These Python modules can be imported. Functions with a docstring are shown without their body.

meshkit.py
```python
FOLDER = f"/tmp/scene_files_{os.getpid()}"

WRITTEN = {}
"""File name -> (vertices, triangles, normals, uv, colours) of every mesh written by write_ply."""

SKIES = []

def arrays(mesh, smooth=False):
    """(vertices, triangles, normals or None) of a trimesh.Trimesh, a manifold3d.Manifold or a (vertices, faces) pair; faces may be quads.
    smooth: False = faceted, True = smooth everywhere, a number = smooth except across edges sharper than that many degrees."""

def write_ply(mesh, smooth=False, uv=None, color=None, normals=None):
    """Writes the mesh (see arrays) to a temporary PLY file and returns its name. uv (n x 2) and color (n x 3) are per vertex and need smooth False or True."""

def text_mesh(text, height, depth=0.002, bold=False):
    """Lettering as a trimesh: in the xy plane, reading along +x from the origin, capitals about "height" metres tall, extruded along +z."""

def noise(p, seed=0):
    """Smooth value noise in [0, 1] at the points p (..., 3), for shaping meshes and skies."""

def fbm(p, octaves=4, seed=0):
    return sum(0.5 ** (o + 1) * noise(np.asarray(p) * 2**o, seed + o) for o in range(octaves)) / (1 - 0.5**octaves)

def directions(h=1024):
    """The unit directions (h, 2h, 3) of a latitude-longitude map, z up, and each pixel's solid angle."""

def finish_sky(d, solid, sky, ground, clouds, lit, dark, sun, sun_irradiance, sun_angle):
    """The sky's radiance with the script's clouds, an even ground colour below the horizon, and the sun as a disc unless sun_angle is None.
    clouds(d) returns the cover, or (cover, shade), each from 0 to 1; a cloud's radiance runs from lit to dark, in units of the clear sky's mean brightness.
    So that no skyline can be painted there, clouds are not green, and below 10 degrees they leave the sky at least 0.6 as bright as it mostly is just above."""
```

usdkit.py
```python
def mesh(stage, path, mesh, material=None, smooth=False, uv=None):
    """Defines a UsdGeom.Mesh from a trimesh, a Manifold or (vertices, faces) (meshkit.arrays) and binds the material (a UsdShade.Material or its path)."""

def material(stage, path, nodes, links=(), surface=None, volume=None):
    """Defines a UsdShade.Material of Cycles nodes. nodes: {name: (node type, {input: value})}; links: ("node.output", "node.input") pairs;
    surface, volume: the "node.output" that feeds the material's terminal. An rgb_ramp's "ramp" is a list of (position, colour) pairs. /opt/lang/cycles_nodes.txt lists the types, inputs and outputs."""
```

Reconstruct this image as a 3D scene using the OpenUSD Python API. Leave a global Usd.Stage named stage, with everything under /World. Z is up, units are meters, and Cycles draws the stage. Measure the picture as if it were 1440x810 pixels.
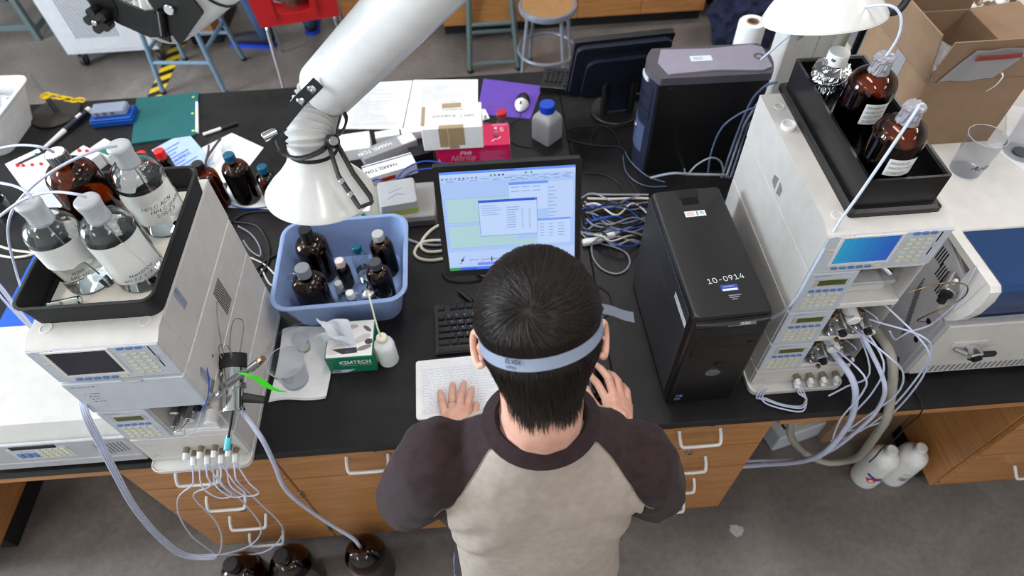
import math, random, numpy as np, trimesh, manifold3d as m3, shapely.geometry as sg
import meshkit, usdkit
from meshkit import fbm, noise
from pxr import Usd, UsdGeom, UsdLux, UsdShade, Gf, Sdf, Vt
random.seed(7); RNG = np.random.default_rng(7)
PI = math.pi
stage = Usd.Stage.CreateInMemory()
UsdGeom.SetStageUpAxis(stage, 'Z'); UsdGeom.SetStageMetersPerUnit(stage, 1.0)
world = UsdGeom.Xform.Define(stage, '/World'); stage.SetDefaultPrim(world.GetPrim())
UsdGeom.Scope.Define(stage, '/World/Looks')

# ------------------------------------------------------------------ camera, light, exposure
CAM = np.array([0.0, 0.0, 2.51])                      # on a ladder over the operator's shoulder
RIGHT = np.array([0.99731401, -0.06717772, -0.0291876]); DOWN = np.array([-0.07096585, -0.78762455, -0.61205508]); FWD = np.array([0.0181276, 0.61248243, -0.79027632])
cam = UsdGeom.Camera.Define(stage, '/World/camera')
cam.CreateHorizontalApertureAttr(36.0); cam.CreateFocalLengthAttr(36.0 * 893.5 / 1440)
cam.CreateFStopAttr(3.5); cam.CreateFocusDistanceAttr(1.28); cam.CreateClippingRangeAttr(Gf.Vec2f(0.05, 100))
cam.AddTransformOp().Set(Gf.Matrix4d(*RIGHT, 0, *(-DOWN), 0, *(-FWD), 0, *CAM, 1))
cam.CreateExposureAttr(-0.2)

def lamp_rect(name, pos, look, w, h, inten, col):
    l = UsdLux.RectLight.Define(stage, '/World/' + name)
    l.CreateWidthAttr(w); l.CreateHeightAttr(h); l.CreateIntensityAttr(inten); l.CreateColorAttr(Gf.Vec3f(*col))
    z = -np.array(look, float); z /= np.linalg.norm(z)                      # the light shines along -z
    x = np.cross([0, 1, 0] if abs(z[1]) < .9 else [0, 0, 1], z); x /= np.linalg.norm(x); y = np.cross(z, x)
    l.AddTransformOp().Set(Gf.Matrix4d(*x, 0, *y, 0, *z, 0, *pos, 1))
dome = UsdLux.DomeLight.Define(stage, '/World/room_ambience')
dome.CreateIntensityAttr(0.6); dome.CreateColorAttr(Gf.Vec3f(0.93, 0.95, 1.0))
for i, (x, y) in enumerate([(x, y) for y in (-1.0, 1.3, 3.6) for x in (-2.6, 0.35, 2.8)]):
    lamp_rect('ceiling_lamp_%d' % i, (x, y, 3.7), (0, 0, -1), 0.35, 1.2, 20.0, (1.0, 0.955, 0.925))
lamp_rect('window_daylight', (-6.12, 1.2, 2.15), (1, 0, -0.0), 3.4, 2.2, 41.0, (0.80, 0.90, 1.0))

# ------------------------------------------------------------------ materials
LOOKS = {}
def lin(c):                                             # sRGB 0..1 -> linear
    return tuple(x / 12.92 if x <= .04045 else ((x + .055) / 1.055) ** 2.4 for x in c)
def mat(name, col, rough=.5, metal=0., var=.06, scale=25., bump=0., bscale=300., **kw):
    if name in LOOKS: return LOOKS[name]
    c = lin(col)
    n = {'t': ('texture_coordinate', {}), 'n': ('noise_texture', {'scale': scale, 'detail': 4.0}),
         'r': ('rgb_ramp', {'ramp': [(0.25, tuple(x * (1 - var) for x in c)), (0.75, tuple(min(1, x * (1 + var)) for x in c))]}),
         'p': ('principled_bsdf', dict(roughness=rough, metallic=metal, **kw))}
    l = [('t.object', 'n.vector'), ('n.fac', 'r.fac'), ('r.color', 'p.base_color')]
    if bump:
        n['bn'] = ('noise_texture', {'scale': bscale, 'detail': 3.0}); n['b'] = ('bump', {'strength': bump, 'distance': .002})
        l += [('t.object', 'bn.vector'), ('bn.fac', 'b.height'), ('b.normal', 'p.normal')]
    LOOKS[name] = usdkit.material(stage, '/World/Looks/' + name, n, l, surface='p.BSDF')
    return LOOKS[name]
def raw(name, nodes, links, surface):
    LOOKS[name] = usdkit.material(stage, '/World/Looks/' + name, nodes, links, surface=surface); return LOOKS[name]
def glassy(name, col, rough=.02, ior=1.45):
    return mat(name, col, rough, var=.02, transmission_weight=1.0, ior=ior)
def thin(name, col, rough=.05, ior=1.45, tint=.96):     # thin clear plastic or glass wall: passes light, mirrors at grazing angles
    c = lin(col)
    return raw(name, {'f': ('fresnel', {'IOR': ior}), 't': ('transparent_bsdf', {'color': tuple(x * tint for x in c)}), 'g': ('glossy_bsdf', {'roughness': rough, 'color': (.95, .97, 1)}), 'm': ('mix_closure', {}), 'q': ('geometry', {}), 'k': ('math', {'math_type': 'subtract', 'value1': 1.0}), 'w': ('math', {'math_type': 'multiply'})},
               [('q.backfacing', 'k.value2'), ('f.fac', 'w.value1'), ('k.value', 'w.value2'), ('w.value', 'm.fac'), ('t.BSDF', 'm.closure1'), ('g.BSDF', 'm.closure2')], 'm.closure')
raw('print_ink', {'a': ('attribute', {'attribute': 'Col'}), 'p': ('principled_bsdf', {'roughness': .45})}, [('a.color', 'p.base_color')], 'p.BSDF')
raw('screen_glow', {'a': ('attribute', {'attribute': 'Col'}), 'p': ('principled_bsdf', {'roughness': .3, 'emission_strength': 1.1, 'base_color': (.02, .02, .02)})}, [('a.color', 'p.emission_color')], 'p.BSDF')
def streaks(name, c1, c2, sx, sy, sz, rough=.4, dist=1.5, bump=.05):
    return raw(name, {'t': ('texture_coordinate', {}), 'm': ('mapping', {'scale': (sx, sy, sz)}), 'n': ('noise_texture', {'scale': 1.0, 'detail': 6.0, 'distortion': dist}),
                      'r': ('rgb_ramp', {'ramp': [(.3, lin(c1)), (.7, lin(c2))]}), 'b': ('bump', {'strength': bump, 'distance': .002}), 'p': ('principled_bsdf', {'roughness': rough})},
               [('t.object', 'm.vector'), ('m.vector', 'n.vector'), ('n.fac', 'r.fac'), ('r.color', 'p.base_color'), ('n.fac', 'b.height'), ('b.normal', 'p.normal')], 'p.BSDF')
streaks('oak', (.63, .42, .235), (.75, .53, .315), 3, 3, 45, .38)
streaks('oak_flat', (.63, .42, .235), (.75, .53, .315), 3, 45, 45, .38)
streaks('oak_dark', (.50, .29, .13), (.62, .38, .18), 3, 3, 40, .4)
raw('concrete', {'t': ('texture_coordinate', {}), 'n': ('noise_texture', {'scale': 1.3, 'detail': 9.0, 'roughness': .62, 'distortion': .6}), 'r': ('rgb_ramp', {'ramp': [(.28, lin((.345, .318, .305))), (.5, lin((.46, .43, .413))), (.74, lin((.585, .55, .525)))]}),
                 'n2': ('noise_texture', {'scale': 38.0, 'detail': 6.0, 'roughness': .7}), 'r2': ('rgb_ramp', {'ramp': [(.35, (.78, .78, .78)), (.62, (1, 1, 1))]}), 'mx': ('mix', {'mix_type': 'multiply', 'fac': 1.0}),
                 'rr': ('rgb_ramp', {'ramp': [(.3, (.38, .38, .38)), (.7, (.62, .62, .62))]}), 'b': ('bump', {'strength': .12, 'distance': .003}), 'p': ('principled_bsdf', {})},
    [('t.object', 'n.vector'), ('t.object', 'n2.vector'), ('n.fac', 'r.fac'), ('n2.fac', 'r2.fac'), ('r.color', 'mx.color1'), ('r2.color', 'mx.color2'), ('mx.color', 'p.base_color'), ('n.fac', 'rr.fac'), ('rr.color', 'p.roughness'), ('n2.fac', 'b.height'), ('b.normal', 'p.normal')], 'p.BSDF')
raw('bench_black', {'t': ('texture_coordinate', {}), 'n': ('noise_texture', {'scale': 5.0, 'detail': 8.0, 'roughness': .65}), 'r': ('rgb_ramp', {'ramp': [(.3, lin((.075, .069, .075))), (.7, lin((.13, .12, .127)))]}),
                    'n2': ('noise_texture', {'scale': 60.0, 'detail': 4.0}), 'rr': ('rgb_ramp', {'ramp': [(.35, (.30, .30, .30)), (.7, (.5, .5, .5))]}), 'b': ('bump', {'strength': .06, 'distance': .002}), 'p': ('principled_bsdf', {'specular_ior_level': .28})},
    [('t.object', 'n.vector'), ('t.object', 'n2.vector'), ('n.fac', 'r.fac'), ('r.color', 'p.base_color'), ('n.fac', 'rr.fac'), ('rr.color', 'p.roughness'), ('n2.fac', 'b.height'), ('b.normal', 'p.normal')], 'p.BSDF')
mat('instrument_beige', (.80, .785, .77), .45, bump=.05, bscale=900.)
mat('instrument_white', (.86, .85, .835), .42, bump=.04, bscale=900.)
mat('instrument_grey', (.70, .70, .72), .42, bump=.04, bscale=900.)
mat('panel_blue_grey', (.76, .78, .82), .42, bump=.03, bscale=900.)
mat('recess_grey', (.45, .45, .47), .5)
mat('key_beige', (.83, .81, .70), .45)
mat('key_blue', (.38, .50, .72), .4)
mat('black_plastic', (.075, .075, .085), .38, bump=.06, bscale=1200.)
mat('black_satin', (.06, .06, .065), .3, bump=.03, bscale=1500.)
mat('black_gloss', (.03, .03, .035), .12)
mat('pc_side', (.21, .205, .22), .42, bump=.03, bscale=1500.)
mat('black_rubber', (.085, .085, .09), .65)
mat('dark_metal', (.10, .10, .11), .32, .6)
mat('white_paper', (.93, .93, .93), .7)
mat('white_plastic', (.91, .91, .91), .35)
mat('white_enamel', (.86, .86, .86), .25)
mat('hood_white', (.87, .87, .865), .22, bump=.02, bscale=120.)
mat('milky_plastic', (.90, .91, .91), .35, subsurface_weight=.3, subsurface_scale=.01)
mat('chrome', (.82, .82, .83), .13, 1.0)
mat('steel', (.66, .66, .67), .28, 1.0)
mat('brass', (.60, .50, .38), .3, 1.0)
mat('cardboard', (.56, .45, .355), .8, var=.08, bump=.06, bscale=400.)
mat('cardboard_in', (.50, .40, .31), .85, var=.08)
mat('red_plastic', (.74, .11, .13), .35)
mat('blue_cap', (.02, .25, .72), .35)
mat('teal_cap', (.02, .33, .44), .35)
mat('red_cap', (.86, .12, .14), .38)
mat('tub_blue', (.53, .62, .80), .38, bump=.02)
mat('foil', (.88, .88, .89), .16, 1.0, bump=.5, bscale=120.)
mat('yellow', (.93, .78, .05), .4)
mat('tube_clear', (.80, .84, .93), .25, alpha=.93)
mat('tube_white', (.84, .86, .95), .25, transmission_weight=.25)
mat('tube_smoke', (.62, .60, .56), .3)
mat('cable_grey', (.52, .53, .57), .4)
mat('cable_blue', (.10, .30, .70), .4)
mat('cable_black', (.035, .035, .04), .5)
mat('cable_cream', (.84, .81, .74), .45)
mat('dark_slot', (.05, .05, .055), .6)
glassy('amber_glass', (.60, .36, .15)); glassy('clear_glass', (.97, .985, .985)); glassy('water', (.985, .99, .99), .0, 1.33)
mat('amber_liquid', (.045, .022, .014), .08); mat('amber_light', (.42, .17, .03), .12, transmission_weight=.35)
thin('thin_water', (.96, .97, .975), .0, 1.33); thin('clear_plastic', (.97, .975, .985), .08); thin('thin_glass', (.985, .99, .99), .02)
mat('frosted', (.91, .92, .94), .35, transmission_weight=.5)

# ------------------------------------------------------------------ mesh tools
def V(*a): return np.array(a, float)
_t = trimesh.convex.convex_hull(np.array([[sx * (.8 if k == 0 else 1), sy * (.8 if k == 1 else 1), sz * (.8 if k == 2 else 1)] for sx in (-1, 1) for sy in (-1, 1) for sz in (-1, 1) for k in range(3)]))
def _order():
    pts = np.array([[sx, sy, sz, k] for sx in (-1, 1) for sy in (-1, 1) for sz in (-1, 1) for k in range(3)])
    p = np.array([[a[i] * (1 if i == a[3] else .8) for i in range(3)] for a in pts])
    h = trimesh.convex.convex_hull(p); idx = [int(np.argmin(((p - v) ** 2).sum(1))) for v in h.vertices]
    return pts, np.array(idx)[h.faces]
CB, CF = _order()
def box(x0, x1, y0, y1, z0, z1, c=.002):
    lo, hi = V(min(x0, x1), min(y0, y1), min(z0, z1)), V(max(x0, x1), max(y0, y1), max(z0, z1))
    h = (hi - lo) / 2; c = min(c, h.min() * .6)
    v = np.array([[a[i] * (h[i] if i == a[3] else h[i] - c) for i in range(3)] for a in CB]) + (lo + hi) / 2
    return trimesh.Trimesh(v, CF, process=False)
def cat(*ms):
    l = []
    for m in ms: l += list(m) if isinstance(m, (list, tuple)) else [m]
    return trimesh.util.concatenate(l)
def rotm(axis, a): return trimesh.transformations.rotation_matrix(a, axis)
def xf(m, loc=(0, 0, 0), rx=0, ry=0, rz=0, s=1):
    m = m.copy(); M = trimesh.transformations.euler_matrix(rx, ry, rz); M[:3, :3] *= s; M[:3, 3] = loc; m.apply_transform(M); return m
def lathe(prof, n=28, closed=False):
    """prof: (r, z) pairs; from axis to axis (or a closed loop) makes a solid."""
    p = np.array(prof, float); k = len(p); a = np.arange(n) / n * 2 * PI
    v = np.stack([np.outer(np.cos(a), p[:, 0]), np.outer(np.sin(a), p[:, 0]), np.tile(p[:, 1], (n, 1))], -1).reshape(-1, 3); f = []
    for i in range(n):
        j = (i + 1) % n
        for q in range(k if closed else k - 1):
            r = (q + 1) % k; A, Bq, Cq, Dq = i * k + q, j * k + q, j * k + r, i * k + r
            if p[q, 0] > 1e-9: f.append((A, Bq, Cq) if p[r, 0] > 1e-9 else (A, Bq, Dq))
            if p[r, 0] > 1e-9 and p[q, 0] > 1e-9: f.append((A, Cq, Dq))
            elif p[r, 0] > 1e-9: f.append((A, Cq, Dq))
    m = trimesh.Trimesh(v, np.array(f), process=False); m.merge_vertices(); 
    if m.volume < 0: m.invert()
    return m
def cyl(r, z0, z1, n=24, c=.001, r2=None):
    r2 = r if r2 is None else r2; c = min(c, r * .5, r2 * .5, abs(z1 - z0) * .4)
    return lathe([(0, z0), (r - c, z0), (r, z0 + c), (r2, z1 - c), (r2 - c, z1), (0, z1)], n)
def along(m, p0, p1):
    """moves a mesh built on +z from the origin so that it runs from p0 towards p1"""
    d = np.array(p1, float) - p0; d /= np.linalg.norm(d); m = m.copy()
    M = trimesh.geometry.align_vectors([0, 0, 1], d); M[:3, 3] = p0; m.apply_transform(M); return m
def rod(p0, p1, r, n=12, r2=None, c=.0006): return along(cyl(r, 0, float(np.linalg.norm(V(*p1) - V(*p0))), n, c, r2), V(*p0), V(*p1))
def spline(pts, k=6, closed=False):
    p = np.array(pts, float); n = len(p); out = []
    for i in range(n if closed else n - 1):
        a, b, c, d = (p[(i + j) % n] for j in (-1, 0, 1, 2)) if closed else (p[max(i - 1, 0)], p[i], p[i + 1], p[min(i + 2, n - 1)])
        for t in np.arange(k) / k:
            out.append(.5 * (2 * b + (c - a) * t + (2 * a - 5 * b + 4 * c - d) * t ** 2 + (3 * b - a - 3 * c + d) * t ** 3))
    if not closed: out.append(p[-1])
    return np.array(out)
def tube(pts, r, n=8, k=6, closed=False, smooth=True):
    p = spline(pts, k, closed) if smooth else np.array(pts, float); m = len(p)
    r = np.interp(np.linspace(0, 1, m), np.linspace(0, 1, np.size(r)), np.atleast_1d(r))
    t = np.roll(p, -1, 0) - np.roll(p, 1, 0) if closed else np.gradient(p, axis=0); t /= np.maximum(np.linalg.norm(t, axis=1, keepdims=True), 1e-12)
    u = np.cross(t[0], [0, 0, 1.0]); u = np.cross(t[0], [1.0, 0, 0]) if np.linalg.norm(u) < .1 else u; us = []
    for i in range(m):
        u = u - t[i] * (u @ t[i]); u = u / np.linalg.norm(u); us.append(u)
    us = np.array(us); w = np.cross(t, us); a = np.arange(n) / n * 2 * PI
    v = (p[:, None] + r[:, None, None] * (np.cos(a)[None, :, None] * us[:, None] + np.sin(a)[None, :, None] * w[:, None])).reshape(-1, 3); f = []
    for i in range(m if closed else m - 1):
        for j in range(n):
            A, Bq, Cq, Dq = i * n + j, i * n + (j + 1) % n, ((i + 1) % m) * n + (j + 1) % n, ((i + 1) % m) * n + j
            f += [(A, Bq, Cq), (A, Cq, Dq)]
    if not closed:
        v = np.vstack([v, p[0], p[-1]]); e = len(v) - 2
        f += [(e, (j + 1) % n, j) for j in range(n)] + [(e + 1, (m - 1) * n + j, (m - 1) * n + (j + 1) % n) for j in range(n)]
    g = trimesh.Trimesh(v, np.array(f), process=False)
    if g.volume < 0: g.invert()
    return g
def ribbon(pts, side, w, th):
    """a flat strip w wide and th thick along pts; side: its width direction (one for all, or one per point)"""
    p = np.array(pts, float); s = np.broadcast_to(np.array(side, float), p.shape); s = s / np.linalg.norm(s, axis=1, keepdims=True)
    t = np.gradient(p, axis=0); nn = np.cross(t, s); nn /= np.linalg.norm(nn, axis=1, keepdims=True); ww = np.broadcast_to(np.array(w, float), (len(p),))[:, None]
    v = np.stack([p - s * ww / 2 - nn * th / 2, p + s * ww / 2 - nn * th / 2, p + s * ww / 2 + nn * th / 2, p - s * ww / 2 + nn * th / 2], 1).reshape(-1, 3); f = []
    for i in range(len(p) - 1):
        for j in range(4):
            A, Bq, Cq, Dq = i * 4 + j, i * 4 + (j + 1) % 4, i * 4 + 4 + (j + 1) % 4, i * 4 + 4 + j
            f += [(A, Bq, Cq), (A, Cq, Dq)]
    e = (len(p) - 1) * 4; f += [(0, 2, 1), (0, 3, 2), (e, e + 1, e + 2), (e, e + 2, e + 3)]
    g = trimesh.Trimesh(v, np.array(f), process=False)
    if g.volume < 0: g.invert()
    return g
def rrect(x0, x1, y0, y1, r, n=6): return sg.box(x0 + r, y0 + r, x1 - r, y1 - r).buffer(r, quad_segs=n)
def ring_loft(polys_z, n_pts=None, caps=(True, True)):
    """polys_z: [(k x 2 array, z)] with equal k, counter-clockwise: lofted and capped"""
    k = len(polys_z[0][0]); v = np.vstack([np.column_stack([p, np.full(k, z) if np.ndim(z) == 0 else z]) for p, z in polys_z]); f = []
    for i in range(len(polys_z) - 1):
        for j in range(k):
            A, Bq, Cq, Dq = i * k + j, i * k + (j + 1) % k, (i + 1) * k + (j + 1) % k, (i + 1) * k + j
            f += [(A, Bq, Cq), (A, Cq, Dq)]
    for cap, base, fl in ((caps[0], 0, True), (caps[1], (len(polys_z) - 1) * k, False)):
        if cap:
            c = len(v); v = np.vstack([v, v[base:base + k].mean(0)])
            f += [(c, base + (j + 1) % k, base + j) if fl else (c, base + j, base + (j + 1) % k) for j in range(k)]
    return trimesh.Trimesh(v, np.array(f), process=False)
def rr_pts(hx, hy, r, n=5, cx=0, cy=0):
    out = []
    for sx, sy, a0 in ((1, 1, 0), (-1, 1, PI / 2), (-1, -1, PI), (1, -1, 1.5 * PI)):
        for i in range(n + 1):
            a = a0 + i / n * PI / 2; out.append((cx + sx * (hx - r) + r * math.cos(a), cy + sy * (hy - r) + r * math.sin(a)))
    return np.array(out)
def basin(hx, hy, r, h, wall, flare=0., rim=0., floor_t=None, n=5):
    """an open tray: rounded rectangle, walls leaning out by flare, with a rolled rim"""
    ft = floor_t or wall; L = []
    b, t = rr_pts(hx - flare, hy - flare, r, n), rr_pts(hx, hy, r, n)
    L = [(b, 0), (t, h - rim * .6)]
    if rim: L += [(rr_pts(hx + rim, hy + rim, r + rim, n), h - rim * .6), (rr_pts(hx + rim, hy + rim, r + rim, n), h - rim * .15), (rr_pts(hx + rim * .6, hy + rim * .6, r + rim * .6, n), h)]
    L += [(rr_pts(hx - wall * .6, hy - wall * .6, max(r - wall * .6, .001), n), h), (rr_pts(hx - wall, hy - wall, max(r - wall, .001), n), h - wall * .4), (rr_pts(hx - flare - wall, hy - flare - wall, max(r - wall, .001), n), ft)]
    return ring_loft(L)
def profile_x(pts, x0, x1):
    """a (y, z) outline extruded along x"""
    m = trimesh.creation.extrude_polygon(sg.Polygon(pts), abs(x1 - x0)); v = m.vertices.copy()
    return trimesh.Trimesh(np.column_stack([v[:, 2] + min(x0, x1), v[:, 0], v[:, 1]]), m.faces, process=False)
def profile_y(pts, y0, y1):
    m = trimesh.creation.extrude_polygon(sg.Polygon(pts), abs(y1 - y0)); v = m.vertices.copy()
    g = trimesh.Trimesh(np.column_stack([v[:, 0], max(y0, y1) - v[:, 2], v[:, 1]]), m.faces, process=False); return g
def slab(poly, z0, z1, c=0):
    p = poly if hasattr(poly, 'exterior') else sg.Polygon(poly)
    m = trimesh.creation.extrude_polygon(p, z1 - z0); m.apply_translation((0, 0, z0)); return m
def plate(o, u, v, outline, th):
    """an outline in the plane of u and v at o, th thick towards u x v"""
    p = outline if hasattr(outline, 'exterior') else sg.Polygon(outline)
    u, v = V(*u), V(*v); u /= np.linalg.norm(u); v = v - u * (u @ v); v /= np.linalg.norm(v); n = np.cross(u, v)
    m = trimesh.creation.extrude_polygon(p, th); return trimesh.Trimesh(V(*o) + m.vertices[:, :1] * u + m.vertices[:, 1:2] * v + m.vertices[:, 2:] * n, m.faces, process=False)
def pbox(o, u, v, a0, a1, b0, b1, th, c=.0008, sink=.0005):
    """a small chamfered block on the plane of u and v at o, standing th proud of it"""
    u, v = V(*u), V(*v); u /= np.linalg.norm(u); v = v - u * (u @ v); v /= np.linalg.norm(v); n = np.cross(u, v); m = box(a0, a1, b0, b1, -sink, th, c)
    return trimesh.Trimesh(V(*o) + m.vertices[:, :1] * u + m.vertices[:, 1:2] * v + m.vertices[:, 2:] * n, m.faces, process=False)
def mcyl(p): return m3.Manifold.hull_points(p)
def ball(c, r, n=10): 
    return m3.Manifold.sphere(r, n * 2).translate(tuple(map(float, c)))
def to_tri(M): 
    m = M.to_mesh(); return trimesh.Trimesh(np.array(m.vert_properties[:, :3]), np.array(m.tri_verts), process=False)
def to_man(t):
    t = t.copy(); t.merge_vertices(); return m3.Manifold(m3.Mesh(np.asarray(t.vertices, np.float32), np.asarray(t.faces, np.uint32)))

# ------------------------------------------------------------------ flat coloured print
_TX = {}
def text2d(s, h, bold=False):
    k = (s, bold)
    if k not in _TX:
        m = meshkit.text_mesh(s, 1.0, .02, bold); up = m.face_normals[:, 2] > .5; _TX[k] = m.vertices[m.faces[up]][:, :, :2]
    return _TX[k] * h
class Ink:
    def __init__(self): self.t, self.c, self.l = [], [], []
    def tris(self, t, col, layer):
        t = np.asarray(t, float); self.t.append(t); self.c += [lin(col)] * len(t); self.l += [layer] * len(t); return self
    def rect(self, x0, y0, x1, y1, col, layer=0): return self.tris([[(x0, y0), (x1, y0), (x1, y1)], [(x0, y0), (x1, y1), (x0, y1)]], col, layer)
    def quad(self, a, b, c, d, col, layer=0): return self.tris([[a, b, c], [a, c, d]], col, layer)
    def disc(self, x, y, r, col, layer=0, n=14, ry=None):
        a = np.linspace(0, 2 * PI, n + 1); q = np.column_stack([x + r * np.cos(a), y + (ry or r) * np.sin(a)]); return self.tris([[(x, y), q[i], q[i + 1]] for i in range(n)], col, layer)
    def text(self, s, x, y, h, col, layer=1, rot=0., slant=0., bold=False, center=False, sx=1.0):
        if not s.strip(): return self
        x += (len(s) - len(s.lstrip())) * h * .38 * math.cos(rot); t = text2d(s.strip(), h, bold).copy(); t[..., 0] = t[..., 0] * sx + slant * t[..., 1]
        if center: t[..., 0] -= t[..., 0].max() / 2
        c, s_ = math.cos(rot), math.sin(rot); return self.tris(np.stack([t[..., 0] * c - t[..., 1] * s_ + x, t[..., 0] * s_ + t[..., 1] * c + y], -1), col, layer)
    def line(self, pts, w, col, layer=1):
        p = np.array(pts, float)
        for a, b in zip(p[:-1], p[1:]):
            d = b - a; d = np.array([-d[1], d[0]]) / max(np.linalg.norm(d), 1e-9) * w / 2; self.quad(a - d, b - d, b + d, a + d, col, layer)
        return self
    def put(self, o, u, v, lift=.0003, curve=None):
        """the print's mesh on the plane of u and v at o (or, with curve, bent over the function (a, b) -> point)"""
        t, lv, cc = np.concatenate(self.t), np.array(self.l, float), np.array(self.c)
        if curve is not None:                             # short pieces, so that the print follows the curve
            for _ in range(5):
                big = (np.ptp(t[..., 0], axis=1) > .007)
                if not big.any(): break
                b = t[big]; m = (b + b[:, [1, 2, 0]]) / 2; q = np.concatenate([np.stack([b[:, 0], m[:, 0], m[:, 2]], 1), np.stack([m[:, 0], b[:, 1], m[:, 1]], 1), np.stack([m[:, 2], m[:, 1], b[:, 2]], 1), m])
                t, lv, cc = np.concatenate([t[~big], q]), np.r_[lv[~big], np.tile(lv[big], 4)], np.concatenate([cc[~big], np.tile(cc[big], (4, 1))])
        l = lv[:, None, None] * .00012 + lift
        u, v = V(*u), V(*v); u = u / np.linalg.norm(u); v = v - u * (u @ v); v = v / np.linalg.norm(v); n = np.cross(u, v)
        p = V(*o) + t[..., :1] * u + t[..., 1:] * v + l * n if curve is None else curve(t[..., 0], t[..., 1], l[..., 0])
        m = trimesh.Trimesh(p.reshape(-1, 3), np.arange(len(t) * 3).reshape(-1, 3), process=False); m.metadata['col'] = np.repeat(cc, 3, 0); return m
def around(cx, cy, R, a0, z0=0):                      # wraps a print round an upright cylinder, centred at angle a0
    def f(a, b, l):
        th = a0 + a / R; return np.stack([cx + (R + l) * np.cos(th), cy + (R + l) * np.sin(th), z0 + b], -1)
    return f

# ------------------------------------------------------------------ the scene's objects
USED = {}
def unique(parent, name):
    k = (parent, name); n = USED.get(k, 0); USED[k] = n + 1
    return f'{parent}/{name}' + (f'_{n:03d}' if n else '')
def define(path, mesh, material, smooth=30):
    material = LOOKS[material] if isinstance(material, str) else material
    col = mesh.metadata.get('col') if isinstance(mesh, trimesh.Trimesh) else None
    g = usdkit.mesh(stage, path, mesh, material, smooth=False if col is not None else smooth)
    if col is not None: UsdGeom.PrimvarsAPI(g).CreatePrimvar('Col', Sdf.ValueTypeNames.Color3fArray, 'vertex').Set(Vt.Vec3fArray.FromNumpy(np.asarray(col, np.float32)))
    return g.GetPrim()
def note(prim, **kw):
    for k, v in kw.items():
        if v: prim.SetCustomDataByKey(k, v)
class Thing:
    """an Xform at the thing's base; its parts are meshes in its own coordinates"""
    def __init__(s, name, label, category, loc=(0, 0, 0), rz=0., group=None, kind=None):
        s.path = unique('/World', name); x = UsdGeom.Xform.Define(stage, s.path); x.AddTranslateOp().Set(Gf.Vec3d(*map(float, loc)))
        if rz: x.AddRotateZOp().Set(math.degrees(rz))
        s.prim = x.GetPrim(); note(s.prim, label=label, category=category, group=group, kind=kind); s.loc = V(*loc)
    def p(s, name, mesh, material, under=None, smooth=30, label=None, kind=None):
        path = unique(under or s.path, name); pr = define(path, mesh, material, smooth); note(pr, label=label, kind=kind); return path
def solo(name, label, category, mesh, material, loc=(0, 0, 0), group=None, kind=None, smooth=30, rz=0.):
    path = unique('/World', name); pr = define(path, mesh, material, smooth); x = UsdGeom.Xformable(pr); x.AddTranslateOp().Set(Gf.Vec3d(*map(float, loc)))
    if rz: x.AddRotateZOp().Set(math.degrees(rz))
    note(pr, label=label, category=category, group=group, kind=kind); return path
def structure(name, mesh, material, under=None, smooth=30):
    path = unique(under or '/World', name); pr = define(path, mesh, material, smooth)
    if not under: note(pr, kind='structure')
    return path
B = 0.91                                               # height of the bench top
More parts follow.
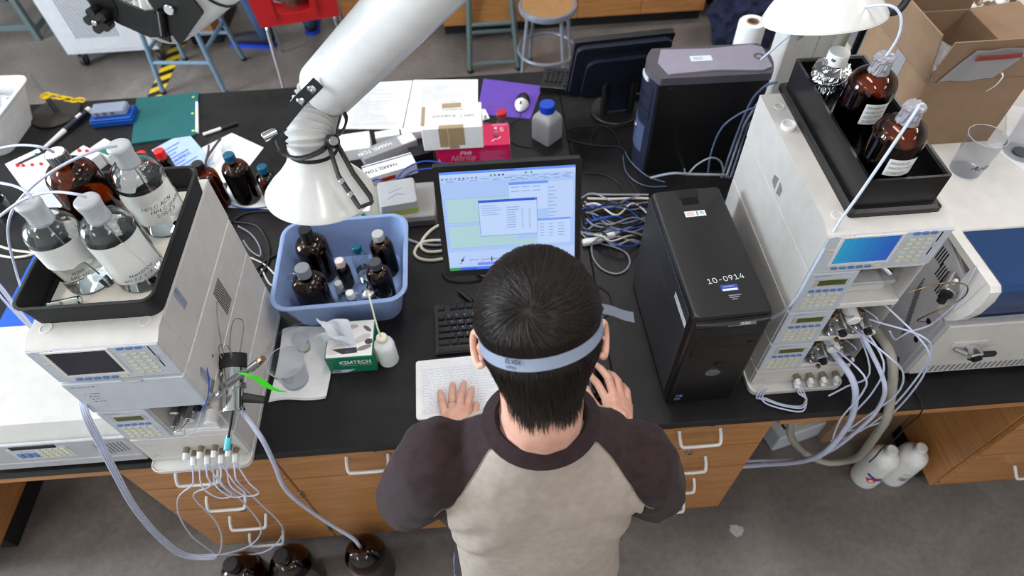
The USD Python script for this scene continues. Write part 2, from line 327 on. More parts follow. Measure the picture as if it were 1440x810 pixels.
# ------------------------------------------------------------------ the setting
structure('floor', box(-6, 6, -3, 8, -.06, 0, .001), 'concrete')
for sx_, sy_, sr_, sd_ in ((.83, .70, .026, 1), (-.67, .56, .10, 2), (.60, .45, .012, 3)):
    a_ = np.linspace(0, 2 * PI, 40)[:-1]; rr_ = sr_ * (.6 + .9 * fbm(np.column_stack([np.cos(a_) * 2, np.sin(a_) * 2, a_ * 0 + sd_]), 3, sd_)); structure('stain', slab(np.column_stack([sx_ + rr_ * np.cos(a_), sy_ + rr_ * np.sin(a_) * .7]), 0.0, .0006), mat('stain_white', (.66, .64, .645), .7, var=.25, scale=60.), '/World/floor')
mat('wall_paint', (.86, .86, .84), .8); mat('ceiling_paint', (.92, .92, .91), .85)
structure('wall_back', box(-6.1, 6.1, 8, 8.1, 0, 3.9, .001), 'wall_paint'); structure('wall_front', box(-6.1, 6.1, -3.1, -3, 0, 3.9, .001), 'wall_paint')
structure('wall_right', box(6, 6.1, -3, 8, 0, 3.9, .001), 'wall_paint'); structure('ceiling', box(-6.1, 6.1, -3.1, 8.1, 3.9, 4.0, .001), 'ceiling_paint')
wl = structure('wall_left', cat(box(-6.1, -6, -3, 8, 0, .95, .001), box(-6.1, -6, -3, 8, 3.35, 3.9, .001), box(-6.1, -6, -3, -.6, .95, 3.35, .001), box(-6.1, -6, 3.03, 8, .95, 3.35, .001)), 'wall_paint')
win = structure('window_1', cat([box(-6.08, -6.02, y, y + .06, .95, 3.35, .004) for y in (-.6, 1.17, 2.97)] + [box(-6.08, -6.02, -.54, 2.97, z, z + .06, .004) for z in (.95, 3.29)]), 'white_enamel')
for y in (-.54, 1.23): structure('pane', box(-6.052, -6.048, y, y + 1.71, 1.01, 3.29, .0005), 'thin_glass', win)
strip = Thing('hazard_tape', 'black and yellow striped hazard tape on the floor by the blue-grey stool', 'tape', (-2.22, 4.10, 0), -.0)
hz = Ink(); hz.rect(-.05, -.65, .05, .55, (.06, .06, .06), 0)
for k in range(10): hz.quad((-.05, -.65 + k * .12), (.05, -.59 + k * .12), (.05, -.53 + k * .12), (-.05, -.59 + k * .12), (.85, .72, .12), 1)
strip.p('tape_strip', hz.put((0, 0, .0012), (1, 0, 0), (0, 1, 0)), 'print_ink'); strip.p('backing', box(-.05, .05, -.65, .55, 0, .001, .0003), 'yellow')

def handle(t, under, x, z, w=.118, y=-.001):            # a white wire pull
    t.p('handle', tube([(x - w / 2, y, z + .03), (x - w / 2, y - .02, z + .018), (x - w / 2 + .004, y - .036, z + .004), (x - w / 2 + .016, y - .038, z), (x, y - .038, z - .001), (x + w / 2 - .016, y - .038, z), (x + w / 2 - .004, y - .036, z + .004), (x + w / 2, y - .02, z + .018), (x + w / 2, y, z + .03)], .0048, 8, 4), 'white_enamel', under)
def lock(t, under, x, z):
    t.p('lock', rod((x, .002, z), (x, -.006, z), .011, 16), 'steel', under)
    t.p('keyhole', rod((x, -.0055, z), (x, -.0072, z), .004, 10), 'dark_slot', under)
def cabinet(label, x0, x1, fronts, depth=.60, y=.76, top=.876, locks=True, kick=True, wood='oak_flat', group=None, back=False, hw=.118):
    """fronts: (z0, z1, kind); local origin at the front's foot"""
    w = x1 - x0; t = Thing('base_cabinet', label, 'cabinet', (x0, y, 0), 0, group)
    g = .016
    t.p('body', cat(box(0, g, .02, depth, .10, top), box(w - g, w, .02, depth, .10, top), box(g, w - g, .02, depth, .10, .116), box(g, w - g, depth - .01, depth, .116, top), box(g, w - g, .02, .06, top - .03, top)), 'oak')
    t.p('toe_kick', box(.01, w - .01, .09, depth - .02, 0, .10), 'black_rubber')
    for z0, z1, kind in fronts:
        f = t.p('drawer' if kind == 'd' else 'door', box(.002, w - .002, 0, .019, z0 + .0015, z1 - .0015, .0025), wood if kind == 'd' else 'oak')
        if kind == 'd':
            handle(t, f, w / 2, (z0 + z1) / 2 - .012 + (.02 if z1 > .8 else 0), hw)
            if locks: lock(t, f, w / 2 + (.0 if z1 < .8 else .03), z1 - .028)
            t.p('edge_strip', box(.004, w - .004, -.0012, .003, z0 + .0015, z0 + .007, .0006), 'oak_dark', f)
        elif kind == 'l':
            for z in (z0 + .08, z1 - .14): t.p('hinge', rod((.004, -.003, z), (.004, -.003, z + .05), .005, 10), 'steel', f)
    return t
D4 = [(.67, .868, 'd'), (.485, .67, 'd'), (.29, .485, 'd'), (.115, .29, 'd')]
cabinet('oak four-drawer base cabinet under the left instrument stack', -1.11, -.672, D4)
cabinet('oak base cabinet with one drawer over a door behind the operator, left of him', -.672, -.15, [(.67, .868, 'd'), (.115, .67, 'l')])
cabinet('oak four-drawer base cabinet right of the operator under the black computer tower', .325, .755, [(.675, .868, 'd'), (.505, .675, 'd'), (.313, .505, 'd'), (.115, .313, 'd')])
cabinet('oak drawer cabinet at the far right under the bench, beside the white jugs', 1.57, 2.07, [(.62, .815, 'd'), (.42, .62, 'd'), (.16, .42, 'd')], top=.822, locks=False)
cabinet('oak cabinet end with black toe kick at the lower left edge of the photo', -2.55, -1.93, [(.115, .845, 'l')])
wt = Thing('laboratory_bench', 'long black laboratory bench top with an oak apron rail', 'bench', (0, 0, 0))
for x0, x1 in ((-2.9, .3027), (.3033, 2.9)): wt.p('worktop_slab', box(x0, x1, .735, 2.412, .878, B, .003), 'bench_black')
for x0, x1 in ((-2.9, -2.552), (-1.928, -1.112), (-.148, .323), (.757, 2.9)): wt.p('apron_rail', box(x0, x1, .748, .772, .825, .8782, .002), 'oak')
wt.p('back_rail', box(-2.9, 2.9, 2.36, 2.385, .82, .8782, .002), 'oak')
for x, y_ in [(x, 2.30) for x in (-2.8, -.9, .9, 2.75)] + [(-2.85, .80), (2.8, .80)]: wt.p('support_leg', box(x, x + .05, y_, y_ + .06, 0, .878, .003), 'dark_metal')
wt.p('back_panel', box(-2.85, 2.85, 1.40, 1.42, .10, .878, .002), 'oak_dark')

# ---- beyond the bench
def backcab(label, x0, x1, y, h=.88, seams=(), group=None):
    w = x1 - x0; t = Thing('base_cabinet', label, 'cabinet', (x0, y, 0), 0, group)
    t.p('body', box(0, w, .02, .6, .1, h), 'oak'); t.p('toe_kick', box(0, w, .075, .58, 0, .1), 'black_rubber'); t.p('counter', box(-.01, w + .01, -.02, .62, h, h + .03, .003), 'bench_black')
    s = [0] + list(seams) + [w]
    for a, b in zip(s[:-1], s[1:]): t.p('door', box(a + .002, b - .002, 0, .0195, .105, h - .01, .002), 'oak')
backcab('long oak base cabinet run with black toe kick beyond the bench, behind the stools', -.27, 1.585, 4.24, seams=(.55, .95, 1.4))
backcab('short oak cabinet at the top of the photo, right of the long run', 1.70, 2.35, 4.30)
backcab('oak cabinet behind the white hose, left of the long run', -1.0, -.36, 4.45)
backcab('oak desk pedestal standing beside the hazard tape and the red chair', -2.11, -1.89, 4.32)

def stool_frame(t, mat_, hx, hy, top, splay, rungs, sec=.013, z_top_part=True):
    for sx in (-1, 1):
        for sy in (-1, 1):
            a, b = V(sx * hx, sy * hy, 0), V(sx * (hx - splay), sy * (hy - splay), top)
            lg = t.p('leg', rod(a, b, sec, 8), mat_); t.p('rubber_foot', rod(a, a + (b - a) * .03, sec * 1.25, 8), 'black_rubber', lg)
    for z, sides in rungs:
        k = z / top * splay; X, Yy = hx - k, hy - k
        for sd in sides:
            a, b = {'f': ((-X, -Yy, z), (X, -Yy, z)), 'b': ((-X, Yy, z), (X, Yy, z)), 'l': ((-X, -Yy, z), (-X, Yy, z)), 'r': ((X, -Yy, z), (X, Yy, z))}[sd]
            t.p('rung', rod(a, b, sec * .8, 8), mat_)
mat('stool_blue', (.40, .50, .58), .45); mat('stool_green', (.34, .40, .40), .45); mat('stool_wood', (.66, .50, .33), .5, var=.12); mat('stool_grey', (.55, .57, .62), .35, .3)
s1 = Thing('metal_stool', 'blue-grey metal lab stool below the black elbow bracket', 'stool', (-1.93, 3.98, 0), -.12)
stool_frame(s1, 'stool_blue', .215, .20, .66, .06, [(.22, 'fb'), (.30, 'lr')], .016); s1.p('seat', slab(rrect(-.17, .17, -.16, .16, .03), .66, .70), 'stool_blue')
s2 = Thing('metal_stool', 'grey-green tall metal stool left of the round stool', 'stool', (.065, 4.02, 0))
stool_frame(s2, 'stool_green', .165, .20, .72, .045, [(.06, 'fb'), (.33, 'f'), (.38, 'lrb')], .017); s2.p('seat', slab(rrect(-.15, .15, -.16, .16, .03), .72, .76), 'stool_green')
s3 = Thing('round_stool', 'round metal stool with wood seat and a foot ring, at top centre', 'stool', (.412, 3.74, 0), .5)
for k in range(4):
    a = k * PI / 2; c_, s_ = math.cos(a), math.sin(a)
    lg = s3.p('leg', rod((.205 * c_, .205 * s_, 0), (.145 * c_, .145 * s_, .475), .012, 10), 'stool_grey'); s3.p('rubber_foot', rod((.205 * c_, .205 * s_, 0), (.203 * c_, .203 * s_, .02), .015, 10), 'black_rubber', lg)
s3.p('foot_ring', tube([(.185 * math.cos(a), .185 * math.sin(a), .19) for a in np.linspace(0, 2 * PI, 25)[:-1]], .010, 8, 2, True), 'stool_grey')
s3.p('seat_rim', lathe([(.155, .455), (.178, .46), (.182, .475), (.178, .494), (.168, .497), (.155, .49)], 36, True), 'stool_grey')
s3.p('seat', cyl(.163, .470, .493, 36, .004), 'stool_wood')

cart = Thing('wheeled_cabinet', 'white wheeled air cleaner cabinet with a slotted front panel, top left', 'cabinet', (-2.545, 4.15, 0))
cart.p('body', box(-.315, .315, 0, .55, .12, 1.0, .006), mat('cart_white', (.74, .74, .755), .45))
cart.p('front_panel', box(-.262, .30, -.006, .002, .15, .98, .002), 'cart_white')
cart.p('slot', cat([box(-.185 + k * .0175, -.178 + k * .0175, -.0075, -.004, .24, .90, .0005) for k in range(17)]), 'recess_grey', kind='stuff')
for sx in (-.27, .27):
    for yy in (.07, .46):
        c_ = cart.p('caster', rod((sx - .014, yy, .042), (sx + .014, yy, .042), .042, 18), 'black_rubber'); cart.p('fork', cat(box(sx - .022, sx - .016, yy - .02, yy + .02, .03, .12), box(sx + .016, sx + .022, yy - .02, yy + .02, .03, .12)), 'steel', c_)
fr = Thing('work_table', 'dark grey-green metal table legs left of the white wheeled cabinet', 'table', (-3.28, 4.9, 0), -.05)
mat('frame_green', (.33, .38, .38), .5)
for sx in (-.55, .0):
    for sy in (-.3, .3): fr.p('leg', box(sx - .02, sx + .02, sy - .02, sy + .02, 0, .9, .003), 'frame_green')
for sy in (-.3, .3): fr.p('rail', box(-.55, .0, sy - .015, sy + .015, .08, .12), 'frame_green'); fr.p('rail', box(-.55, .0, sy - .015, sy + .015, .45, .49), 'frame_green')
fr.p('side_rail', box(-.015, .015, -.3, .3, .05, .10), 'frame_green'); fr.p('tabletop', box(-.6, .05, -.35, .35, .9, .93, .004), 'bench_black')

mat('navy_cloth', (.07, .10, .22), .9, var=.2, bump=.3, bscale=60.)
def blob(ctr, rad, seed, amp=.25, sub=4, freq=3.0, flat=None):
    m = trimesh.creation.icosphere(sub); v = m.vertices; d = fbm(v * freq + seed * 7.3, 4, seed)[:, None]; v = v * (1 + amp * (d - .5) * 2) * np.array(rad) + np.array(ctr)
    if flat is not None: v[:, 2] = np.maximum(v[:, 2], flat)
    return trimesh.Trimesh(v, m.faces, process=False)
solo('cloth_bag', 'crumpled navy blue cloth bag lying on the floor beyond the paper roll', 'bag', blob((0, 0, .2), (.24, .2, .24), 3, .45, 5, 2.5, 0), 'navy_cloth', (1.80, 3.98, 0), smooth=60)
# ------------------------------------------------------------------ liquid chromatography modules (fronts face -y, local origin at the front left foot)
mat('lcd_olive', (.30, .33, .12), .25); mat('text_grey', (.45, .47, .52), .5); mat('fitting_tan', (.50, .44, .36), .5)
FU, FV = (1, 0, 0), (0, 0, 1)
def carve(w, d, h, rx0, rx1, rz0, rz1, rd):
    a = to_man(box(0, w, 0, d, 0, h, .003)); return to_tri(a - m3.Manifold.cube((rx1 - rx0, rd + .01, rz1 - rz0)).translate((rx0, -.01, rz0)))
def keys(t, under, x0, z0, nx, nz, dx, dz, kw, kh, y=0.):
    t.p('keys', cat([pbox((0, y, 0), FU, FV, x0 + i * dx, x0 + i * dx + kw, z0 + j * dz, z0 + j * dz + kh, .002) for i in range(nx) for j in range(nz)]), 'key_beige', under, kind='stuff')
def blue(t, under, xs, z, w, h, y=0.):
    for x in xs: t.p('button', plate((x, y + .0005, z), FU, FV, rrect(0, w, 0, h, h * .45, 4), .003), 'key_blue', under)
W, DP = .262, .462
def controller(label, loc, h, screen_rgb, glow, name='SCL-10A VP'):
    t = Thing('system_controller', label, 'laboratory instrument', loc)
    t.p('body', profile_x([(.03, h), (0, h - .012), (0, .004), (.006, 0), (DP, 0), (DP, h)], 0, W), 'instrument_beige')
    for x in (.02, W - .02):
        for y in (.045, DP - .05): t.p('foot_socket', xf(lathe([(.010, 0), (.013, 0), (.013, .0012), (.010, .0012)], 20, True), (x + (.012 if x < .1 else -.012), y, h)), 'instrument_white')
    f = t.p('front_panel', box(.001, W - .001, -.004, .004, .003, h - .013, .0015), 'panel_blue_grey')
    sx0, sx1, sz0, sz1 = .036, .156, h * .22, h * .86
    t.p('screen_bezel', to_tri(to_man(box(sx0 - .007, sx1 + .007, -.0065, -.003, sz0 - .007, sz1 + .005, .001)) - m3.Manifold.cube((sx1 - sx0, .02, sz1 - sz0)).translate((sx0, -.012, sz0))), 'instrument_white', f)
    if glow:
        ink = Ink(); n = 8
        for i in range(n): ink.rect(sx0 + (sx1 - sx0) * i / n, sz0, sx0 + (sx1 - sx0) * (i + 1) / n, sz1, tuple(np.array(screen_rgb[0]) * (1 - i / n) + np.array(screen_rgb[1]) * i / n), 0)
        t.p('screen', ink.put((0, -.0045, 0), FU, FV), 'screen_glow', f)
    else: t.p('screen', box(sx0, sx1, -.0048, -.003, sz0, sz1, .0004), mat('screen_navy', (.07, .09, .17), .12), f)
    blue(t, f, [.042 + i * .0185 for i in range(5)], h * .06, .0145, .0075, -.004)
    t.p('key', pbox((0, -.004, 0), FU, FV, .137, .151, h * .065, h * .065 + .006, .002), 'key_beige', f)
    blue(t, f, [.178, .196, .214], h * .83, .014, .008, -.004)
    keys(t, f, .178, h * .14, 3, 6, .0185, h * .107, .0125, .0058, -.004)
    t.p('card_slot', box(.2385, .2415, -.0046, -.003, h * .28, h * .86, .0004), 'dark_slot', f); t.p('slot_latch', box(.237, .243, -.0085, -.004, h * .5, h * .62, .0008), 'instrument_grey', f)
    ink = Ink(); ink.text(name, .012, h * .885, .0042, (.40, .42, .47)); ink.rect(.052, h * .89, .055, h * .89 + .003, (.6, .1, .15), 1)
    ink.rect(.012, h * .50, .027, h * .62, (.86, .85, .85), 0); ink.rect(.013, h * .535, .026, h * .55, (.65, .2, .25), 1)
    t.p('lettering', ink.put((0, -.0041, 0), FU, FV), 'print_ink', f)
    return t
def side_lines(t, h, x, top=False):
    t.p('seam', box(x - .0006, x + .0006, .12, .123, .002, h - .002, .0002), 'recess_grey')
def pump(label, loc, h, name, recess='pump', kx=.113):
    t = Thing('solvent_pump' if recess != 'oven' else 'sampler_module', label, 'laboratory instrument', loc)
    t.p('body', carve(W, DP, h, kx + .004, W - .004, .012, h - .006, .105), 'instrument_beige')
    f = t.p('keypad_panel', box(.002, kx, -.006, .004, .004, h - .004, .0015), 'panel_blue_grey')
    t.p('display_frame', box(.020, kx - .012, -.0075, -.004, h * .66, h * .86, .001), 'instrument_grey', f); t.p('display', box(.031, kx - .020, -.0085, -.006, h * .70, h * .82, .0004), 'lcd_olive', f)
    blue(t, f, [.019 + i * .0165 for i in range(5)], h * .53, .0130, .0075, -.006)
    keys(t, f, .019, h * .12, 5, 4, .0165, h * .098, .0118, .0068, -.006)
    ink = Ink(); ink.text(name, .016, h * .905, .0042, (.42, .44, .48)); ink.disc(.046, h * .645, .0015, (.75, .85, .2), 1); ink.disc(.085, h * .645, .0015, (.55, .85, .2), 1)
    t.p('lettering', ink.put((0, -.0062, 0), FU, FV), 'print_ink', f)
    t.p('lower_shelf', box(kx + .004, W - .002, -.002, .104, .0, .014, .002), 'instrument_white')
    if recess == 'pump':
        for k, x in enumerate((.150, .212)):
            hd = t.p('pump_head', box(x - .020, x + .020, -.004, .06, .020, .056, .003), 'steel')
            t.p('cylinder', rod((x, .055, .070), (x, -.022, .066), .0145, 16), 'chrome', hd); t.p('head_nut', rod((x, -.022, .066), (x, -.034, .065), .009, 6), 'dark_metal', hd); t.p('check_valve', rod((x - .012, .012, .05), (x - .012, .012, .085), .0095, 12), 'steel', hd)
            t.p('valve_nut', rod((x - .012, .012, .085), (x - .012, .012, .10), .0065, 8), 'brass', hd)
            for q in range(4): t.p('bolt', rod((x - .012 + .024 * (q % 2), -.003, .028 + .018 * (q // 2)), (x - .012 + .024 * (q % 2), -.009, .028 + .018 * (q // 2)), .0032, 8), 'chrome', hd)
        t.p('purge_knob', rod((.181, .045, .084), (.181, -.006, .080), .017, 24, c=.003), 'white_plastic')
        t.p('tubing', tube([(.146, .03, .09), (.155, -.004, .102), (.175, .0, .098), (.186, .02, .082)], .0014, 6), 'steel'); t.p('tubing', tube([(.208, .03, .09), (.225, -.012, .10), (.238, -.006, .07), (.236, .02, .04)], .0014, 6), 'tube_white')
        t.p('drain_screw', rod((.165, .012, .006), (.165, -.012, .006), .0055, 10), 'brass'); t.p('drain_screw', rod((.172, .05, .014), (.172, .05, .030), .006, 10), 'brass')
        t.p('bracket', box(.120, .136, .01, .06, .03, .075, .002), 'steel'); t.p('clip', tube([(.238, .03, .02), (.246, -.01, .03), (.240, -.014, .045), (.230, 0, .04)], .003, 8), 'white_plastic')
    elif recess == 'oven':
        t.p('drawer_front', box(kx + .008, W - .03, .03, .10, .016, h * .42, .003), 'instrument_beige'); t.p('ledge', box(kx + .008, W - .03, .012, .05, h * .42, h * .50, .002), 'instrument_grey')
        t.p('arm', box(.198, .225, .0, .10, h * .50, h * .86, .004), 'thin_glass'); t.p('cavity', box(.125, W - .008, .098, .104, h * .45, h - .01, .001), 'dark_slot')
        t.p('needle_rod', rod((.16, .06, h * .88), (.205, .01, h * .70), .008, 12), 'steel'); t.p('bracket', box(.14, .18, .02, .06, h * .74, h * .86, .003), 'steel')
    else:
        t.p('valve_block', box(.128, .150, .02, .07, .03, .075, .003), 'steel'); t.p('valve_block', box(.158, .192, .035, .09, .045, .085, .003), 'dark_metal'); t.p('cylinder', rod((.142, .03, .060), (.142, -.01, .058), .010, 14), 'chrome')
        t.p('cylinder', rod((.176, .05, .066), (.176, .005, .062), .012, 14), 'chrome'); t.p('valve_block', box(.206, .232, .03, .08, .05, .095, .003), 'steel'); t.p('purge_knob', rod((.224, .04, .050), (.224, -.004, .046), .017, 20, c=.003), 'white_plastic')
        t.p('drip_tray', box(.140, .235, .0, .07, .014, .024, .003), 'white_plastic'); t.p('tubing', tube([(.142, -.01, .058), (.155, -.03, .075), (.176, -.02, .08), (.176, .01, .062)], .0014, 6), 'steel')
        t.p('tubing', tube([(.206, .03, .07), (.19, -.015, .05), (.16, -.02, .03), (.15, 0, .026)], .0016, 6), 'tube_white')
    return t
def degasser(label, loc, h, name):
    t = Thing('degasser', label, 'laboratory instrument', loc)
    t.p('body', box(0, W, 0, DP, 0, h, .003), 'instrument_beige'); f = t.p('front_panel', box(.002, W - .002, -.005, .003, .003, h - .003, .0015), 'instrument_beige')
    ink = Ink(); ink.text(name, .016, h * .72, .0045, (.45, .46, .50)); ink.disc(.03, h * .42, .0017, (.35, .85, .3), 1); ink.line([(.016, h * .2), (.030, h * .3), (.036, h * .18)], .002, (.6, .6, .63))
    t.p('lettering', ink.put((0, -.0051, 0), FU, FV), 'print_ink', f)
    for i in range(4):
        x = .118 + i * .036
        k = t.p('port', rod((x, -.002, h * .50), (x, -.020, h * .49), .0085, 14), 'fitting_tan'); t.p('port_nut', rod((x, -.018, h * .49), (x, -.034, h * .44), .0072, 12), 'white_plastic', k)
        k = t.p('port', rod((x + .010, -.002, h * .32), (x + .010, -.016, h * .31), .0075, 14), 'fitting_tan'); t.p('port_nut', rod((x + .004, -.015, h * .22), (x + .004, -.034, h * .14), .0075, 12), 'white_plastic', k)
    return t
def spill_tray(label, loc):
    t = Thing('spill_tray', label, 'tray', loc); t.p('plate', ring_loft([(rr_pts(.129, .252, .022, 5), 0), (rr_pts(.131, .254, .024, 5), .012), (rr_pts(.131, .254, .024, 5), .020), (rr_pts(.129, .252, .022, 5), .0205), (rr_pts(.126, .249, .02, 5), .016)]), 'instrument_white'); return t

# ---- left stack
LX, LY = -.950, .737
spill_tray('white spill tray under the left instrument stack, jutting over the bench edge', (LX + W / 2, LY + .218, B))
degasser('beige degasser with four tube ports at the foot of the left stack', (LX, LY, B + .0206), .128, 'DGU-14A')
pump('beige solvent pump with keypad in the left stack, under the plain panel', (LX, LY, B + .150), .152, 'LC-10AT VP', 'left')
det = Thing('detector_module', 'beige detector with a plain grey front panel in the left stack', 'laboratory instrument', (LX, LY, B + .303))
h = .132; det.p('body', box(0, W, 0, DP, 0, h, .003), 'instrument_beige'); f = det.p('front_panel', box(.001, W - .001, -.008, .003, .002, h - .002, .002), 'panel_blue_grey')
ink = Ink(); ink.text('SPD-M10A VP', .014, h * .86, .0046, (.42, .44, .48)); ink.rect(.062, h * .87, .065, h * .87 + .003, (.6, .1, .15), 1)
for i in range(4): ink.disc(.030 + (i > 0) * .006, h * (.66 - i * .085), .0017, (.3, .7, .3) if i == 0 else (.15, .15, .15), 1); ink.rect(.042, h * (.65 - i * .085), .042 + (.020, .012, .009, .017)[i], h * (.65 - i * .085) + .002, (.5, .52, .56), 1)
det.p('lettering', ink.put((0, -.0082, 0), FU, FV), 'print_ink', f); det.p('front_latch', box(.13, .175, -.012, -.007, h - .006, h - .001, .001), 'instrument_grey', f)
det.p('side_vent', cat([pbox((W + .0012, 0, 0), (0, 1, 0), (0, 0, 1), .232 + i * .0058, .2348 + i * .0058, .018, .108, .0006, .0002) for i in range(9)]), 'dark_slot', kind='stuff')
det.p('side_screw', rod((W - .001, .10, .04), (W + .003, .10, .04), .004, 10), 'steel'); det.p('side_panel', box(W - .001, W + .0012, .028, DP - .004, .004, h - .004, .0006), 'instrument_beige')
lc = controller('beige controller with a dark blank screen on top of the left stack', (LX, LY, B + .4355), .132, None, False)
mat('sticker_blue', (.55, .60, .68), .5)
for (t_, y, z, hh) in ((lc, .118, .085, .056), (det, .030, .04, .05)):
    ink = Ink(); ink.rect(0, 0, .022, hh, (.62, .65, .72), 0); ink.text('ELT LAB', .017, .004, .010, (.30, .33, .42), 1, PI / 2)
    t_.p('property_sticker', ink.put((W, y, z - .02), (0, 1, 0), (0, 0, 1), .0015), 'print_ink')
lc.p('side_panel', box(W - .001, W + .001, .055, DP - .004, .004, .128, .0006), 'instrument_beige')

# ---- right stack
RX, RY = .672, .832
spill_tray('white spill tray under the right instrument stack', (RX + W / 2 - .005, RY + .222, B))
degasser('beige degasser with four brown and white ports at the foot of the right stack', (RX, RY, B + .0206), .070, 'DGU-14A')
pump('lower solvent pump of the right stack, just above its degasser', (RX, RY, B + .092), .130, 'LC-10AT VP')
pump('upper solvent pump of the right stack, second keypad from its foot', (RX, RY, B + .223), .140, 'LC-10AT VP')
pump('module with a drawer recess in the right stack, just under the controller', (RX, RY, B + .364), .145, 'SIL-10AD VP', 'oven')
rc = controller('beige controller with a lit cyan screen on top of the right stack', (RX, RY, B + .5095), .126, ((.05, .55, .72), (.02, .28, .68)), True)
rc.p('vent_grille', cat([pbox((0, 0, 0), (0, -1, 0), (0, 0, 1), -.268 + i * .0035, -.266 + i * .0035, .01 + abs(i - 8) * .0012, .05 - abs(i - 8) * .0012, .0006, .0002) for i in range(16) if i not in (7, 8, 9)]), 'recess_grey', kind='stuff')
ring = solo('plastic_ring', 'white plastic ring lying upturned on the right stack, beside the black drip tray', 'ring', lathe([(.010, 0), (.0165, 0), (.0175, .002), (.0175, .011), (.0165, .012), (.0135, .012), (.0125, .004), (.006, .003), (0, .003), (0, 0)], 28), 'white_plastic', (.697, 1.163, B + .636))

# ---- black trays on both stacks
lt = Thing('drip_tray', 'black rubber tray full of solvent bottles on the left stack', 'tray', (-.818, .983, B + .5677))
lt.p('tray_body', basin(.135, .195, .024, .060, .004, .006, .004), 'black_rubber')
rt = Thing('drip_tray', 'deep black box tray holding amber bottles on the right stack', 'tray', (.819, 1.092, B + .6358))
rt.p('tray_body', basin(.083, .213, .006, .088, .010, .0, .0), 'black_satin'); rt.p('base_flange', ring_loft([(rr_pts(.096, .226, .008), 0), (rr_pts(.096, .226, .008), .012), (rr_pts(.090, .220, .008), .018), (rr_pts(.083, .213, .006), .018)], caps=(True, True)), 'black_satin')

# ---- wide instrument left of the left stack
wi = Thing('sample_injector', 'low wide white instrument with a blue keypad left of the left stack', 'laboratory instrument', (-1.402, .745, B))
wi.p('body', profile_x([(.0, .02), (.0, .135), (.035, .185), (.10, .20), (.33, .20), (.33, .01), (.01, .01)], 0, .445), mat('aged_white', (.77, .76, .745), .45)); 
f = wi.p('front_panel', box(.003, .442, -.005, .004, .022, .150, .002), 'instrument_grey'); wi.p('front_lip', box(.003, .442, -.008, .004, .024, .056, .002), 'instrument_grey', f)
wi.p('keypad', box(.135, .285, -.0065, -.003, .070, .130, .001), 'panel_blue_grey', f); wi.p('display', box(.150, .262, -.0075, -.004, .128, .142, .001), 'dark_slot', f)
for i in range(3): wi.p('button', pbox((0, -.0065, 0), FU, FV, .15 + i * .017, .163 + i * .017, .085, .108, .003), 'key_blue', f)
keys(wi, f, .205, .078, 5, 4, .0155, .0125, .011, .008, -.0065)
wi.p('grille_line', cat([box(.35 + i * .010, .352 + i * .010, -.0062, -.004, .066 + .002 * i, .128, .0003) for i in range(8)]), 'recess_grey', f, kind='stuff')
for x in (.03, .41):
    for y in (.04, .29): wi.p('foot', xf(cyl(.014, 0, .011, 14), (x, y, 0)), 'black_rubber')
# ------------------------------------------------------------------ bottles and vessels
def shell(prof, th, zb=None):
    """outer profile (r, z) from the foot's centre up to the lip -> a glass wall th thick"""
    p = [(r, z) for r, z in prof]; inner = [(max(r - th, 0), max(z, (zb or th))) for r, z in p]
    return [(0, p[0][1])] + p + [(inner[-1][0], p[-1][1])] + inner[::-1][1:] + [(0, zb or th)]
def bottle_profile(R, h, nr, sh, nk, foot=.005):
    zs, zn = h * sh, h * nk; a = np.linspace(0, PI / 2, 8)
    return [(R - foot, 0), (R - foot * .3, foot * .35), (R, foot)] + [(R, zs)] + [(nr + (R - nr) * math.cos(t), zs + (zn - zs) * math.sin(t)) for t in a[1:]] + [(nr, zn + .004), (nr + .0015, zn + .006), (nr + .0015, zn + .009), (nr, zn + .011), (nr, h)]
def bottle(name, label, loc, R, h, nr, glass='amber_glass', fill=.6, liquid='amber_liquid', cap=None, cap_h=.024, cap_r=None, ridges=0, sh=.66, nk=.84, tag=None, group=None, th=.0022, rz=0., extra=None):
    t = Thing(name, label, 'bottle', loc, rz, group); pr = bottle_profile(R, h, nr, sh, nk)
    g = t.p('glass', lathe(shell(pr, th, .003), 32), glass)
    if fill:
        zf = h * fill; q = [(max(r - th + .0003, 0), z) for r, z in pr if z > .004 and z < zf]
        rtop = np.interp(zf, [z for r, z in pr], [r for r, z in pr]) - th + .0003
        t.p('liquid', lathe([(0, .0028), (q[0][0] - .004, .0028), (q[0][0], .006)] + q + [(rtop, zf), (0, zf)], 32), liquid)
    if cap == 'screw':
        cr = cap_r or nr + .004; n = 48; m = lathe([(0, h - cap_h * .72), (cr, h - cap_h * .72), (cr, h + cap_h * .2), (cr - .0015, h + cap_h * .28), (0, h + cap_h * .28)], n); v = m.vertices
        if ridges:
            ang = np.arctan2(v[:, 1], v[:, 0]); rr = np.hypot(v[:, 0], v[:, 1]); k = np.where(rr > cr * .95, 1 + .028 * np.sign(np.cos(ang * 24)), 1); v[:, :2] *= k[:, None]
        t.p('cap', m, ridges or 'black_plastic', smooth=25)
    if tag: t.p('paper_label', tag, 'print_ink')
    if extra: extra(t, h, nr)
    return t
def tag_print(R, a0, z0, w, h, lines, col=(.93, .93, .93), ink=(.12, .12, .2), slant=.25, hh=.006):
    k = Ink(); n = max(6, int(w / .004))
    for i in range(n): k.rect(-w / 2 + w * i / n, 0, -w / 2 + w * (i + 1) / n, h, col, 0)
    for i, s in enumerate(lines): k.text(s, -w / 2 + .004, h - (i + 1) * (h / (len(lines) + .4)), hh, ink, 1.5, slant=slant)
    return k.put((0, 0, 0), (1, 0, 0), (0, 1, 0), .0004, around(0, 0, R, a0, z0))
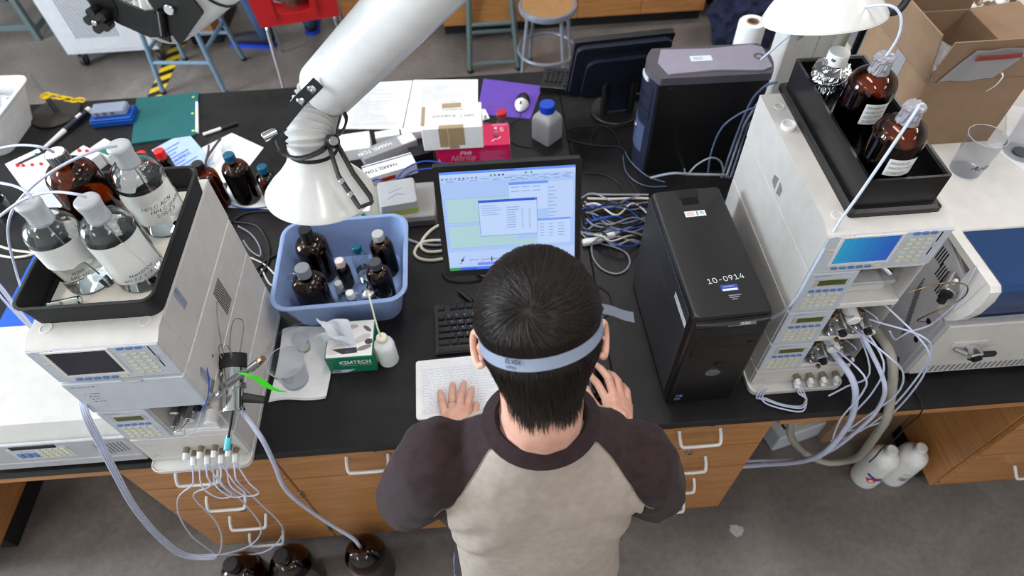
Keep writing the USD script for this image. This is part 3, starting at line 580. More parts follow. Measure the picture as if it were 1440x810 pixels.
def wrap_cap(t, h, nr, mat_='frosted'):                       # cone of laboratory film wrapped over the neck
    a = np.arange(20) / 20 * 2 * PI; m = lathe([(0, h - .034), (nr + .004, h - .036), (nr + .005, h - .030), (nr + .0035, h - .012), (nr + .0065, h + .010), (nr + .006, h + .014), (nr + .002, h + .0155), (0, h + .0155)], 28)
    v = m.vertices; v += (fbm(v * 160, 2, 5)[:, None] - .5) * .0022; t.p('film_cap', m, mat_, smooth=50)
def filt(pts, loc):
    def f(t, h, nr):
        wrap_cap(t, h, nr); c = t.p('inlet_tube', tube([np.array(p) for p in pts], .0016, 6), 'tube_white'); e = V(*pts[-1])
        t.p('inlet_filter', along(cyl(.0095, 0, .026, 18, .001), e + V(0, 0, -.012), e + V(.01, -.006, -.03)), 'steel', c)
    return f
TZ = B + .5722
s = dict(sh=.70, nk=.86, fill=.66, liquid='water', glass='clear_glass')
raw('white_haze', {'t': ('transparent_bsdf', {}), 'd': ('principled_bsdf', {'base_color': (.93, .93, .92), 'roughness': .5}), 'm': ('mix_closure', {'fac': .80})}, [('t.BSDF', 'm.closure1'), ('d.BSDF', 'm.closure2')], 'm.closure')
def film_label(a0, z0, z1, w, lines, x0, y0, R=.0505, hh=.0068):                   # a white film label on the near side, with handwriting
    def f(t, h, nr):
        A, Zg = np.meshgrid(np.linspace(-1, 1, 40), np.linspace(0, 1, 12), indexing='ij'); edge = (fbm(np.stack([A * 2.2, Zg * 0 + x0 * 90, A * 0], -1), 3, 3) - .5) * .022
        th = a0 + A * w / 2 / R + (fbm(np.stack([Zg * 3, A * 0, A * 0 + y0 * 50], -1), 2, 6) - .5) * .25 * A; zz = z0 + (z1 - z0) * Zg + edge * (1 - Zg)
        v = np.stack([(R + .0005) * np.cos(th), (R + .0005) * np.sin(th), zz], -1).reshape(-1, 3); f = np.array([[i * 12 + j, (i + 1) * 12 + j, (i + 1) * 12 + j + 1, i * 12 + j + 1] for i in range(39) for j in range(11)]); t.p('white_label', (v, np.vstack([f[:, [0, 1, 2]], f[:, [0, 2, 3]]])), 'white_haze', smooth=60)
        k = Ink()
        for i, (q, dx) in enumerate(lines): k.text(q, x0 + dx, y0 - i * .0115, hh, (.08, .08, .14), 1, rot=.06 - .03 * i, slant=.35, sx=1.15)
        t.p('handwriting', k.put((0, 0, 0), (1, 0, 0), (0, 1, 0), .0007, around(0, 0, R, -PI / 2 + .62, 0)), 'print_ink')
    return f
def both(*fs):
    def f(t, h, nr):
        for q in fs: q(t, h, nr)
    return f
bottle('solvent_bottle', 'clear solvent bottle with a written white label, nearest the right edge of the left tray', (-.752, .900, TZ), .0505, .208, .017, extra=both(filt([(0, 0, .215), (.008, -.004, .12), (.028, -.012, .034)], 0), film_label(-PI / 2 + .50, .034, .140, .125, [('NaH2PO4', -.004), ('pH 3.2 1-8-13', -.018), ('A  filtered', .0)], -.018, .052)), **s)
bottle('solvent_bottle', 'clear solvent bottle at the front left corner of the left tray, with black writing', (-.862, .905, TZ), .0505, .208, .017, extra=both(filt([(0, 0, .215), (.004, -.004, .12), (.030, -.016, .030)], 0), film_label(-PI / 2 + .45, .088, .142, .120, [('H2O', .0), ('MQ 1/8', -.008)], -.02, .066)), **s)
bottle('solvent_bottle', 'clear solvent bottle marked HPLC ACN at the back of the left tray', (-.742, 1.055, TZ), .0505, .208, .017, extra=both(filt([(0, 0, .215), (.006, 0, .12), (.030, -.020, .040)], 0), film_label(-PI / 2 + .50, .040, .128, .125, [('HPLC ACN', -.02), ('HPLC grade', -.006), ('1/8/13', .0)], -.016, .085, hh=.0085)), **s)
bottle('solvent_bottle', 'large amber solvent bottle at the back left corner of the left tray', (-.876, 1.060, TZ), .0505, .205, .016, fill=.42, cap='screw', cap_r=.020, ridges='steel', sh=.70, nk=.88)
solo('tray_liner', 'cream paper liner under the bottles in the left tray', 'paper', slab(rrect(-.112, .112, -.172, .172, .012), 0, .0003), mat('liner_cream', (.90, .87, .82), .7), (-.818, .983, B + .5718))
gt = Thing('glass_tube', 'clear glass tube lying at the front left corner of the left tray', 'tube', (-.885, .832, TZ + .011))
gt.p('barrel', along(lathe([(.0075, 0), (.0095, .002), (.0095, .062), (.0075, .064), (.0070, .060), (.0070, .004)], 20, True), V(-.036, -.006, 0), V(.04, .006, .002)), 'clear_glass'); gt.p('plunger', rod((-.034, -.006, 0), (-.01, -.002, 0), .0066, 14), 'frosted')
RZ = B + .6466
def loop(t, h, nr):
    m = lathe([(0, h - .030), (nr + .006, h - .030), (nr + .004, h - .020), (nr + .003, h - .004), (nr + .0045, h + .004), (nr + .002, h + .008), (0, h + .007)], 36).subdivide(); v = m.vertices; v += (fbm(v * 190, 3, 5)[:, None] - .5) * V(.011, .011, .006); t.p('film_cap', m, mat('film_clear', (.84, .84, .88), .2, transmission_weight=.55), smooth=20)
bottle('amber_bottle', 'amber bottle with a written label at the back of the black box tray, taped neck', (.812, 1.108, RZ), .050, .195, .016, fill=.68, sh=.68, nk=.86, extra=loop, tag=tag_print(.050, -PI / 2 + .02, .070, .050, .050, ['Mobile A', 'ACN 10%', 'H2O 90%', '1/08/13'], hh=.0062))
bottle('amber_bottle', 'amber bottle with a written label at the front of the black box tray, taped neck', (.798, .945, RZ), .050, .195, .016, fill=.68, sh=.68, nk=.86, extra=loop, tag=tag_print(.050, -PI / 2 + .02, .072, .058, .040, ['Mobile B', 'MeOH / H2O', '1/08/13'], hh=.0062))
mat('white_foil', (.93, .93, .93), .3)
fb = Thing('foil_bottle', 'bottle wrapped in crinkled aluminium foil at the back left of the black box tray', 'bottle', (.785, 1.222, RZ))
m = lathe([(0, 0), (.030, 0), (.033, .01), (.033, .055), (.030, .068), (.040, .080), (.043, .093), (.040, .103), (.026, .110), (.0225, .114), (.0225, .136), (.021, .140), (0, .141)], 48); m = m.subdivide().subdivide(); v = m.vertices
k = (v[:, 2] < .114)[:, None]; v += (fbm(v * 170, 3, 9)[:, None] - .5) * V(.012, .012, .010) * k + (fbm(v * 60 + 4, 2, 2)[:, None] - .5) * .004; fb.p('foil_wrap', trimesh.Trimesh(v, m.faces, process=False), 'foil', smooth=20)
fb.p('foil_lid', xf(lathe([(0, .005), (.0232, .005), (.0235, .028), (.022, .0315), (0, .032)], 28), (0, 0, .112)), 'white_foil')

# ---- the blue tub and what stands in it
tb = Thing('wash_tub', 'light blue plastic tub full of bottles behind the tissue box', 'tub', (-.474, 1.285, B), .025)
tb.p('tub_body', basin(.190, .168, .050, .145, .004, .030, .010, .005, 6), 'tub_blue', smooth=50)
Z = B + .0055
bottle('amber_bottle', 'large amber bottle with tall black cap at the back left of the blue tub', (-.575, 1.350, Z), .050, .200, .0165, cap='screw', cap_h=.044, fill=.6)
def sidearm(t, h, nr):
    t.p('stopper', lathe([(0, h - .02), (nr + .003, h - .02), (nr + .004, h + .004), (nr + .003, h + .012), (0, h + .013)], 24), mat('grey_stopper', (.52, .54, .57), .4)); t.p('ring_handle', tube([(-nr - .002 - .016 + .016 * math.cos(a), 0, h * .86 + .018 * math.sin(a)) for a in np.linspace(0, 2 * PI, 13)[:-1]], .0022, 6, 3, True), 'clear_glass')
bottle('amber_bottle', 'amber bottle with grey stopper and white label at the front left of the blue tub', (-.567, 1.208, Z), .050, .190, .018, fill=.55, extra=sidearm, tag=tag_print(.050, -PI / 2 + .15, .045, .062, .022, ['Ethanol'], hh=.007))
bottle('amber_bottle', 'amber bottle with greyish white cap at the back right of the blue tub', (-.362, 1.345, Z), .037, .172, .014, cap='screw', ridges=mat('cap_grey', (.70, .70, .71), .4), fill=.6)
bottle('amber_bottle', 'amber bottle with dark grey cap near the right wall of the blue tub', (-.365, 1.238, Z), .037, .165, .014, cap='screw', ridges=mat('cap_dark_grey', (.27, .27, .29), .4), fill=.6)
bottle('clear_bottle', 'clear glass bottle with teal cap in the middle of the blue tub', (-.430, 1.318, Z), .026, .150, .010, glass='thin_glass', fill=.3, liquid='water', cap='screw', ridges='teal_cap')
bottle('small_amber_bottle', 'small amber bottle with pinkish white cap in the middle of the blue tub', (-.487, 1.295, Z), .023, .118, .010, cap='screw', ridges=mat('cap_pink_white', (.90, .84, .83), .4), fill=.5)
bottle('small_bottle', 'small clear bottle with grey cap in front of the small amber bottle in the tub', (-.489, 1.222, Z), .017, .098, .008, glass='thin_glass', fill=.4, liquid='water', cap='screw', ridges='cap_grey')
bottle('small_bottle', 'small clear bottle with pure white cap at the front of the blue tub', (-.450, 1.182, Z), .016, .098, .0085, glass='thin_glass', fill=.5, liquid='water', cap='screw', ridges='white_plastic')
def beaker(name, label, loc, R, h, flare=.0, mat_='thin_glass', mark=None, contents=None, category='beaker', lip=.002):
    t = Thing(name, label, category, loc); t.p('wall', lathe(shell([(R - flare - .002, 0), (R - flare, .003), (R, h - .004), (R + lip, h - .001), (R + lip, h)], .0012, .0015), 32), mat_)
    t.p('rim', tube([((R + lip * .6) * math.cos(a), (R + lip * .6) * math.sin(a), h) for a in np.linspace(0, 2 * PI, 25)[:-1]], .0011, 6, 2, True), 'clear_glass' if mat_ == 'thin_glass' else 'frosted')
    if mark: t.p('marking', mark, 'print_ink')
    if contents: contents(t)
    return t
beaker('glass_beaker', 'clear glass beaker with a dark stirrer in the middle of the blue tub', (-.418, 1.215, Z), .026, .085, contents=lambda t: t.p('stirrer', rod((-.01, 0, .01), (.022, .012, .1), .0022, 8), 'dark_slot'))
beaker('glass_beaker', 'clear glass beaker at the front right corner of the blue tub', (-.352, 1.186, Z), .024, .088, contents=lambda t: t.p('stirrer', rod((-.008, 0, .006), (.02, -.01, .098), .0018, 8), 'clear_glass'))
ft = Thing('foil_topped_vial', 'vial with crumpled white foil top between two beakers in the blue tub', 'vial', (-.398, 1.182, Z)); ft.p('glass', lathe(shell([(.018, 0), (.019, .003), (.019, .088), (.016, .09)], .0012, .0015), 24), 'thin_glass')
m = trimesh.creation.icosphere(3, .019); v = m.vertices; v += (fbm(v * 130, 3, 3)[:, None] - .5) * .009; v[:, 2] = v[:, 2] * .55 + .092; ft.p('foil_top', m, 'foil', smooth=25)

# ---- wash bottle, tissue box, towel, glassware in front of the tub
wb = Thing('wash_bottle', 'milky plastic wash bottle with a bent spout between tissue box and notebook', 'bottle', (-.342, 1.006, B))
wb.p('bottle_body', lathe([(0, 0), (.026, 0), (.0295, .004), (.0295, .078), (.027, .090), (.020, .099), (.0145, .103), (.0135, .108), (0, .108)], 32), 'milky_plastic', smooth=50)
wb.p('cap', cyl(.0155, .104, .124, 26, .003), mat('cap_cream', (.90, .88, .80), .4)); wb.p('spout', tube([(0, 0, .122), (-.002, .0, .150), (-.006, .016, .185), (-.012, .045, .222), (-.016, .062, .232), (-.022, .085, .222)], .0026, 8), 'cap_cream')
tw = Thing('tissue_box', 'white and green box of laboratory tissues in front of the blue tub', 'box', (-.509, .972, B), .0)
tx, ty, th_ = .136, .128, .080; tw.p('carton', box(0, tx, 0, ty, 0, th_, .0015), mat('carton_green', (.02, .46, .33), .5))
ink = Ink(); ink.rect(.003, .003, tx - .003, ty - .003, (.93, .93, .93), 0)
for (cx_, cy_, rx_, ry_, a_, c_) in ((.030, .03, .028, .016, .4, (.86, .84, .83)), (.110, .030, .022, .008, .3, (.55, .50, .50)), (.102, .062, .026, .012, .5, (.80, .77, .76)), (.115, .095, .016, .006, 2.4, (.45, .40, .40)), (.070, .105, .018, .008, .1, (.75, .72, .72)), (.122, .050, .012, .010, 0, (.25, .23, .25))):
    a = np.linspace(0, 2 * PI, 13); q = np.column_stack([cx_ + rx_ * np.cos(a) * math.cos(a_) - ry_ * np.sin(a) * math.sin(a_), cy_ + rx_ * np.cos(a) * math.sin(a_) + ry_ * np.sin(a) * math.cos(a_)]); q[:, 0] = np.clip(q[:, 0], .004, tx - .004); q[:, 1] = np.clip(q[:, 1], .004, ty - .004); ink.tris([[(np.clip(cx_, .005, tx - .005), cy_), q[i], q[i + 1]] for i in range(12)], c_, 1)
ink.tris([[(.018, .03), (.05, .012), (.092, .015)], [(.018, .03), (.092, .015), (.088, .034)]], (.22, .18, .22), 2); ink.disc(.066, .022, .012, (.30, .26, .42), 3, ry=.004)
tw.p('top_print', ink.put((0, 0, th_), (1, 0, 0), (0, 1, 0)), 'print_ink')
ink = Ink(); ink.text('KIMTECH', .036, .046, .0165, (.95, .97, .95), 1, bold=True, sx=.85); ink.text('SCIENCE', .090, .037, .006, (.8, .9, .85), 1); ink.rect(.04, .037, .085, .040, (.5, .75, .65), 1); ink.quad((.002, .002), (.05, .002), (.075, .018), (.012, .018), (.84, .86, .92), 1); ink.rect(.010, .007, .032, .014, (.40, .38, .58), 2)
tw.p('front_print', ink.put((0, 0, 0), (1, 0, 0), (0, 0, 1)), 'print_ink')
ink = Ink(); ink.rect(.020, .004, .04, .075, (.92, .93, .93), 0); tw.p('side_print', ink.put((tx, 0, 0), (0, 1, 0), (0, 0, 1)), 'print_ink')
def sheet(fn, nu, nv, th=.0006):
    U, Q = np.meshgrid(np.linspace(0, 1, nu), np.linspace(0, 1, nv), indexing='ij'); p = fn(U, Q); n = np.gradient(p, axis=0); n2 = np.gradient(p, axis=1); nn = np.cross(n, n2); nn /= np.maximum(np.linalg.norm(nn, axis=-1, keepdims=True), 1e-9)
    v = np.vstack([(p + nn * th / 2).reshape(-1, 3), (p - nn * th / 2).reshape(-1, 3)]); N = nu * nv; f = []
    for i in range(nu - 1):
        for j in range(nv - 1):
            a, b, c, d = i * nv + j, (i + 1) * nv + j, (i + 1) * nv + j + 1, i * nv + j + 1
            f += [(a, b, c), (a, c, d), (N + a, N + c, N + b), (N + a, N + d, N + c)]
    e = [i * nv for i in range(nu)] + [(nu - 1) * nv + j for j in range(1, nv)] + [i * nv + nv - 1 for i in range(nu - 2, -1, -1)] + [j for j in range(nv - 2, 0, -1)]
    for a, b in zip(e, e[1:] + e[:1]): f += [(a, N + a, N + b), (a, N + b, b)]
    return trimesh.Trimesh(v, np.array(f), process=False)
mat('tissue', (.86, .88, .91), .8, subsurface_weight=.2, subsurface_scale=.01)
def tis(U, Q):                                                  # a plume of tissue rising from the slot, folded over to the left
    x = .062 + (Q - .5) * .05 * (1 + U * .9) - U * .045; y = .045 + U * .062 + .010 * np.sin(Q * 7) * (1 - U * .4); z = th_ + .052 * np.sin(U * 1.9) - .010 * U * U + .012 * np.cos(Q * 6.5 + 1.5 * U) * U
    return np.stack([x, y, z], -1) + (fbm(np.stack([U * 3, Q * 3, U * 0], -1), 3, 4)[..., None] - .5) * .014 * (.15 + U[..., None])
def tis2(U, Q):
    x = .066 + (Q - .5) * .045 - U * .075; y = .045 + U * .015 + .008 * np.sin(Q * 5 + 1); z = th_ + .034 * np.sin(U * 2.6) + .006 * np.sin(Q * 6) * U
    return np.stack([x, y, z], -1) + (fbm(np.stack([U * 3 + 5, Q * 3, U * 0], -1), 3, 8)[..., None] - .5) * .012 * (.15 + U[..., None])
tw.p('tissue', sheet(tis, 18, 18), 'tissue', smooth=40); tw.p('tissue', sheet(tis2, 18, 18), 'tissue', smooth=40)
pt = lambda U, Q: np.stack([-.676 + .160 * U + .006 * np.sin(Q * 3), .892 + .245 * Q + .004 * np.sin(U * 6), B + .0035 + .002 * fbm(np.stack([U * 4, Q * 5, U * 0], -1), 3, 6)], -1)
ptow = Thing('paper_towel', 'folded white paper towel on the black bench beside the left stack', 'towel', (0, 0, 0)); ptow.p('towel_layer', sheet(pt, 14, 18, .003), 'white_paper', smooth=50)
ptow.p('towel_layer', sheet(lambda U, Q: pt(U, Q) + V(.004, .003, .0034) + np.stack([U * 0, U * 0, .003 * np.maximum(0, U - .8) * 5], -1), 14, 18, .002), 'white_paper', smooth=50)
beaker('plastic_beaker', 'clear plastic beaker of white residue standing on the paper towel', (-.606, .955, B + .0095), .050, .100, .012, 'clear_plastic', contents=lambda t: t.p('residue', cyl(.034, .0018, .006, 24, .002), 'frosted'))
beaker('plastic_cup', 'small cream-bottomed plastic cup at the back of the paper towel', (-.594, 1.060, B + .0095), .024, .055, .006, 'clear_plastic', contents=lambda t: t.p('residue', cyl(.015, .0018, .010, 24, .002), 'cap_cream'), category='cup')

# ---- amber bottles behind the left stack and on the floor
solo('paper_sheet', 'white paper sheet lying under the two teal-capped amber bottles', 'paper', slab([(-.985, 1.842), (-.80, 1.80), (-.745, 1.665), (-.975, 1.700)], 0, .0008), 'white_paper', (0, 0, B))
bottle('amber_bottle', 'tall dark amber bottle with teal cap behind the left stack', (-.890, 1.742, B + .0012), .047, .195, .015, cap='screw', ridges='teal_cap', fill=.64)
bottle('amber_bottle', 'shorter half-empty amber bottle with teal cap beside the white hood', (-.788, 1.722, B + .0012), .036, .150, .013, cap='screw', ridges='teal_cap', fill=.35, liquid='amber_liquid')
bottle('amber_bottle', 'amber bottle with black cap partly hidden by the left stack', (-.995, 1.720, B), .047, .185, .015, cap='screw', ridges='black_plastic', fill=.5, liquid='amber_light')
for i, (x, y, l) in enumerate([(-1.268, 1.885, 'small amber bottle with red cap, left of the pair behind the clear bottles'), (-1.205, 1.895, 'small amber bottle with red cap, right of the pair, beside the plastic sleeve')]): bottle('small_amber_bottle', l, (x, y, B), .024, .110, .012, cap='screw', cap_h=.03, cap_r=.0185, ridges='red_cap', fill=.6)
for x, y, l, c in ((-.955, .630, 'big amber jug with black cap standing leftmost on the floor', True), (-.792, .645, 'big amber jug with black cap standing middle on the floor', True), (-.536, .660, 'big amber jug with a clear hose in its open neck on the floor', False)):
    bottle('waste_jug', l, (x, y, 0), .072, .315, .019, cap='screw' if c else None, cap_h=.034, cap_r=.0245, ridges='black_plastic' if c else 0, fill=.6, sh=.62, nk=.86, th=.003)
def jug(label, loc, rz, side):
    t = Thing('bleach_bottle', label, 'bottle', loc, rz); t.p('bottle_body', lathe([(0, 0), (.046, 0), (.051, .005), (.052, .03), (.052, .185), (.049, .205), (.038, .222), (.022, .231), (.0165, .235), (.0165, .243), (0, .243)], 32), 'white_plastic', smooth=50)
    t.p('cap', cyl(.0195, .238, .268, 26, .002), 'white_plastic'); k = Ink()
    if side:
        k.quad((-.03, .02), (-.01, .0), (.03, .035), (.012, .05), (.82, .15, .2), 0); k.quad((-.035, .045), (.03, .018), (.034, .028), (-.03, .058), (.25, .25, .65), 1); k.disc(-.006, .012, .016, (.86, .2, .22), 0); k.disc(-.006, .012, .009, (.95, .93, .93), 1)
    else: k.rect(-.02, .0, .02, .035, (.75, .72, .75), 0); k.rect(-.012, .004, .008, .02, (.45, .45, .5), 1); k.rect(-.02, .055, .01, .06, (.85, .45, .5), 0)
    t.p('label_print', k.put((0, 0, 0), (1, 0, 0), (0, 1, 0), .0006, around(0, 0, .052, -PI / 2 - .35, .07)), 'print_ink')
jug('white plastic bottle with a red and blue print under the bench', (1.392, .866, 0), 0, True); jug('white plastic bottle right of its red and blue printed twin under the bench', (1.502, .866, 0), .2, False)
# ------------------------------------------------------------------ computers
KEY1 = [(.0, 1), (1.5, 1), (2.5, 1), (3.5, 1), (4.5, 1), (6.0, 1), (7, 1), (8, 1), (9, 1), (10.5, 1), (11.5, 1), (12.5, 1), (13.5, 1)]
def key_rows():
    r = [(5.3, KEY1 + [(14.75, 1), (15.75, 1), (16.75, 1)]), (4, [(i, 1) for i in range(13)] + [(13, 1.5), (14.75, 1), (15.75, 1), (16.75, 1), (18, 1), (19, 1), (20, 1), (21, 1)])]
    r += [(3, [(0, 1.4)] + [(1.4 + i, 1) for i in range(12)] + [(13.4, 1.1), (14.75, 1), (15.75, 1), (16.75, 1), (18, 1), (19, 1), (20, 1), (21, 1)])]
    r += [(2, [(0, 1.7)] + [(1.7 + i, 1) for i in range(11)] + [(12.7, 1.8), (18, 1), (19, 1), (20, 1), (21, 1)])]
    r += [(1, [(0, 2.2)] + [(2.2 + i, 1) for i in range(10)] + [(12.2, 2.3), (15.75, 1), (18, 1), (19, 1), (20, 1), (21, 1)])]
    return r + [(0, [(0, 1.5), (1.5, 1), (2.5, 1.4), (3.9, 5.6), (9.5, 1.4), (10.9, 1), (11.9, 1), (12.9, 1.6), (14.75, 1), (15.75, 1), (16.75, 1), (18, 2), (20, 1), (21, 1)])]
def keycap(x, y, w, d, z0, z1, t=.0022): return ring_loft([(rr_pts(w / 2, d / 2, .0015, 1, x, y), z0), (rr_pts(w / 2 - t, d / 2 - t, .002, 1, x, y + .0008), z1)], caps=(False, True))
mat('key_black', (.10, .10, .11), .42)
kb = Thing('keyboard', 'black keyboard in front of the lit screen, half hidden by the operator', 'keyboard', (-.203, 1.004, B), 0.015)
kb.p('keyboard_base', profile_x([(0, .004), (.002, 0), (.166, 0), (.168, .030), (.160, .032), (.008, .016), (.0, .012)], 0, .452), 'black_plastic'); kb.p('palm_edge', box(.005, .447, .002, .016, .012, .0175, .002), 'black_plastic')
P_ = .0246; leg = Ink(); letters = {4: '`1234567890-=', 3: ' QWERTYUIOP[]', 2: ' ASDFGHJKL;', 1: ' ZXCVBNM,./'}
for r, ks in key_rows():
    y = .022 + (r + .5) * .0212 + (.006 if r > 5 else 0)
    for i, (k, w) in enumerate(ks):
        if k > 17.2: continue
        x = .008 + (k + w / 2) * P_; zb = .014 + y * .1; kb.p('key', keycap(x, y, w * P_ - .0024, .0188, zb, zb + .0085), 'key_black', smooth=False)
        ch = letters.get(r, '')[i:i + 1]
        if ch.strip(): leg.text(ch, x - .005, y + .0012, .0045, (.82, .82, .82), 0)
tt = np.concatenate(leg.t).reshape(-1, 2); kb.p('key_legends', trimesh.Trimesh(np.column_stack([tt, .0142 + np.round((tt[:, 1] - .022 - .0106) / .0212) * .00212 + .00326 + .0094]), np.arange(len(tt)).reshape(-1, 3), process=False), mat('legend_white', (.85, .85, .85), .5), kind='stuff', smooth=False)
mon = Thing('computer_monitor', 'black flat screen showing chromatography software in front of the operator', 'monitor', (.041, 1.275, B), -.01)
a_ = math.atan2(.11, .34); U_, V_ = V(1, 0, 0), V(0, math.sin(a_), math.cos(a_)); N_ = np.cross(U_, V_); MW, MH = .410, .357
O_ = V(-MW / 2, -.055, .102)
def mplate(outline, th, off=0): return plate(O_ + N_ * off, U_, V_, outline, th)
sw0, sw1, sh0, sh1 = .017, MW - .017, .020, MH - .017
mon.p('housing', mplate(rrect(0, MW, 0, MH, .006), .022, -.024), 'black_plastic'); mon.p('rear_shell', mplate(rrect(.05, MW - .05, .05, MH - .05, .03), .03, -.052), 'black_plastic')
bz = mon.p('bezel', mplate(sg.Polygon(list(rrect(0, MW, 0, MH, .006).exterior.coords), [list(sg.box(sw0, sh0, sw1, sh1).exterior.coords)]), .004, -.002), 'black_satin')
S = Ink(); W1, H1 = sw1 - sw0, sh1 - sh0
def R(x0, y0, x1, y1, c, l=1): S.rect(x0 * W1, y0 * H1, x1 * W1, y1 * H1, c, l)
def L(x, y, w, c=(.55, .62, .82), h=.006, l=4): R(x, y, x + w, y + h, c, l)
R(0, 0, 1, 1, (.74, .83, .98), 0); R(0, .975, 1, 1, (.42, .62, .98), 1); L(.45, .985, .1, (.15, .3, .7)); R(0, .945, 1, .975, (.84, .89, .99), 1); R(0, .90, 1, .945, (.78, .86, .99), 1)
rg = random.Random(3)
for i in range(9): R(.015 + i * .031, .925, .027 + i * .031, .94, rg.choice([(.25, .3, .4), (.4, .45, .6), (.8, .5, .5), (.5, .6, .8)]), 3)
for i, c in enumerate(((.5, .6, .3), (.3, .6, .3), (.2, .25, .5), (.25, .3, .55))): R(.37 + i * .03, .94, .385 + i * .03, .955, c, 3)
for x in (.635, .675): S.disc(x * W1, .955 * H1, .0032, (.1, .75, .45), 3)
for i in range(11): L(.05 + i * .085, .905 + .01 * (i % 2), .055, (.5, .58, .78))
for k in range(6): L(.52 + k * .08, .925, .05, (.55, .63, .82)); L(.52 + k * .08, .89, .045, (.55, .63, .82))
R(.03, .50, .55, .74, (.76, .88, .86), 1); R(.03, .24, .55, .47, (.76, .88, .86), 1); R(.55, .24, .80, .30, (.76, .88, .86), 1)
for y in (.74, .5, .47, .24): R(.03, y, .55, y + .004, (.62, .74, .92), 2)
for k in range(14): L(.008, .26 + k * .035, .012, (.55, .63, .85), .004)
R(.505, .60, .795, .87, (.84, .90, 1), 5); R(.505, .845, .795, .87, (.45, .63, .95), 6); R(.27, .355, .71, .715, (.84, .90, 1), 8); R(.27, .690, .71, .715, (.12, .38, .85), 9); R(.695, .693, .707, .712, (.9, .35, .4), 10); R(.268, .355, .271, .715, (.3, .5, .9), 9); R(.709, .355, .712, .715, (.3, .5, .9), 9); R(.268, .352, .712, .356, (.3, .5, .9), 9)
for k in range(7): L(.29, .655 - k * .022, .11 + .02 * (k % 3), l=10, h=.005) if k < 5 else None
for k in range(9): L(.475, .63 - k * .025, .07 + .03 * (k < 2), l=10, h=.006); L(.59, .60 - k * .022, .015, l=10); L(.645, .60 - k * .022, .015, l=10)
for k in range(6): L(.52 + (k % 3) * .08, .82 - (k // 3) * .04, .06, l=7)
R(.71, .24, .965, .50, (.84, .90, 1), 5); R(.71, .48, .965, .50, (.5, .66, .95), 6); R(.80, .50, .985, .86, (.82, .88, .99), 2)
for k in range(9): L(.80, .80 - k * .035, .04 + .02 * (k % 2), l=4)
for k in range(5): L(.73, .44 - k * .03, .03, l=7); L(.80, .44 - k * .03, .03, l=7); L(.87, .44 - k * .03, .05, l=7)
R(0, .045, 1, .20, (.80, .87, .99), 1); R(.225, .045, .42, .075, (.55, .58, .95), 2); R(.46, .045, .56, .075, (.55, .58, .95), 2)
for i in range(5): R(.17 + i * .09, .085, .172 + i * .09, .125, (.4, .45, .6), 3); L(.17 + i * .09, .105, .07, (.45, .5, .65))
S.disc(.107 * W1, .11 * H1, .004, (.1, .1, .15), 4); S.line([(.09 * W1, .07 * H1), (.125 * W1, .15 * H1)], .002, (.1, .1, .15), 4); R(.335, .085, .345, .13, (.1, .1, .15), 4)
R(0, 0, 1, .03, (.15, .40, .92), 2); R(0, 0, .085, .03, (.25, .62, .30), 3); R(.22, .003, .40, .027, (.25, .5, .97), 3)
S.c = [tuple(np.array(q) * V(.78, .86, .98)) for q in S.c]; mon.p('screen', S.put(O_ + U_ * sw0 + V_ * sh0 + N_ * .0002, U_, V_, .0002), 'screen_glow', bz)
mon.p('stand_neck', tube([(0, .075, .26), (0, .095, .22), (0, .10, .12), (0, .09, .015)], [.022, .026, .026, .03], 14, 5), 'black_plastic'); mon.p('stand_base', slab(rrect(-.12, .12, .0, .170, .05), 0, .014), 'black_plastic'); mon.p('power_button', pbox(O_, U_, V_, MW - .05, MW - .038, .006, .013, .004), 'pc_side', bz)

# ---- black mini tower beside the operator
dt = Thing('computer_tower', 'black computer tower marked 10-0914 standing right of the operator', 'computer', (.4335, .796, B), .036)
DW, DD, DH = .188, .428, .404
dt.p('chassis', ring_loft([(rr_pts(DW / 2 - .002, DD / 2 - .012, .006, 3, DW / 2, DD / 2 + .008), .004), (rr_pts(DW / 2 - .002, DD / 2 - .012, .006, 3, DW / 2, DD / 2 + .008), DH - .012), (rr_pts(DW / 2 - .008, DD / 2 - .016, .010, 3, DW / 2, DD / 2 + .008), DH - .002)]), 'black_plastic')
sp = dt.p('side_panel', box(-.0005, .004, .03, DD - .006, .012, DH - .020, .0015), 'pc_side'); dt.p('side_panel', box(DW - .004, DW + .0005, .03, DD - .006, .012, DH - .020, .0015), 'pc_side')
tp = dt.p('top_cover', ring_loft([(rr_pts(DW / 2, DD / 2 - .004, .014, 4, DW / 2, DD / 2), DH - .018), (rr_pts(DW / 2, DD / 2 - .004, .014, 4, DW / 2, DD / 2), DH - .010), (rr_pts(DW / 2 - .004, DD / 2 - .008, .012, 4, DW / 2, DD / 2), DH - .002), (rr_pts(DW / 2 - .010, DD / 2 - .014, .010, 4, DW / 2, DD / 2), DH)]), 'black_plastic', smooth=40)
dt.p('rear_latch', box(.066, .122, DD - .042, DD - .010, DH - .006, DH + .003, .002), 'black_satin', tp); dt.p('latch_recess', box(.072, .116, DD - .066, DD - .040, DH - .001, DH + .0006, .0004), 'black_gloss', tp)
ink = Ink(); ink.rect(.068, .318, .122, .338, (.90, .90, .92), 0); ink.rect(.072, .321, .092, .335, (.85, .75, .76), 1); ink.rect(.098, .322, .102, .336, (.35, .55, .45), 1); ink.rect(.106, .324, .118, .334, (.70, .76, .84), 1); ink.rect(.112, .328, .114, .333, (.5, .55, .6), 2)
ink.text('10-0914', .060, .098, .0150, (.88, .88, .88), 1, rot=.09, bold=False); ink.rect(.086, .072, .128, .092, (.12, .25, .62), 0); ink.rect(.089, .074, .125, .080, (.88, .90, .92), 1); ink.text('PROPERTY', .091, .084, .0042, (.85, .88, .95), 1)
for k in range(3): ink.rect(.098 + .004 * (k == 2), .058 - k * .0055, .098 + .030 - .006 * k, .061 - k * .0055, (.55, .55, .58), 1)
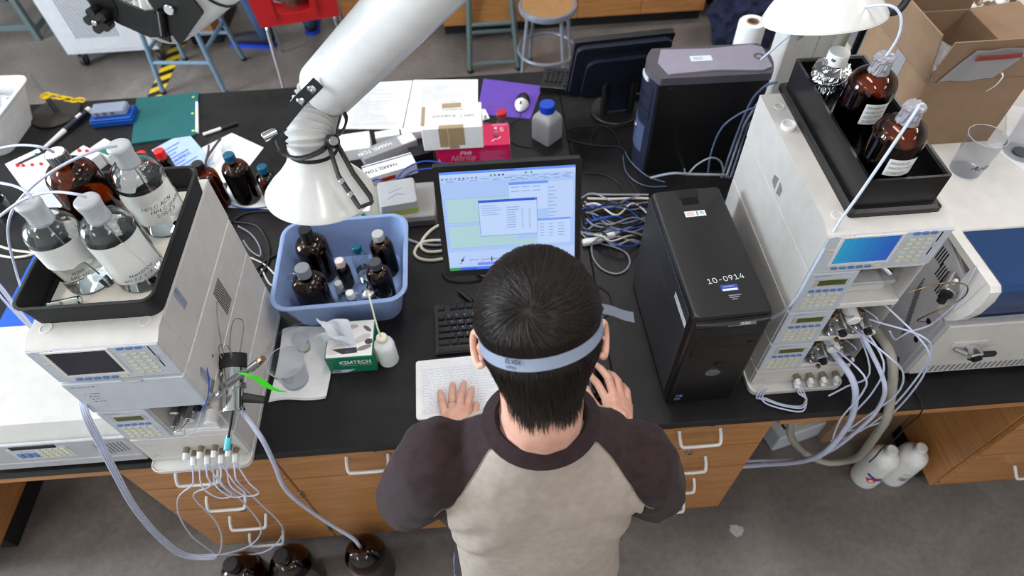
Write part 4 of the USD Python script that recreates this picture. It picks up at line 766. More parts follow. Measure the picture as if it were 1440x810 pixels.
dt.p('top_print', ink.put((0, 0, DH), (1, 0, 0), (0, 1, 0)), 'print_ink', tp)
fr_ = dt.p('front_bezel', ring_loft([(rr_pts(DW / 2, .016, .012, 3, DW / 2, .014), .003), (rr_pts(DW / 2, .016, .012, 3, DW / 2, .014), DH - .05), (rr_pts(DW / 2, .018, .014, 3, DW / 2, .017), DH - .012)]), 'black_satin', smooth=40)
dt.p('top_lip', tube([(.008, .004, DH - .024), (DW / 2, -.004, DH - .023), (DW - .008, .004, DH - .024)], .010, 10, 8), 'black_plastic', fr_)
ink = Ink(); ink.rect(.066, 0, .132, .008, (.35, .35, .37), 0); ink.text('OPTIPLEX 960', .070, .0016, .0052, (.88, .88, .9), 1, sx=.95); dt.p('name_plate', ink.put((.012, -.0128, DH - .0195), (1, 0, 0), (0, .8, .6), .001), 'print_ink', fr_)
for z0, z1, nm in ((.328, .366, 'drive_bay'), (.282, .324, 'drive_bay'), (.240, .278, 'drive_bay')): dt.p(nm, box(.018, DW - .018, -.0035, .002, z0, z1, .0015), 'black_gloss', fr_)
dt.p('eject_button', box(DW - .036, DW - .022, -.006, -.002, .288, .294, .0008), 'black_plastic', fr_)
for k in range(2): dt.p('usb_port', box(.022 + .013 * k, .032 + .013 * k, -.0030, -.001, .205, .210, .0003), 'dark_slot', fr_)
for k in range(3): dt.p('status_light', rod((DW - .060 + .012 * k, -.001, .216), (DW - .060 + .012 * k, -.0032, .216), .0022, 8), 'pc_side', fr_)
dt.p('power_button', plate((DW / 2 + .008, -.0015, .196), FU, FV, sg.Point(0, 0).buffer(.010), .003), 'black_gloss', fr_)
bd = dt.p('badge', plate((DW / 2 + .002, -.0010, .158), FU, FV, sg.Polygon([(.0194 * math.cos(q), .0132 * math.sin(q)) for q in np.linspace(0, 2 * PI, 33)[:-1]]), .004), mat('badge_silver', (.62, .62, .64), .3, .8), fr_)
ink = Ink(); ink.text('DELL', 0, -.0035, .0075, (.35, .35, .38), 1, center=True, bold=True); dt.p('badge_text', ink.put((DW / 2 + .002, -.0052, .158), FU, FV), 'print_ink', fr_)
ink = Ink(); ink.rect(0, 0, .020, .013, (.12, .35, .75), 0); ink.rect(.015, .0, .020, .006, (.85, .7, .2), 1); ink.rect(0, -.017, .016, -.005, (.45, .45, .35), 0); ink.rect(.002, -.015, .009, -.008, (.6, .3, .2), 1); dt.p('stickers', ink.put((.018, -.0022, .040), FU, FV), 'print_ink', fr_)
ink = Ink(); ink.rect(.0, .0, .022, .095, (.90, .91, .93), 0)
for k in range(12): ink.rect(.003, .008 + k * .007, .019 - .004 * (k % 3), .010 + k * .007, (.70, .71, .74), 1)
dt.p('side_label', ink.put((0, .125, .352), (0, 0, -1), (0, -1, 0), .001), 'print_ink', sp)
ink = Ink(); ink.line([(0, 0), (.004, .05), (.001, .075)], .0013, (.55, .55, .56)); ink.line([(.006, -.045), (.0, -.01)], .0012, (.5, .5, .5)); ink.line([(-.006, .03), (.01, .055)], .001, (.45, .45, .46)); dt.p('scratch_marks', ink.put((0, .25, .29), (0, 0, -1), (0, -1, 0), .001), 'print_ink', sp)

# ---- older tower lying along the bench behind
ot = Thing('computer_tower', 'old black tower with a purple-grey top standing behind the right stack', 'computer', (.535, 1.722, B), -.022)
OL, OWd, OH = .392, .165, .408
def opl(k): return [(x, y) for x, y in (lambda n: [(-.030 * math.sin(PI * i / n) + 0.02, OWd * i / n) for i in range(n, -1, -1)])(8)] + [(OL - .02 + .020 * math.sin(PI * i / 6) * 1.0, OWd * i / 6) for i in range(0, 7)]
def inset(pts, d): 
    q = sg.Polygon(pts).buffer(-d, join_style=2); return np.array(q.exterior.coords)[:-1]
pl = sg.Polygon(opl(0)).buffer(-.008).buffer(.008)
ot.p('chassis', slab(pl, .0, OH - .030), 'black_satin', smooth=40); 
tpo = ot.p('top_cap', slab(pl.buffer(.003), OH - .030, OH - .004), mat('pc_grey_dark', (.30, .29, .32), .4), smooth=40)
cv = [(.050, .020), (.20, .030), (.345, .016), (.372, .03), (.372, .135), (.345, .150), (.20, .138), (.050, .146), (.030, .083)]
ot.p('top_panel', slab(sg.Polygon(cv).buffer(.006), OH - .005, OH + .001), mat('pc_purple_grey', (.56, .54, .60), .38), tpo); ot.p('finger_scoop', xf(lathe([(.016, 0), (.018, .0015), (.016, .003), (.012, .003), (.010, .001)], 20, True), (.352, .085, OH), 0, 0, 0), 'pc_grey_dark', tpo)
ink = Ink(); ink.rect(.13, .075, .20, .105, (.82, .86, .88), 0); ink.rect(.14, .083, .17, .098, (.70, .74, .80), 1); ot.p('property_sticker', ink.put((0, 0, OH + .001), (1, 0, 0), (0, 1, 0)), 'print_ink', tpo)
mat('pc_navy', (.10, .12, .19), .35); mat('pc_steel_blue', (.27, .31, .43), .35)
fx = lambda y: .02 - .030 * math.sin(PI * y / OWd)
def bow(y0, y1, z0, z1, out): 
    ys = np.linspace(y0, y1, 9); return slab([(fx(y) - out, y) for y in ys] + [(fx(y) + .004, y) for y in ys[::-1]], z0, z1)
fb_ = ot.p('front_bezel', bow(.004, OWd - .004, .005, OH - .032, .004), 'pc_navy', smooth=40)
for z0, z1 in ((.315, .355), (.268, .308), (.225, .262)): ot.p('drive_door', bow(.018, OWd - .018, z0, z1, .007), 'pc_navy', fb_, smooth=40)
ot.p('lower_panel', bow(.026, OWd - .026, .085, .195, .008), 'pc_steel_blue', fb_, smooth=40); ot.p('badge', xf(cyl(.014, 0, .003, 20), (fx(OWd / 2) - .008, OWd / 2, .165), 0, -PI / 2), 'badge_silver', fb_)
ot.p('name_label', bow(.045, .10, .362, .376, .0085), mat('label_pale', (.75, .78, .80), .4), fb_); ot.p('side_handle', box(.05, .064, -.004, .004, OH - .045, OH - .038, .001), 'black_plastic')

# ---- monitor seen from behind, its keyboard, mouse and pad
bm = Thing('computer_monitor', 'black flat monitor seen from behind at the far edge of the bench', 'monitor', (.49, 2.08, B), .075)
b_ = math.atan2(.12, .29); BU, BV = V(1, 0, 0), V(0, -math.sin(b_), math.cos(b_)); BN = np.cross(BU, BV); BO = V(-.178, .035, .085)
bm.p('front_frame', plate(BO + BN * -.03, BU, BV, rrect(0, .356, 0, .315, .01), .02), 'black_plastic'); bm.p('rear_case', plate(BO + BN * -.012, BU, BV, rrect(.006, .350, .004, .300, .03), .02), 'pc_navy')
bm.p('rear_panel', plate(BO + BN * .007, BU, BV, rrect(.05, .31, .006, .235, .04), .016), 'pc_navy'); bm.p('top_vent', cat([pbox(BO + BN * .008, BU, BV, .03 + k * .0095, .035 + k * .0095, .262, .292, .0012) for k in range(31)]), 'black_plastic', kind='stuff')
bm.p('stand_arch', tube([(-.035, -.01, .02), (-.035, -.012, .10), (-.033, -.012, .165), (.0, -.012, .178), (.05, -.012, .178), (.075, -.012, .165), (.075, -.012, .10), (.075, -.01, .02)], .014, 10, 4), 'black_plastic'); bm.p('stand_plate', box(-.035, .075, -.004, .010, .02, .17, .004), 'pc_navy'); bm.p('stand_base', xf(cyl(.098, 0, .014, 40, .004), (.02, .02, 0)), 'black_plastic'); bm.p('tilt_hinge', rod((-.02, .01, .16), (.06, .01, .16), .022, 14), 'black_plastic')
P_ = .0198
k2 = Thing('keyboard', 'black keyboard lying behind the rear-facing monitor', 'keyboard', (.700, 2.320, B), PI - .23)
k2.p('keyboard_base', profile_x([(0, .004), (.002, 0), (.166, 0), (.168, .026), (.160, .028), (.008, .015), (.0, .012)], 0, .452), 'black_plastic')
k2.p('keys', cat([keycap(.008 + (k + w / 2) * P_, .022 + (r + .5) * .0212, w * P_ - .003, .018, .015 + .002 * r, .024 + .002 * r) for r, ks in key_rows() for k, w in ks]), 'key_black', kind='stuff', smooth=False); k2.p('brand_plate', box(.20, .25, .154, .164, .026, .030, .001), 'label_pale')
mp = solo('mouse_pad', 'purple mouse pad with faint gold lettering at the far bench edge', 'mouse pad', slab(sg.Polygon([(-.006, 2.373), (-.041, 2.142), (.165, 2.090), (.231, 2.295)]).buffer(.004), 0, .004), mat('pad_purple', (.38, .25, .66), .7), (0, 0, B))
pd = Ink(); pd.text('Huskies', 0, 0, .020, (.52, .33, .50), 1, slant=.3); define(mp + '/pad_lettering', pd.put((.105, 2.185, .0042), (-1, .18, 0), (-.18, -1, 0)), 'print_ink')
def mouse(label, loc, rz, m1, m2, cable=None):
    t = Thing('computer_mouse', label, 'mouse', loc, rz); s_ = trimesh.creation.icosphere(4); v = s_.vertices; v = v * V(.030, .056, .034); v[:, 0] *= 1 - .12 * (v[:, 1] / .056); v[:, 2] = np.where(v[:, 2] < .0, v[:, 2] * .12, v[:, 2] * (1 - .18 * (v[:, 1] / .056))) + .004
    t.p('mouse_body', trimesh.Trimesh(v, s_.faces, process=False), m1, smooth=60)
    w = s_.vertices * V(.0306, .0566, .0345); w[:, 0] *= 1 - .12 * (w[:, 1] / .056); w[:, 2] = np.where(w[:, 2] < 0, w[:, 2] * .12, w[:, 2] * (1 - .18 * (w[:, 1] / .056))) + .0043
    c = w[s_.faces].mean(1); q = trimesh.Trimesh(w, s_.faces[(c[:, 1] > .008) & (c[:, 2] > .006)], process=False); q.remove_unreferenced_vertices(); t.p('buttons', q, m2, smooth=60)
    t.p('scroll_wheel', rod((-.003, .030, .030), (.003, .030, .030), .007, 14), 'dark_slot')
    if cable: t.p('cable', tube(cable, .0019, 6), 'cable_black')
mouse('silver mouse with a black back lying on the purple pad', (.142, 2.180, B + .0045), PI - .25, 'black_plastic', mat('mouse_silver', (.82, .82, .83), .3), [(0, .054, .006), (-.005, .09, .003), (.03, .14, .0), (.05, .20, -.001), (-.02, .25, -.001), (-.08, .26, -.001)])
mouse('black mouse under the right hand of the operator', (.243, .872, B), -.12, 'black_satin', 'black_plastic', [(0, .055, .006), (.0, .10, .004), (.01, .16, .003), (.03, .22, .003), (.02, .29, .003), (-.03, .34, .003)])
# ------------------------------------------------------------------ the operator
def skin_mat(name, a, b):
    return raw(name, {'t': ('texture_coordinate', {}), 'n': ('noise_texture', {'scale': 28.0, 'detail': 6.0}), 'r': ('rgb_ramp', {'ramp': [(.3, lin(a)), (.7, lin(b))]}), 'bn': ('noise_texture', {'scale': 420.0, 'detail': 2.0}), 'b': ('bump', {'strength': .12, 'distance': .0015}), 'p': ('principled_bsdf', {'roughness': .5, 'subsurface_weight': .12, 'subsurface_scale': .006})},
               [('t.object', 'n.vector'), ('t.object', 'bn.vector'), ('n.fac', 'r.fac'), ('r.color', 'p.base_color'), ('bn.fac', 'b.height'), ('b.normal', 'p.normal')], 'p.BSDF')
skin_mat('skin', (.80, .585, .51), (.87, .68, .60))
def cloth(name, a, b, rough=.9, bs=900.):
    return raw(name, {'t': ('texture_coordinate', {}), 'n': ('noise_texture', {'scale': 60.0, 'detail': 5.0}), 'r': ('rgb_ramp', {'ramp': [(.3, lin(a)), (.7, lin(b))]}), 'bn': ('noise_texture', {'scale': bs, 'detail': 2.0}), 'b': ('bump', {'strength': .25, 'distance': .001}), 'p': ('principled_bsdf', {'roughness': rough, 'sheen_weight': .04, 'specular_ior_level': .2})},
               [('t.object', 'n.vector'), ('t.object', 'bn.vector'), ('n.fac', 'r.fac'), ('r.color', 'p.base_color'), ('bn.fac', 'b.height'), ('b.normal', 'p.normal')], 'p.BSDF')
cloth('shirt_grey', (.62, .575, .54), (.67, .62, .585)); cloth('shirt_brown', (.165, .120, .130), (.205, .150, .162)); cloth('denim', (.30, .40, .56), (.42, .52, .67), .9, 500.); mat('seam_tan', (.50, .45, .38), .8); mat('hair_dark', (.075, .058, .052), .5)
def chain(pts, rs, n=10): return m3.Manifold.batch_boolean([m3.Manifold.hull_points(np.vstack([np.array(m3.Manifold.sphere(r, 12).to_mesh().vert_properties)[:, :3] * (r / r) + p for p, r in ((pts[i], rs[i]), (pts[i + 1], rs[i + 1]))])) for i in range(len(pts) - 1)], m3.OpType.Add)
def smooth(M, edge, it, lamb=.5): 
    t = to_tri(M.refine_to_length(edge)); t.merge_vertices(); trimesh.smoothing.filter_taubin(t, lamb, lamb + .02, it); return t
def oval(sec, n=40, p=2.35):
    out = []
    for z, cx, cy, hx, hy in sec:
        a = np.arange(n) / n * 2 * PI; c, s_ = np.cos(a), np.sin(a); out.append((np.column_stack([cx + hx * np.sign(c) * np.abs(c) ** (2 / p), cy + hy * np.sign(s_) * np.abs(s_) ** (2 / p)]), z))
    return ring_loft(out)
ps = Thing('person', 'dark-haired person in a brown and grey raglan shirt standing at the bench, seen from behind', 'person', (0, 0, 0))
HE = V(.052, .500, 1.722); TH = math.radians(37); HF, HU = V(0, math.cos(TH), -math.sin(TH)), V(0, math.sin(TH), math.cos(TH)); HM = np.stack([V(1, 0, 0), HF, HU])
def hd(*p): return np.array(p, float).reshape(-1, 3) @ HM + HE       # head frame (right, face forward, up) -> world
def hs(p, r, sc=(1, 1, 1)): return np.array(m3.Manifold.sphere(r, 20).to_mesh().vert_properties)[:, :3] * np.array(sc) + np.array(p)
hull = lambda *q: m3.Manifold.hull_points(hd(np.vstack(q)))
head = hull(hs((0, -.022, .040), .080, (.93, 1, 1)), hs((0, .030, .048), .066, (.98, 1, 1))) + hull(hs((0, .02, .01), .066, (.95, 1, 1)), hs((0, .066, -.066), .024, (1.3, 1, 1)), hs((-.042, .012, -.050), .022), hs((.042, .012, -.050), .022))
head += hull(hs((0, .088, .022), .008), hs((0, .112, -.018), .010), hs((-.013, .094, -.020), .007), hs((.013, .094, -.020), .007)) + hull(hs((-.020, .086, -.048), .006), hs((.020, .086, -.048), .006), hs((0, .093, -.046), .007)) + hull(hs((-.028, .086, .034), .008), hs((-.008, .092, .030), .008)) + hull(hs((.028, .086, .034), .008), hs((.008, .092, .030), .008))
for sx in (-1, 1):                                                # ears: a shell with a rolled rim
    e = [(sx * (.085 + .013 * math.sin(k / 7 * PI)), -.014 + .020 * math.cos(-2.3 + k / 7 * 4.4), .0 + .026 * math.sin(-2.3 + k / 7 * 4.4) + .008) for k in range(8)]
    head += chain(list(hd(np.array(e))), [.0052] * 8); head += hull(hs((sx * .081, -.002, -.016), .007), hs((sx * .082, -.008, .012), .012, (.5, 1, 1)), hs((sx * .086, -.020, .012), .006))
neck = chain([hd(0, -.025, -.01)[0], hd(0, -.030, -.075)[0] * .5 + V(.049, .452, 1.625) * .5, V(.049, .445, 1.575), V(.048, .44, 1.48)], [.066, .062, .066, .075])
SL, EL, WL = V(-.128, .448, 1.462), V(-.214, .478, 1.215), V(-.150, .715, .972); SR, ER, WR = V(.218, .434, 1.425), V(.286, .462, 1.200), V(.287, .695, .975)
core = to_man(oval([(.90, .038, .40, .150, .095), (1.05, .038, .40, .140, .092), (1.2, .04, .405, .130, .09), (1.4, .046, .44, .145, .09), (1.47, .049, .445, .13, .07), (1.53, .049, .445, .07, .05)], 28))
legs = [chain([V(.038 + s_ * .095, .40, .93), V(.038 + s_ * .11, .42, .50), V(.038 + s_ * .115, .39, .09)], [.088, .058, .045]) + chain([V(.038 + s_ * .115, .37, .045), V(.038 + s_ * .125, .52, .035)], [.036, .030]) for s_ in (-1, 1)]
arms = [chain([S, (S + E) / 2, E, (E * .6 + W_ * .4), W_], [.058, .050, .041, .042, .030]) for S, E, W_ in ((SL, EL, WL), (SR, ER, WR))]
def hand(W_, F_, mcp, fingers, thumb, tilt=0.):
    """palm, four fingers (each its own chain) and a thumb that leaves the side of the palm"""
    M = chain([F_, W_, (W_ + np.mean(mcp, 0)) / 2], [.033, .025, .024])
    M += m3.Manifold.hull_points(np.vstack([hs(W_ + (mcp[0] - mcp[3]) * .22, .0165), hs(W_ - (mcp[0] - mcp[3]) * .22, .0155)] + [hs(m, .0138) for m in mcp]))
    for m, f in zip(mcp, fingers): M += chain([m * .8 + W_ * .2, m] + f, [.0120, .0125] + [.0113, .0104, .0090][:len(f)])
    M += chain(thumb, [.018, .0150, .0125, .0100]); return M
def fing(m, tip, lift, n=3):
    m, tip = V(*m), V(*tip); d = tip - m; return [m + d * .45 + V(0, 0, lift), m + d * .76 + V(0, 0, lift * .55), tip]
LM = [V(-.113, .796, .952), V(-.133, .805, .955), V(-.153, .801, .953), V(-.171, .788, .948)]
Lf = [fing(LM[0], (-.100, .874, .9335), .010), fing(LM[1], (-.122, .894, .9335), .011), fing(LM[2], (-.154, .892, .9335), .010), fing(LM[3], (-.189, .871, .9335), .008)]
LH = hand(WL, EL * .35 + WL * .65, LM, Lf, [WL + V(.014, .022, -.010), V(-.104, .770, .945), V(-.094, .800, .938), V(-.089, .826, .9335)])
RM = [V(.262, .790, .974), V(.283, .797, .977), V(.302, .789, .972), V(.318, .772, .962)]
Rf = [[V(.245, .838, .978), V(.234, .868, .962), V(.231, .888, .948)], [V(.276, .853, .981), V(.264, .889, .966), V(.257, .909, .951)], [V(.302, .843, .974), V(.294, .872, .958), V(.287, .888, .942)], [V(.322, .818, .962), V(.318, .842, .945), V(.313, .858, .932)]]
RH = hand(WR, ER * .35 + WR * .65, RM, Rf, [WR + V(-.016, .022, -.008), V(.238, .768, .957), V(.224, .808, .949), V(.220, .846, .938)])
body = to_man(smooth(head, .0055, 6)) + to_man(smooth(m3.Manifold.batch_boolean([neck, core] + legs + arms, m3.OpType.Add), .016, 8))
for Hm in (LH, RH): body += to_man(smooth(Hm, .0030, 5))
bt = to_tri(body); ps.p('body', bt, 'skin', smooth=70)
mat('eye_white', (.9, .88, .86), .1); mat('lip', (.70, .42, .40), .5); mat('nail', (.90, .70, .64), .25)
for sx in (-1, 1): e = ps.p('eye', trimesh.Trimesh(hd(hs((sx * .030, .078, .012), .0115)), m3.Manifold.sphere(.0115, 20).to_mesh().tri_verts, process=False), 'eye_white', smooth=60); ps.p('iris', trimesh.Trimesh(hd(hs((sx * .030, .0865, .011), .0045)), m3.Manifold.sphere(.0045, 20).to_mesh().tri_verts, process=False), 'hair_dark', e, smooth=60)
ps.p('mouth', tube(hd([(-.022, .090, -.047), (-.01, .097, -.046), (.01, .097, -.046), (.022, .090, -.047)]), .0035, 8, 4), 'lip')
for fs in (Lf, Rf):
    for f in fs: d = f[-1] - f[-2]; d /= np.linalg.norm(d); up = V(0, 0, 1) - d * d[2]; up /= np.linalg.norm(up); sd = np.cross(d, up); c = f[-1] + up * .0078 + d * .0022; ps.p('fingernail', ribbon([c - d * .0055, c, c + d * .0048 - up * .0012], sd, [.0085, .0092, .0075], .0012), 'nail')
rg_ = LM[2] * .42 + Lf[2][0] * .58; dr = Lf[2][0] - LM[2]; m = along(lathe([(.0112, -.002), (.0124, -.002), (.0124, .002), (.0112, .002)], 24, True), rg_, rg_ + dr); ps.p('finger_ring', m, 'chrome', label='silver ring on the left ring finger')

# shirt: torso and sleeves as one skin, parted along the raglan seams
tor = to_man(oval([(1.005, .038, .400, .184, .130), (1.06, .038, .400, .178, .127), (1.15, .04, .405, .166, .118), (1.27, .042, .415, .163, .117), (1.34, .045, .430, .190, .116), (1.43, .047, .441, .196, .107), (1.475, .049, .444, .176, .096), (1.520, .049, .446, .130, .082), (1.562, .049, .446, .093, .072), (1.592, .049, .447, .082, .066), (1.600, .049, .446, .070, .062)], 44))
slv = []
for S, E, W_ in ((SL, EL, WL), (SR, ER, WR)): slv.append(chain([S + V(0, 0, -.01), S * .55 + E * .45, E + V(0, 0, .01), E * .78 + W_ * .22], [.082, .080, .072, .058]))
sh = smooth(tor + slv[0] + slv[1], .010, 22, .6); v = sh.vertices; vn = sh.vertex_normals
q = np.column_stack([v[:, 0] * 9, v[:, 1] * 9, v[:, 2] * 3.6 + np.abs(v[:, 0] - .05) * 5]); w = (fbm(q, 3, 11) - .5) * .016 * np.clip((1.60 - v[:, 2]) / .12, 0, 1) + (fbm(v * V(30, 30, 14), 2, 5) - .5) * .0045
fold = .0045 * np.sin((v[:, 2] * 1.0 + np.abs(v[:, 0] - .05) * .9) * 75) * np.exp(-((np.abs(v[:, 0] - .05) - .15) / .05) ** 2) * np.exp(-((v[:, 2] - 1.36) / .09) ** 2)
sh.vertices = v + vn * (w + fold)[:, None]; SH = to_man(sh)
def raglan(sx):
    c0 = .049 + sx * .066; n = V(sx * .200, 0, .118); n /= np.linalg.norm(n); X = V(c0, 0, 1.598); u = V(0, 1, 0); t_ = np.cross(u, n)
    big = np.array([X + u * a + t_ * b + n * c for a in (-1, 1.5) for b in (-1.2, 1.2) for c in (0, 1.5)]); H_ = m3.Manifold.hull_points(big)
    x0 = .049 + sx * .170; bx = m3.Manifold.cube((.6, 2, 1.44)).translate((x0 if sx > 0 else x0 - .6, -.5, 0)); return H_ + bx, X, n
pieces = []; rest = SH
for sx in (-1, 1):
    H_, X, n = raglan(sx); pieces.append(SH ^ H_); rest = rest - H_
st = to_tri(rest); spth = ps.p('shirt_body', st, 'shirt_grey', smooth=70, label='warm grey body of the raglan shirt')
for pz, sx in zip(pieces, (-1, 1)):
    sl_ = ps.p('sleeve', to_tri(pz), 'shirt_brown', smooth=70, label='dark brown raglan sleeve')
    H_, X, n = raglan(sx); sec = sh.section(plane_origin=X, plane_normal=n)
    if sec is not None:
        for k, d in enumerate(sec.discrete):
            d = d[(d[:, 2] > 1.38)]
            for side in (d[d[:, 1] < .44], d[d[:, 1] > .47]):
                if len(side) > 6: side = side[np.argsort(side[:, 2])]; ps.p('seam', tube(side[::2], .0013, 5, 2), 'seam_tan', sl_)
a = np.linspace(0, 2 * PI, 41)[:-1]; cpts = np.array([((.049 + .081 * math.cos(t)), .448 + .074 * math.sin(t), 1.600 - .022 * max(0, math.sin(t)) ** 1.2) for t in a]); cpts = np.vstack([cpts, cpts[:1]])
out = cpts - V(.049, .448, 0); out[:, 2] = 0; out /= np.linalg.norm(out, axis=1, keepdims=True); sd = out * .80 + V(0, 0, -.60)
ps.p('collar', ribbon(cpts, sd, .026, .008), 'shirt_brown', smooth=60, label='dark brown ribbed collar')
# jeans and shoes
je = to_man(oval([(.86, .038, .405, .190, .125), (.95, .038, .402, .191, .128), (1.02, .038, .400, .180, .122), (1.06, .038, .400, .168, .115)], 36))
for s_ in (-1, 1): je += chain([V(.038 + s_ * .093, .405, .90), V(.038 + s_ * .11, .42, .50), V(.038 + s_ * .115, .39, .12)], [.104, .076, .070])
jt = smooth(je, .016, 8); v = jt.vertices; jt.vertices = v + jt.vertex_normals * ((fbm(v * V(14, 14, 22), 3, 4) - .5) * .014)[:, None]; ps.p('jeans', jt, 'denim', smooth=70, label='light blue jeans')
for s_ in (-1, 1):
    x = .038 + s_ * .118; M = chain([V(x, .355, .045), V(x + s_ * .006, .46, .042), V(x + s_ * .010, .545, .032)], [.042, .042, .034]); so = ps.p('shoe', smooth(M.trim_by_plane((0, 0, 1), .014), .012, 4), 'black_satin', smooth=60); ps.p('sole', slab(sg.LineString([(x, .355), (x + s_ * .010, .545)]).buffer(.045), 0, .016), 'white_plastic', so)

# hair: a dark cap and strands combed out from the crown
HC, HR_ = V(0, .0, .040), V(.0865, .112, .102)
def proj(p):                                                      # head frame: onto the hair's surface
    p = np.array(p, float); d = p - HC; up = HC + d / np.sqrt(((d / HR_) ** 2).sum(-1, keepdims=True)); z = np.clip(p[..., 2:], -.14, .03)
    t = np.clip((.03 - z) / .105, 0, 1); t = t * t * (3 - 2 * t); a, b = .0862 - .031 * t, .1115 - .026 * t; y0 = .0 + .004 * t; e = np.sqrt((p[..., :1] / a) ** 2 + ((p[..., 1:2] - y0) / b) ** 2)
    lo = np.concatenate([p[..., :1] / e, y0 + (p[..., 1:2] - y0) / e, z], -1); return np.where(p[..., 2:] > .03, up, lo)
def normal(p): n = (p - HC) / HR_ ** 2 * np.where(p[:, 2:] > .03, 1, V(1, 1, .25)); return n / np.linalg.norm(n, axis=1, keepdims=True)
def hairline(p):
    x, y, z = p.T; ax = np.abs(x)
    return np.where(y > .045, z > .070 + (y - .045) * .1, np.where(y > -.020, z > np.where(ax > .05, .022, .0) + .15 * np.maximum(y, 0), z > -.070 + .005 * np.sin(x * 130 + 1) + .004 * np.sin(x * 310) + 1.1 * np.maximum(ax - .030, 0) + np.maximum(0, y + .055) * 1.1))
U2, Z2 = np.meshgrid(np.linspace(0, 2 * PI, 97), np.concatenate([np.linspace(-.115, .03, 26)[:-1], .04 + .102 * np.sin(np.linspace(-.098, PI / 2, 30))]), indexing='ij')
rr = np.sqrt(np.maximum(1 - ((Z2 - .04) / .102) ** 2, 1e-6)); rr = np.where(Z2 > .03, rr, 1); gp3 = np.stack([rr * .0865 * np.cos(U2), rr * .112 * np.sin(U2), Z2], -1).reshape(-1, 3); gp3 = proj(gp3)
fi = np.array([[(i_ * 55 + j_), (i_ + 1) * 55 + j_, (i_ + 1) * 55 + j_ + 1, i_ * 55 + j_ + 1] for i_ in range(96) for j_ in range(54)]); fi = np.vstack([fi[:, [0, 1, 2]], fi[:, [0, 2, 3]]])
keep = hairline(gp3); inn = HC * V(1, 1, 0) + (gp3 - HC * V(1, 1, 0)) * .985; cp = trimesh.Trimesh(hd(inn), fi[keep[fi].all(1)], process=False); cp.remove_unreferenced_vertices()
hp = ps.p('hair', cp, 'hair_dark', smooth=70, label='short black hair with a whorl at the crown')
N_S = 21000; rh = np.random.default_rng(21); dirs = rh.normal(size=(N_S * 2, 3)); dirs /= np.linalg.norm(dirs, axis=1, keepdims=True); upper = HC + dirs * HR_; upper = upper[upper[:, 2] > .03][:N_S]
low = np.column_stack([np.cos(q_ := rh.uniform(PI * .9, PI * 2.1, N_S)) * .08, np.sin(q_) * .1, rh.uniform(-.112, .03, N_S)]); roots = proj(np.vstack([upper, low[:N_S // 2]])); roots = roots[hairline(roots)]
crown = proj(V(-.018, -.098, .085)[None])[0]
def step(p, swirl):
    g = p - crown; nrm = normal(p); g -= nrm * (g * nrm).sum(1, keepdims=True); g /= np.maximum(np.linalg.norm(g, axis=1, keepdims=True), 1e-6)
    g = g + np.cross(nrm, g) * swirl; dn = V(0, .10, -1) - nrm * (nrm @ V(0, .10, -1))[:, None]; lw = np.clip((.05 - p[:, 2]) / .08, 0, 1)[:, None]; g = g * (1 - lw * .8) + dn * lw * .8; return g / np.maximum(np.linalg.norm(g, axis=1, keepdims=True), 1e-6), nrm
n0 = len(roots); Ls = (.046 + .026 * rh.random(n0)) * np.where(roots[:, 2] < -.035, .45, 1.0); clump = (fbm(roots * 75, 2, 2) - .5)[:, None]; sw = .40 + .6 * (fbm(roots * 30, 2, 7) - .5)[:, None] + rh.normal(size=(n0, 1)) * .07
lift = .0015 + .0065 * rh.random((n0, 1)) ** 1.5; K = 7; cur = roots.copy(); pts = [roots * .99 + HC * .01]
for k in range(K):
    g, nrm = step(cur, sw * (1 - k / K) + clump * .9); cur = cur + g * (Ls / K)[:, None]; below = np.maximum(0, -.112 - cur[:, 2:]); cur = np.where(cur[:, 2:] < -.112, cur, proj(cur))
    zs_ = .028 + .010 * np.clip(cur[:, 1:2] / .11, -1, 1) + .011 * cur[:, :1] / .088; dim = np.clip((np.abs(cur[:, 2:] - zs_) - .007) / .016, .0, 1); dim = np.where(cur[:, 1:2] > .03, 1, dim)
    pts.append(cur + nrm * (dim * lift * math.sin(min(1, (k + 1) / K * 1.25) * PI / 1.6) + .0005))
P_all = np.stack(pts, 1); bc = UsdGeom.BasisCurves.Define(stage, hp + '/strands'); bc.CreateTypeAttr('linear'); bc.CreatePointsAttr(Vt.Vec3fArray.FromNumpy(hd(P_all.reshape(-1, 3)).astype(np.float32))); bc.CreateCurveVertexCountsAttr(Vt.IntArray.FromNumpy(np.full(n0, K + 1, np.int32)))
bc.CreateWidthsAttr(Vt.FloatArray.FromNumpy(np.tile(np.array([.00062, .00062, .00060, .00058, .00054, .0005, .0004, .0002], np.float32), n0))); bc.SetWidthsInterpolation('vertex')
raw('hair_strand', {'h': ('hair_info', {}), 'r': ('rgb_ramp', {'ramp': [(0, lin((.05, .038, .034))), (.55, lin((.12, .085, .072))), (1, lin((.23, .165, .135)))]}), 'w': ('white_noise_texture', {'dimensions': '1D'}), 'o': ('hair_info', {}), 'p': ('principled_bsdf', {'roughness': .36, 'specular_ior_level': .45})}, [('o.index', 'w.w'), ('w.value', 'r.fac'), ('r.color', 'p.base_color')], 'p.BSDF')
UsdShade.MaterialBindingAPI.Apply(bc.GetPrim()).Bind(LOOKS['hair_strand'])

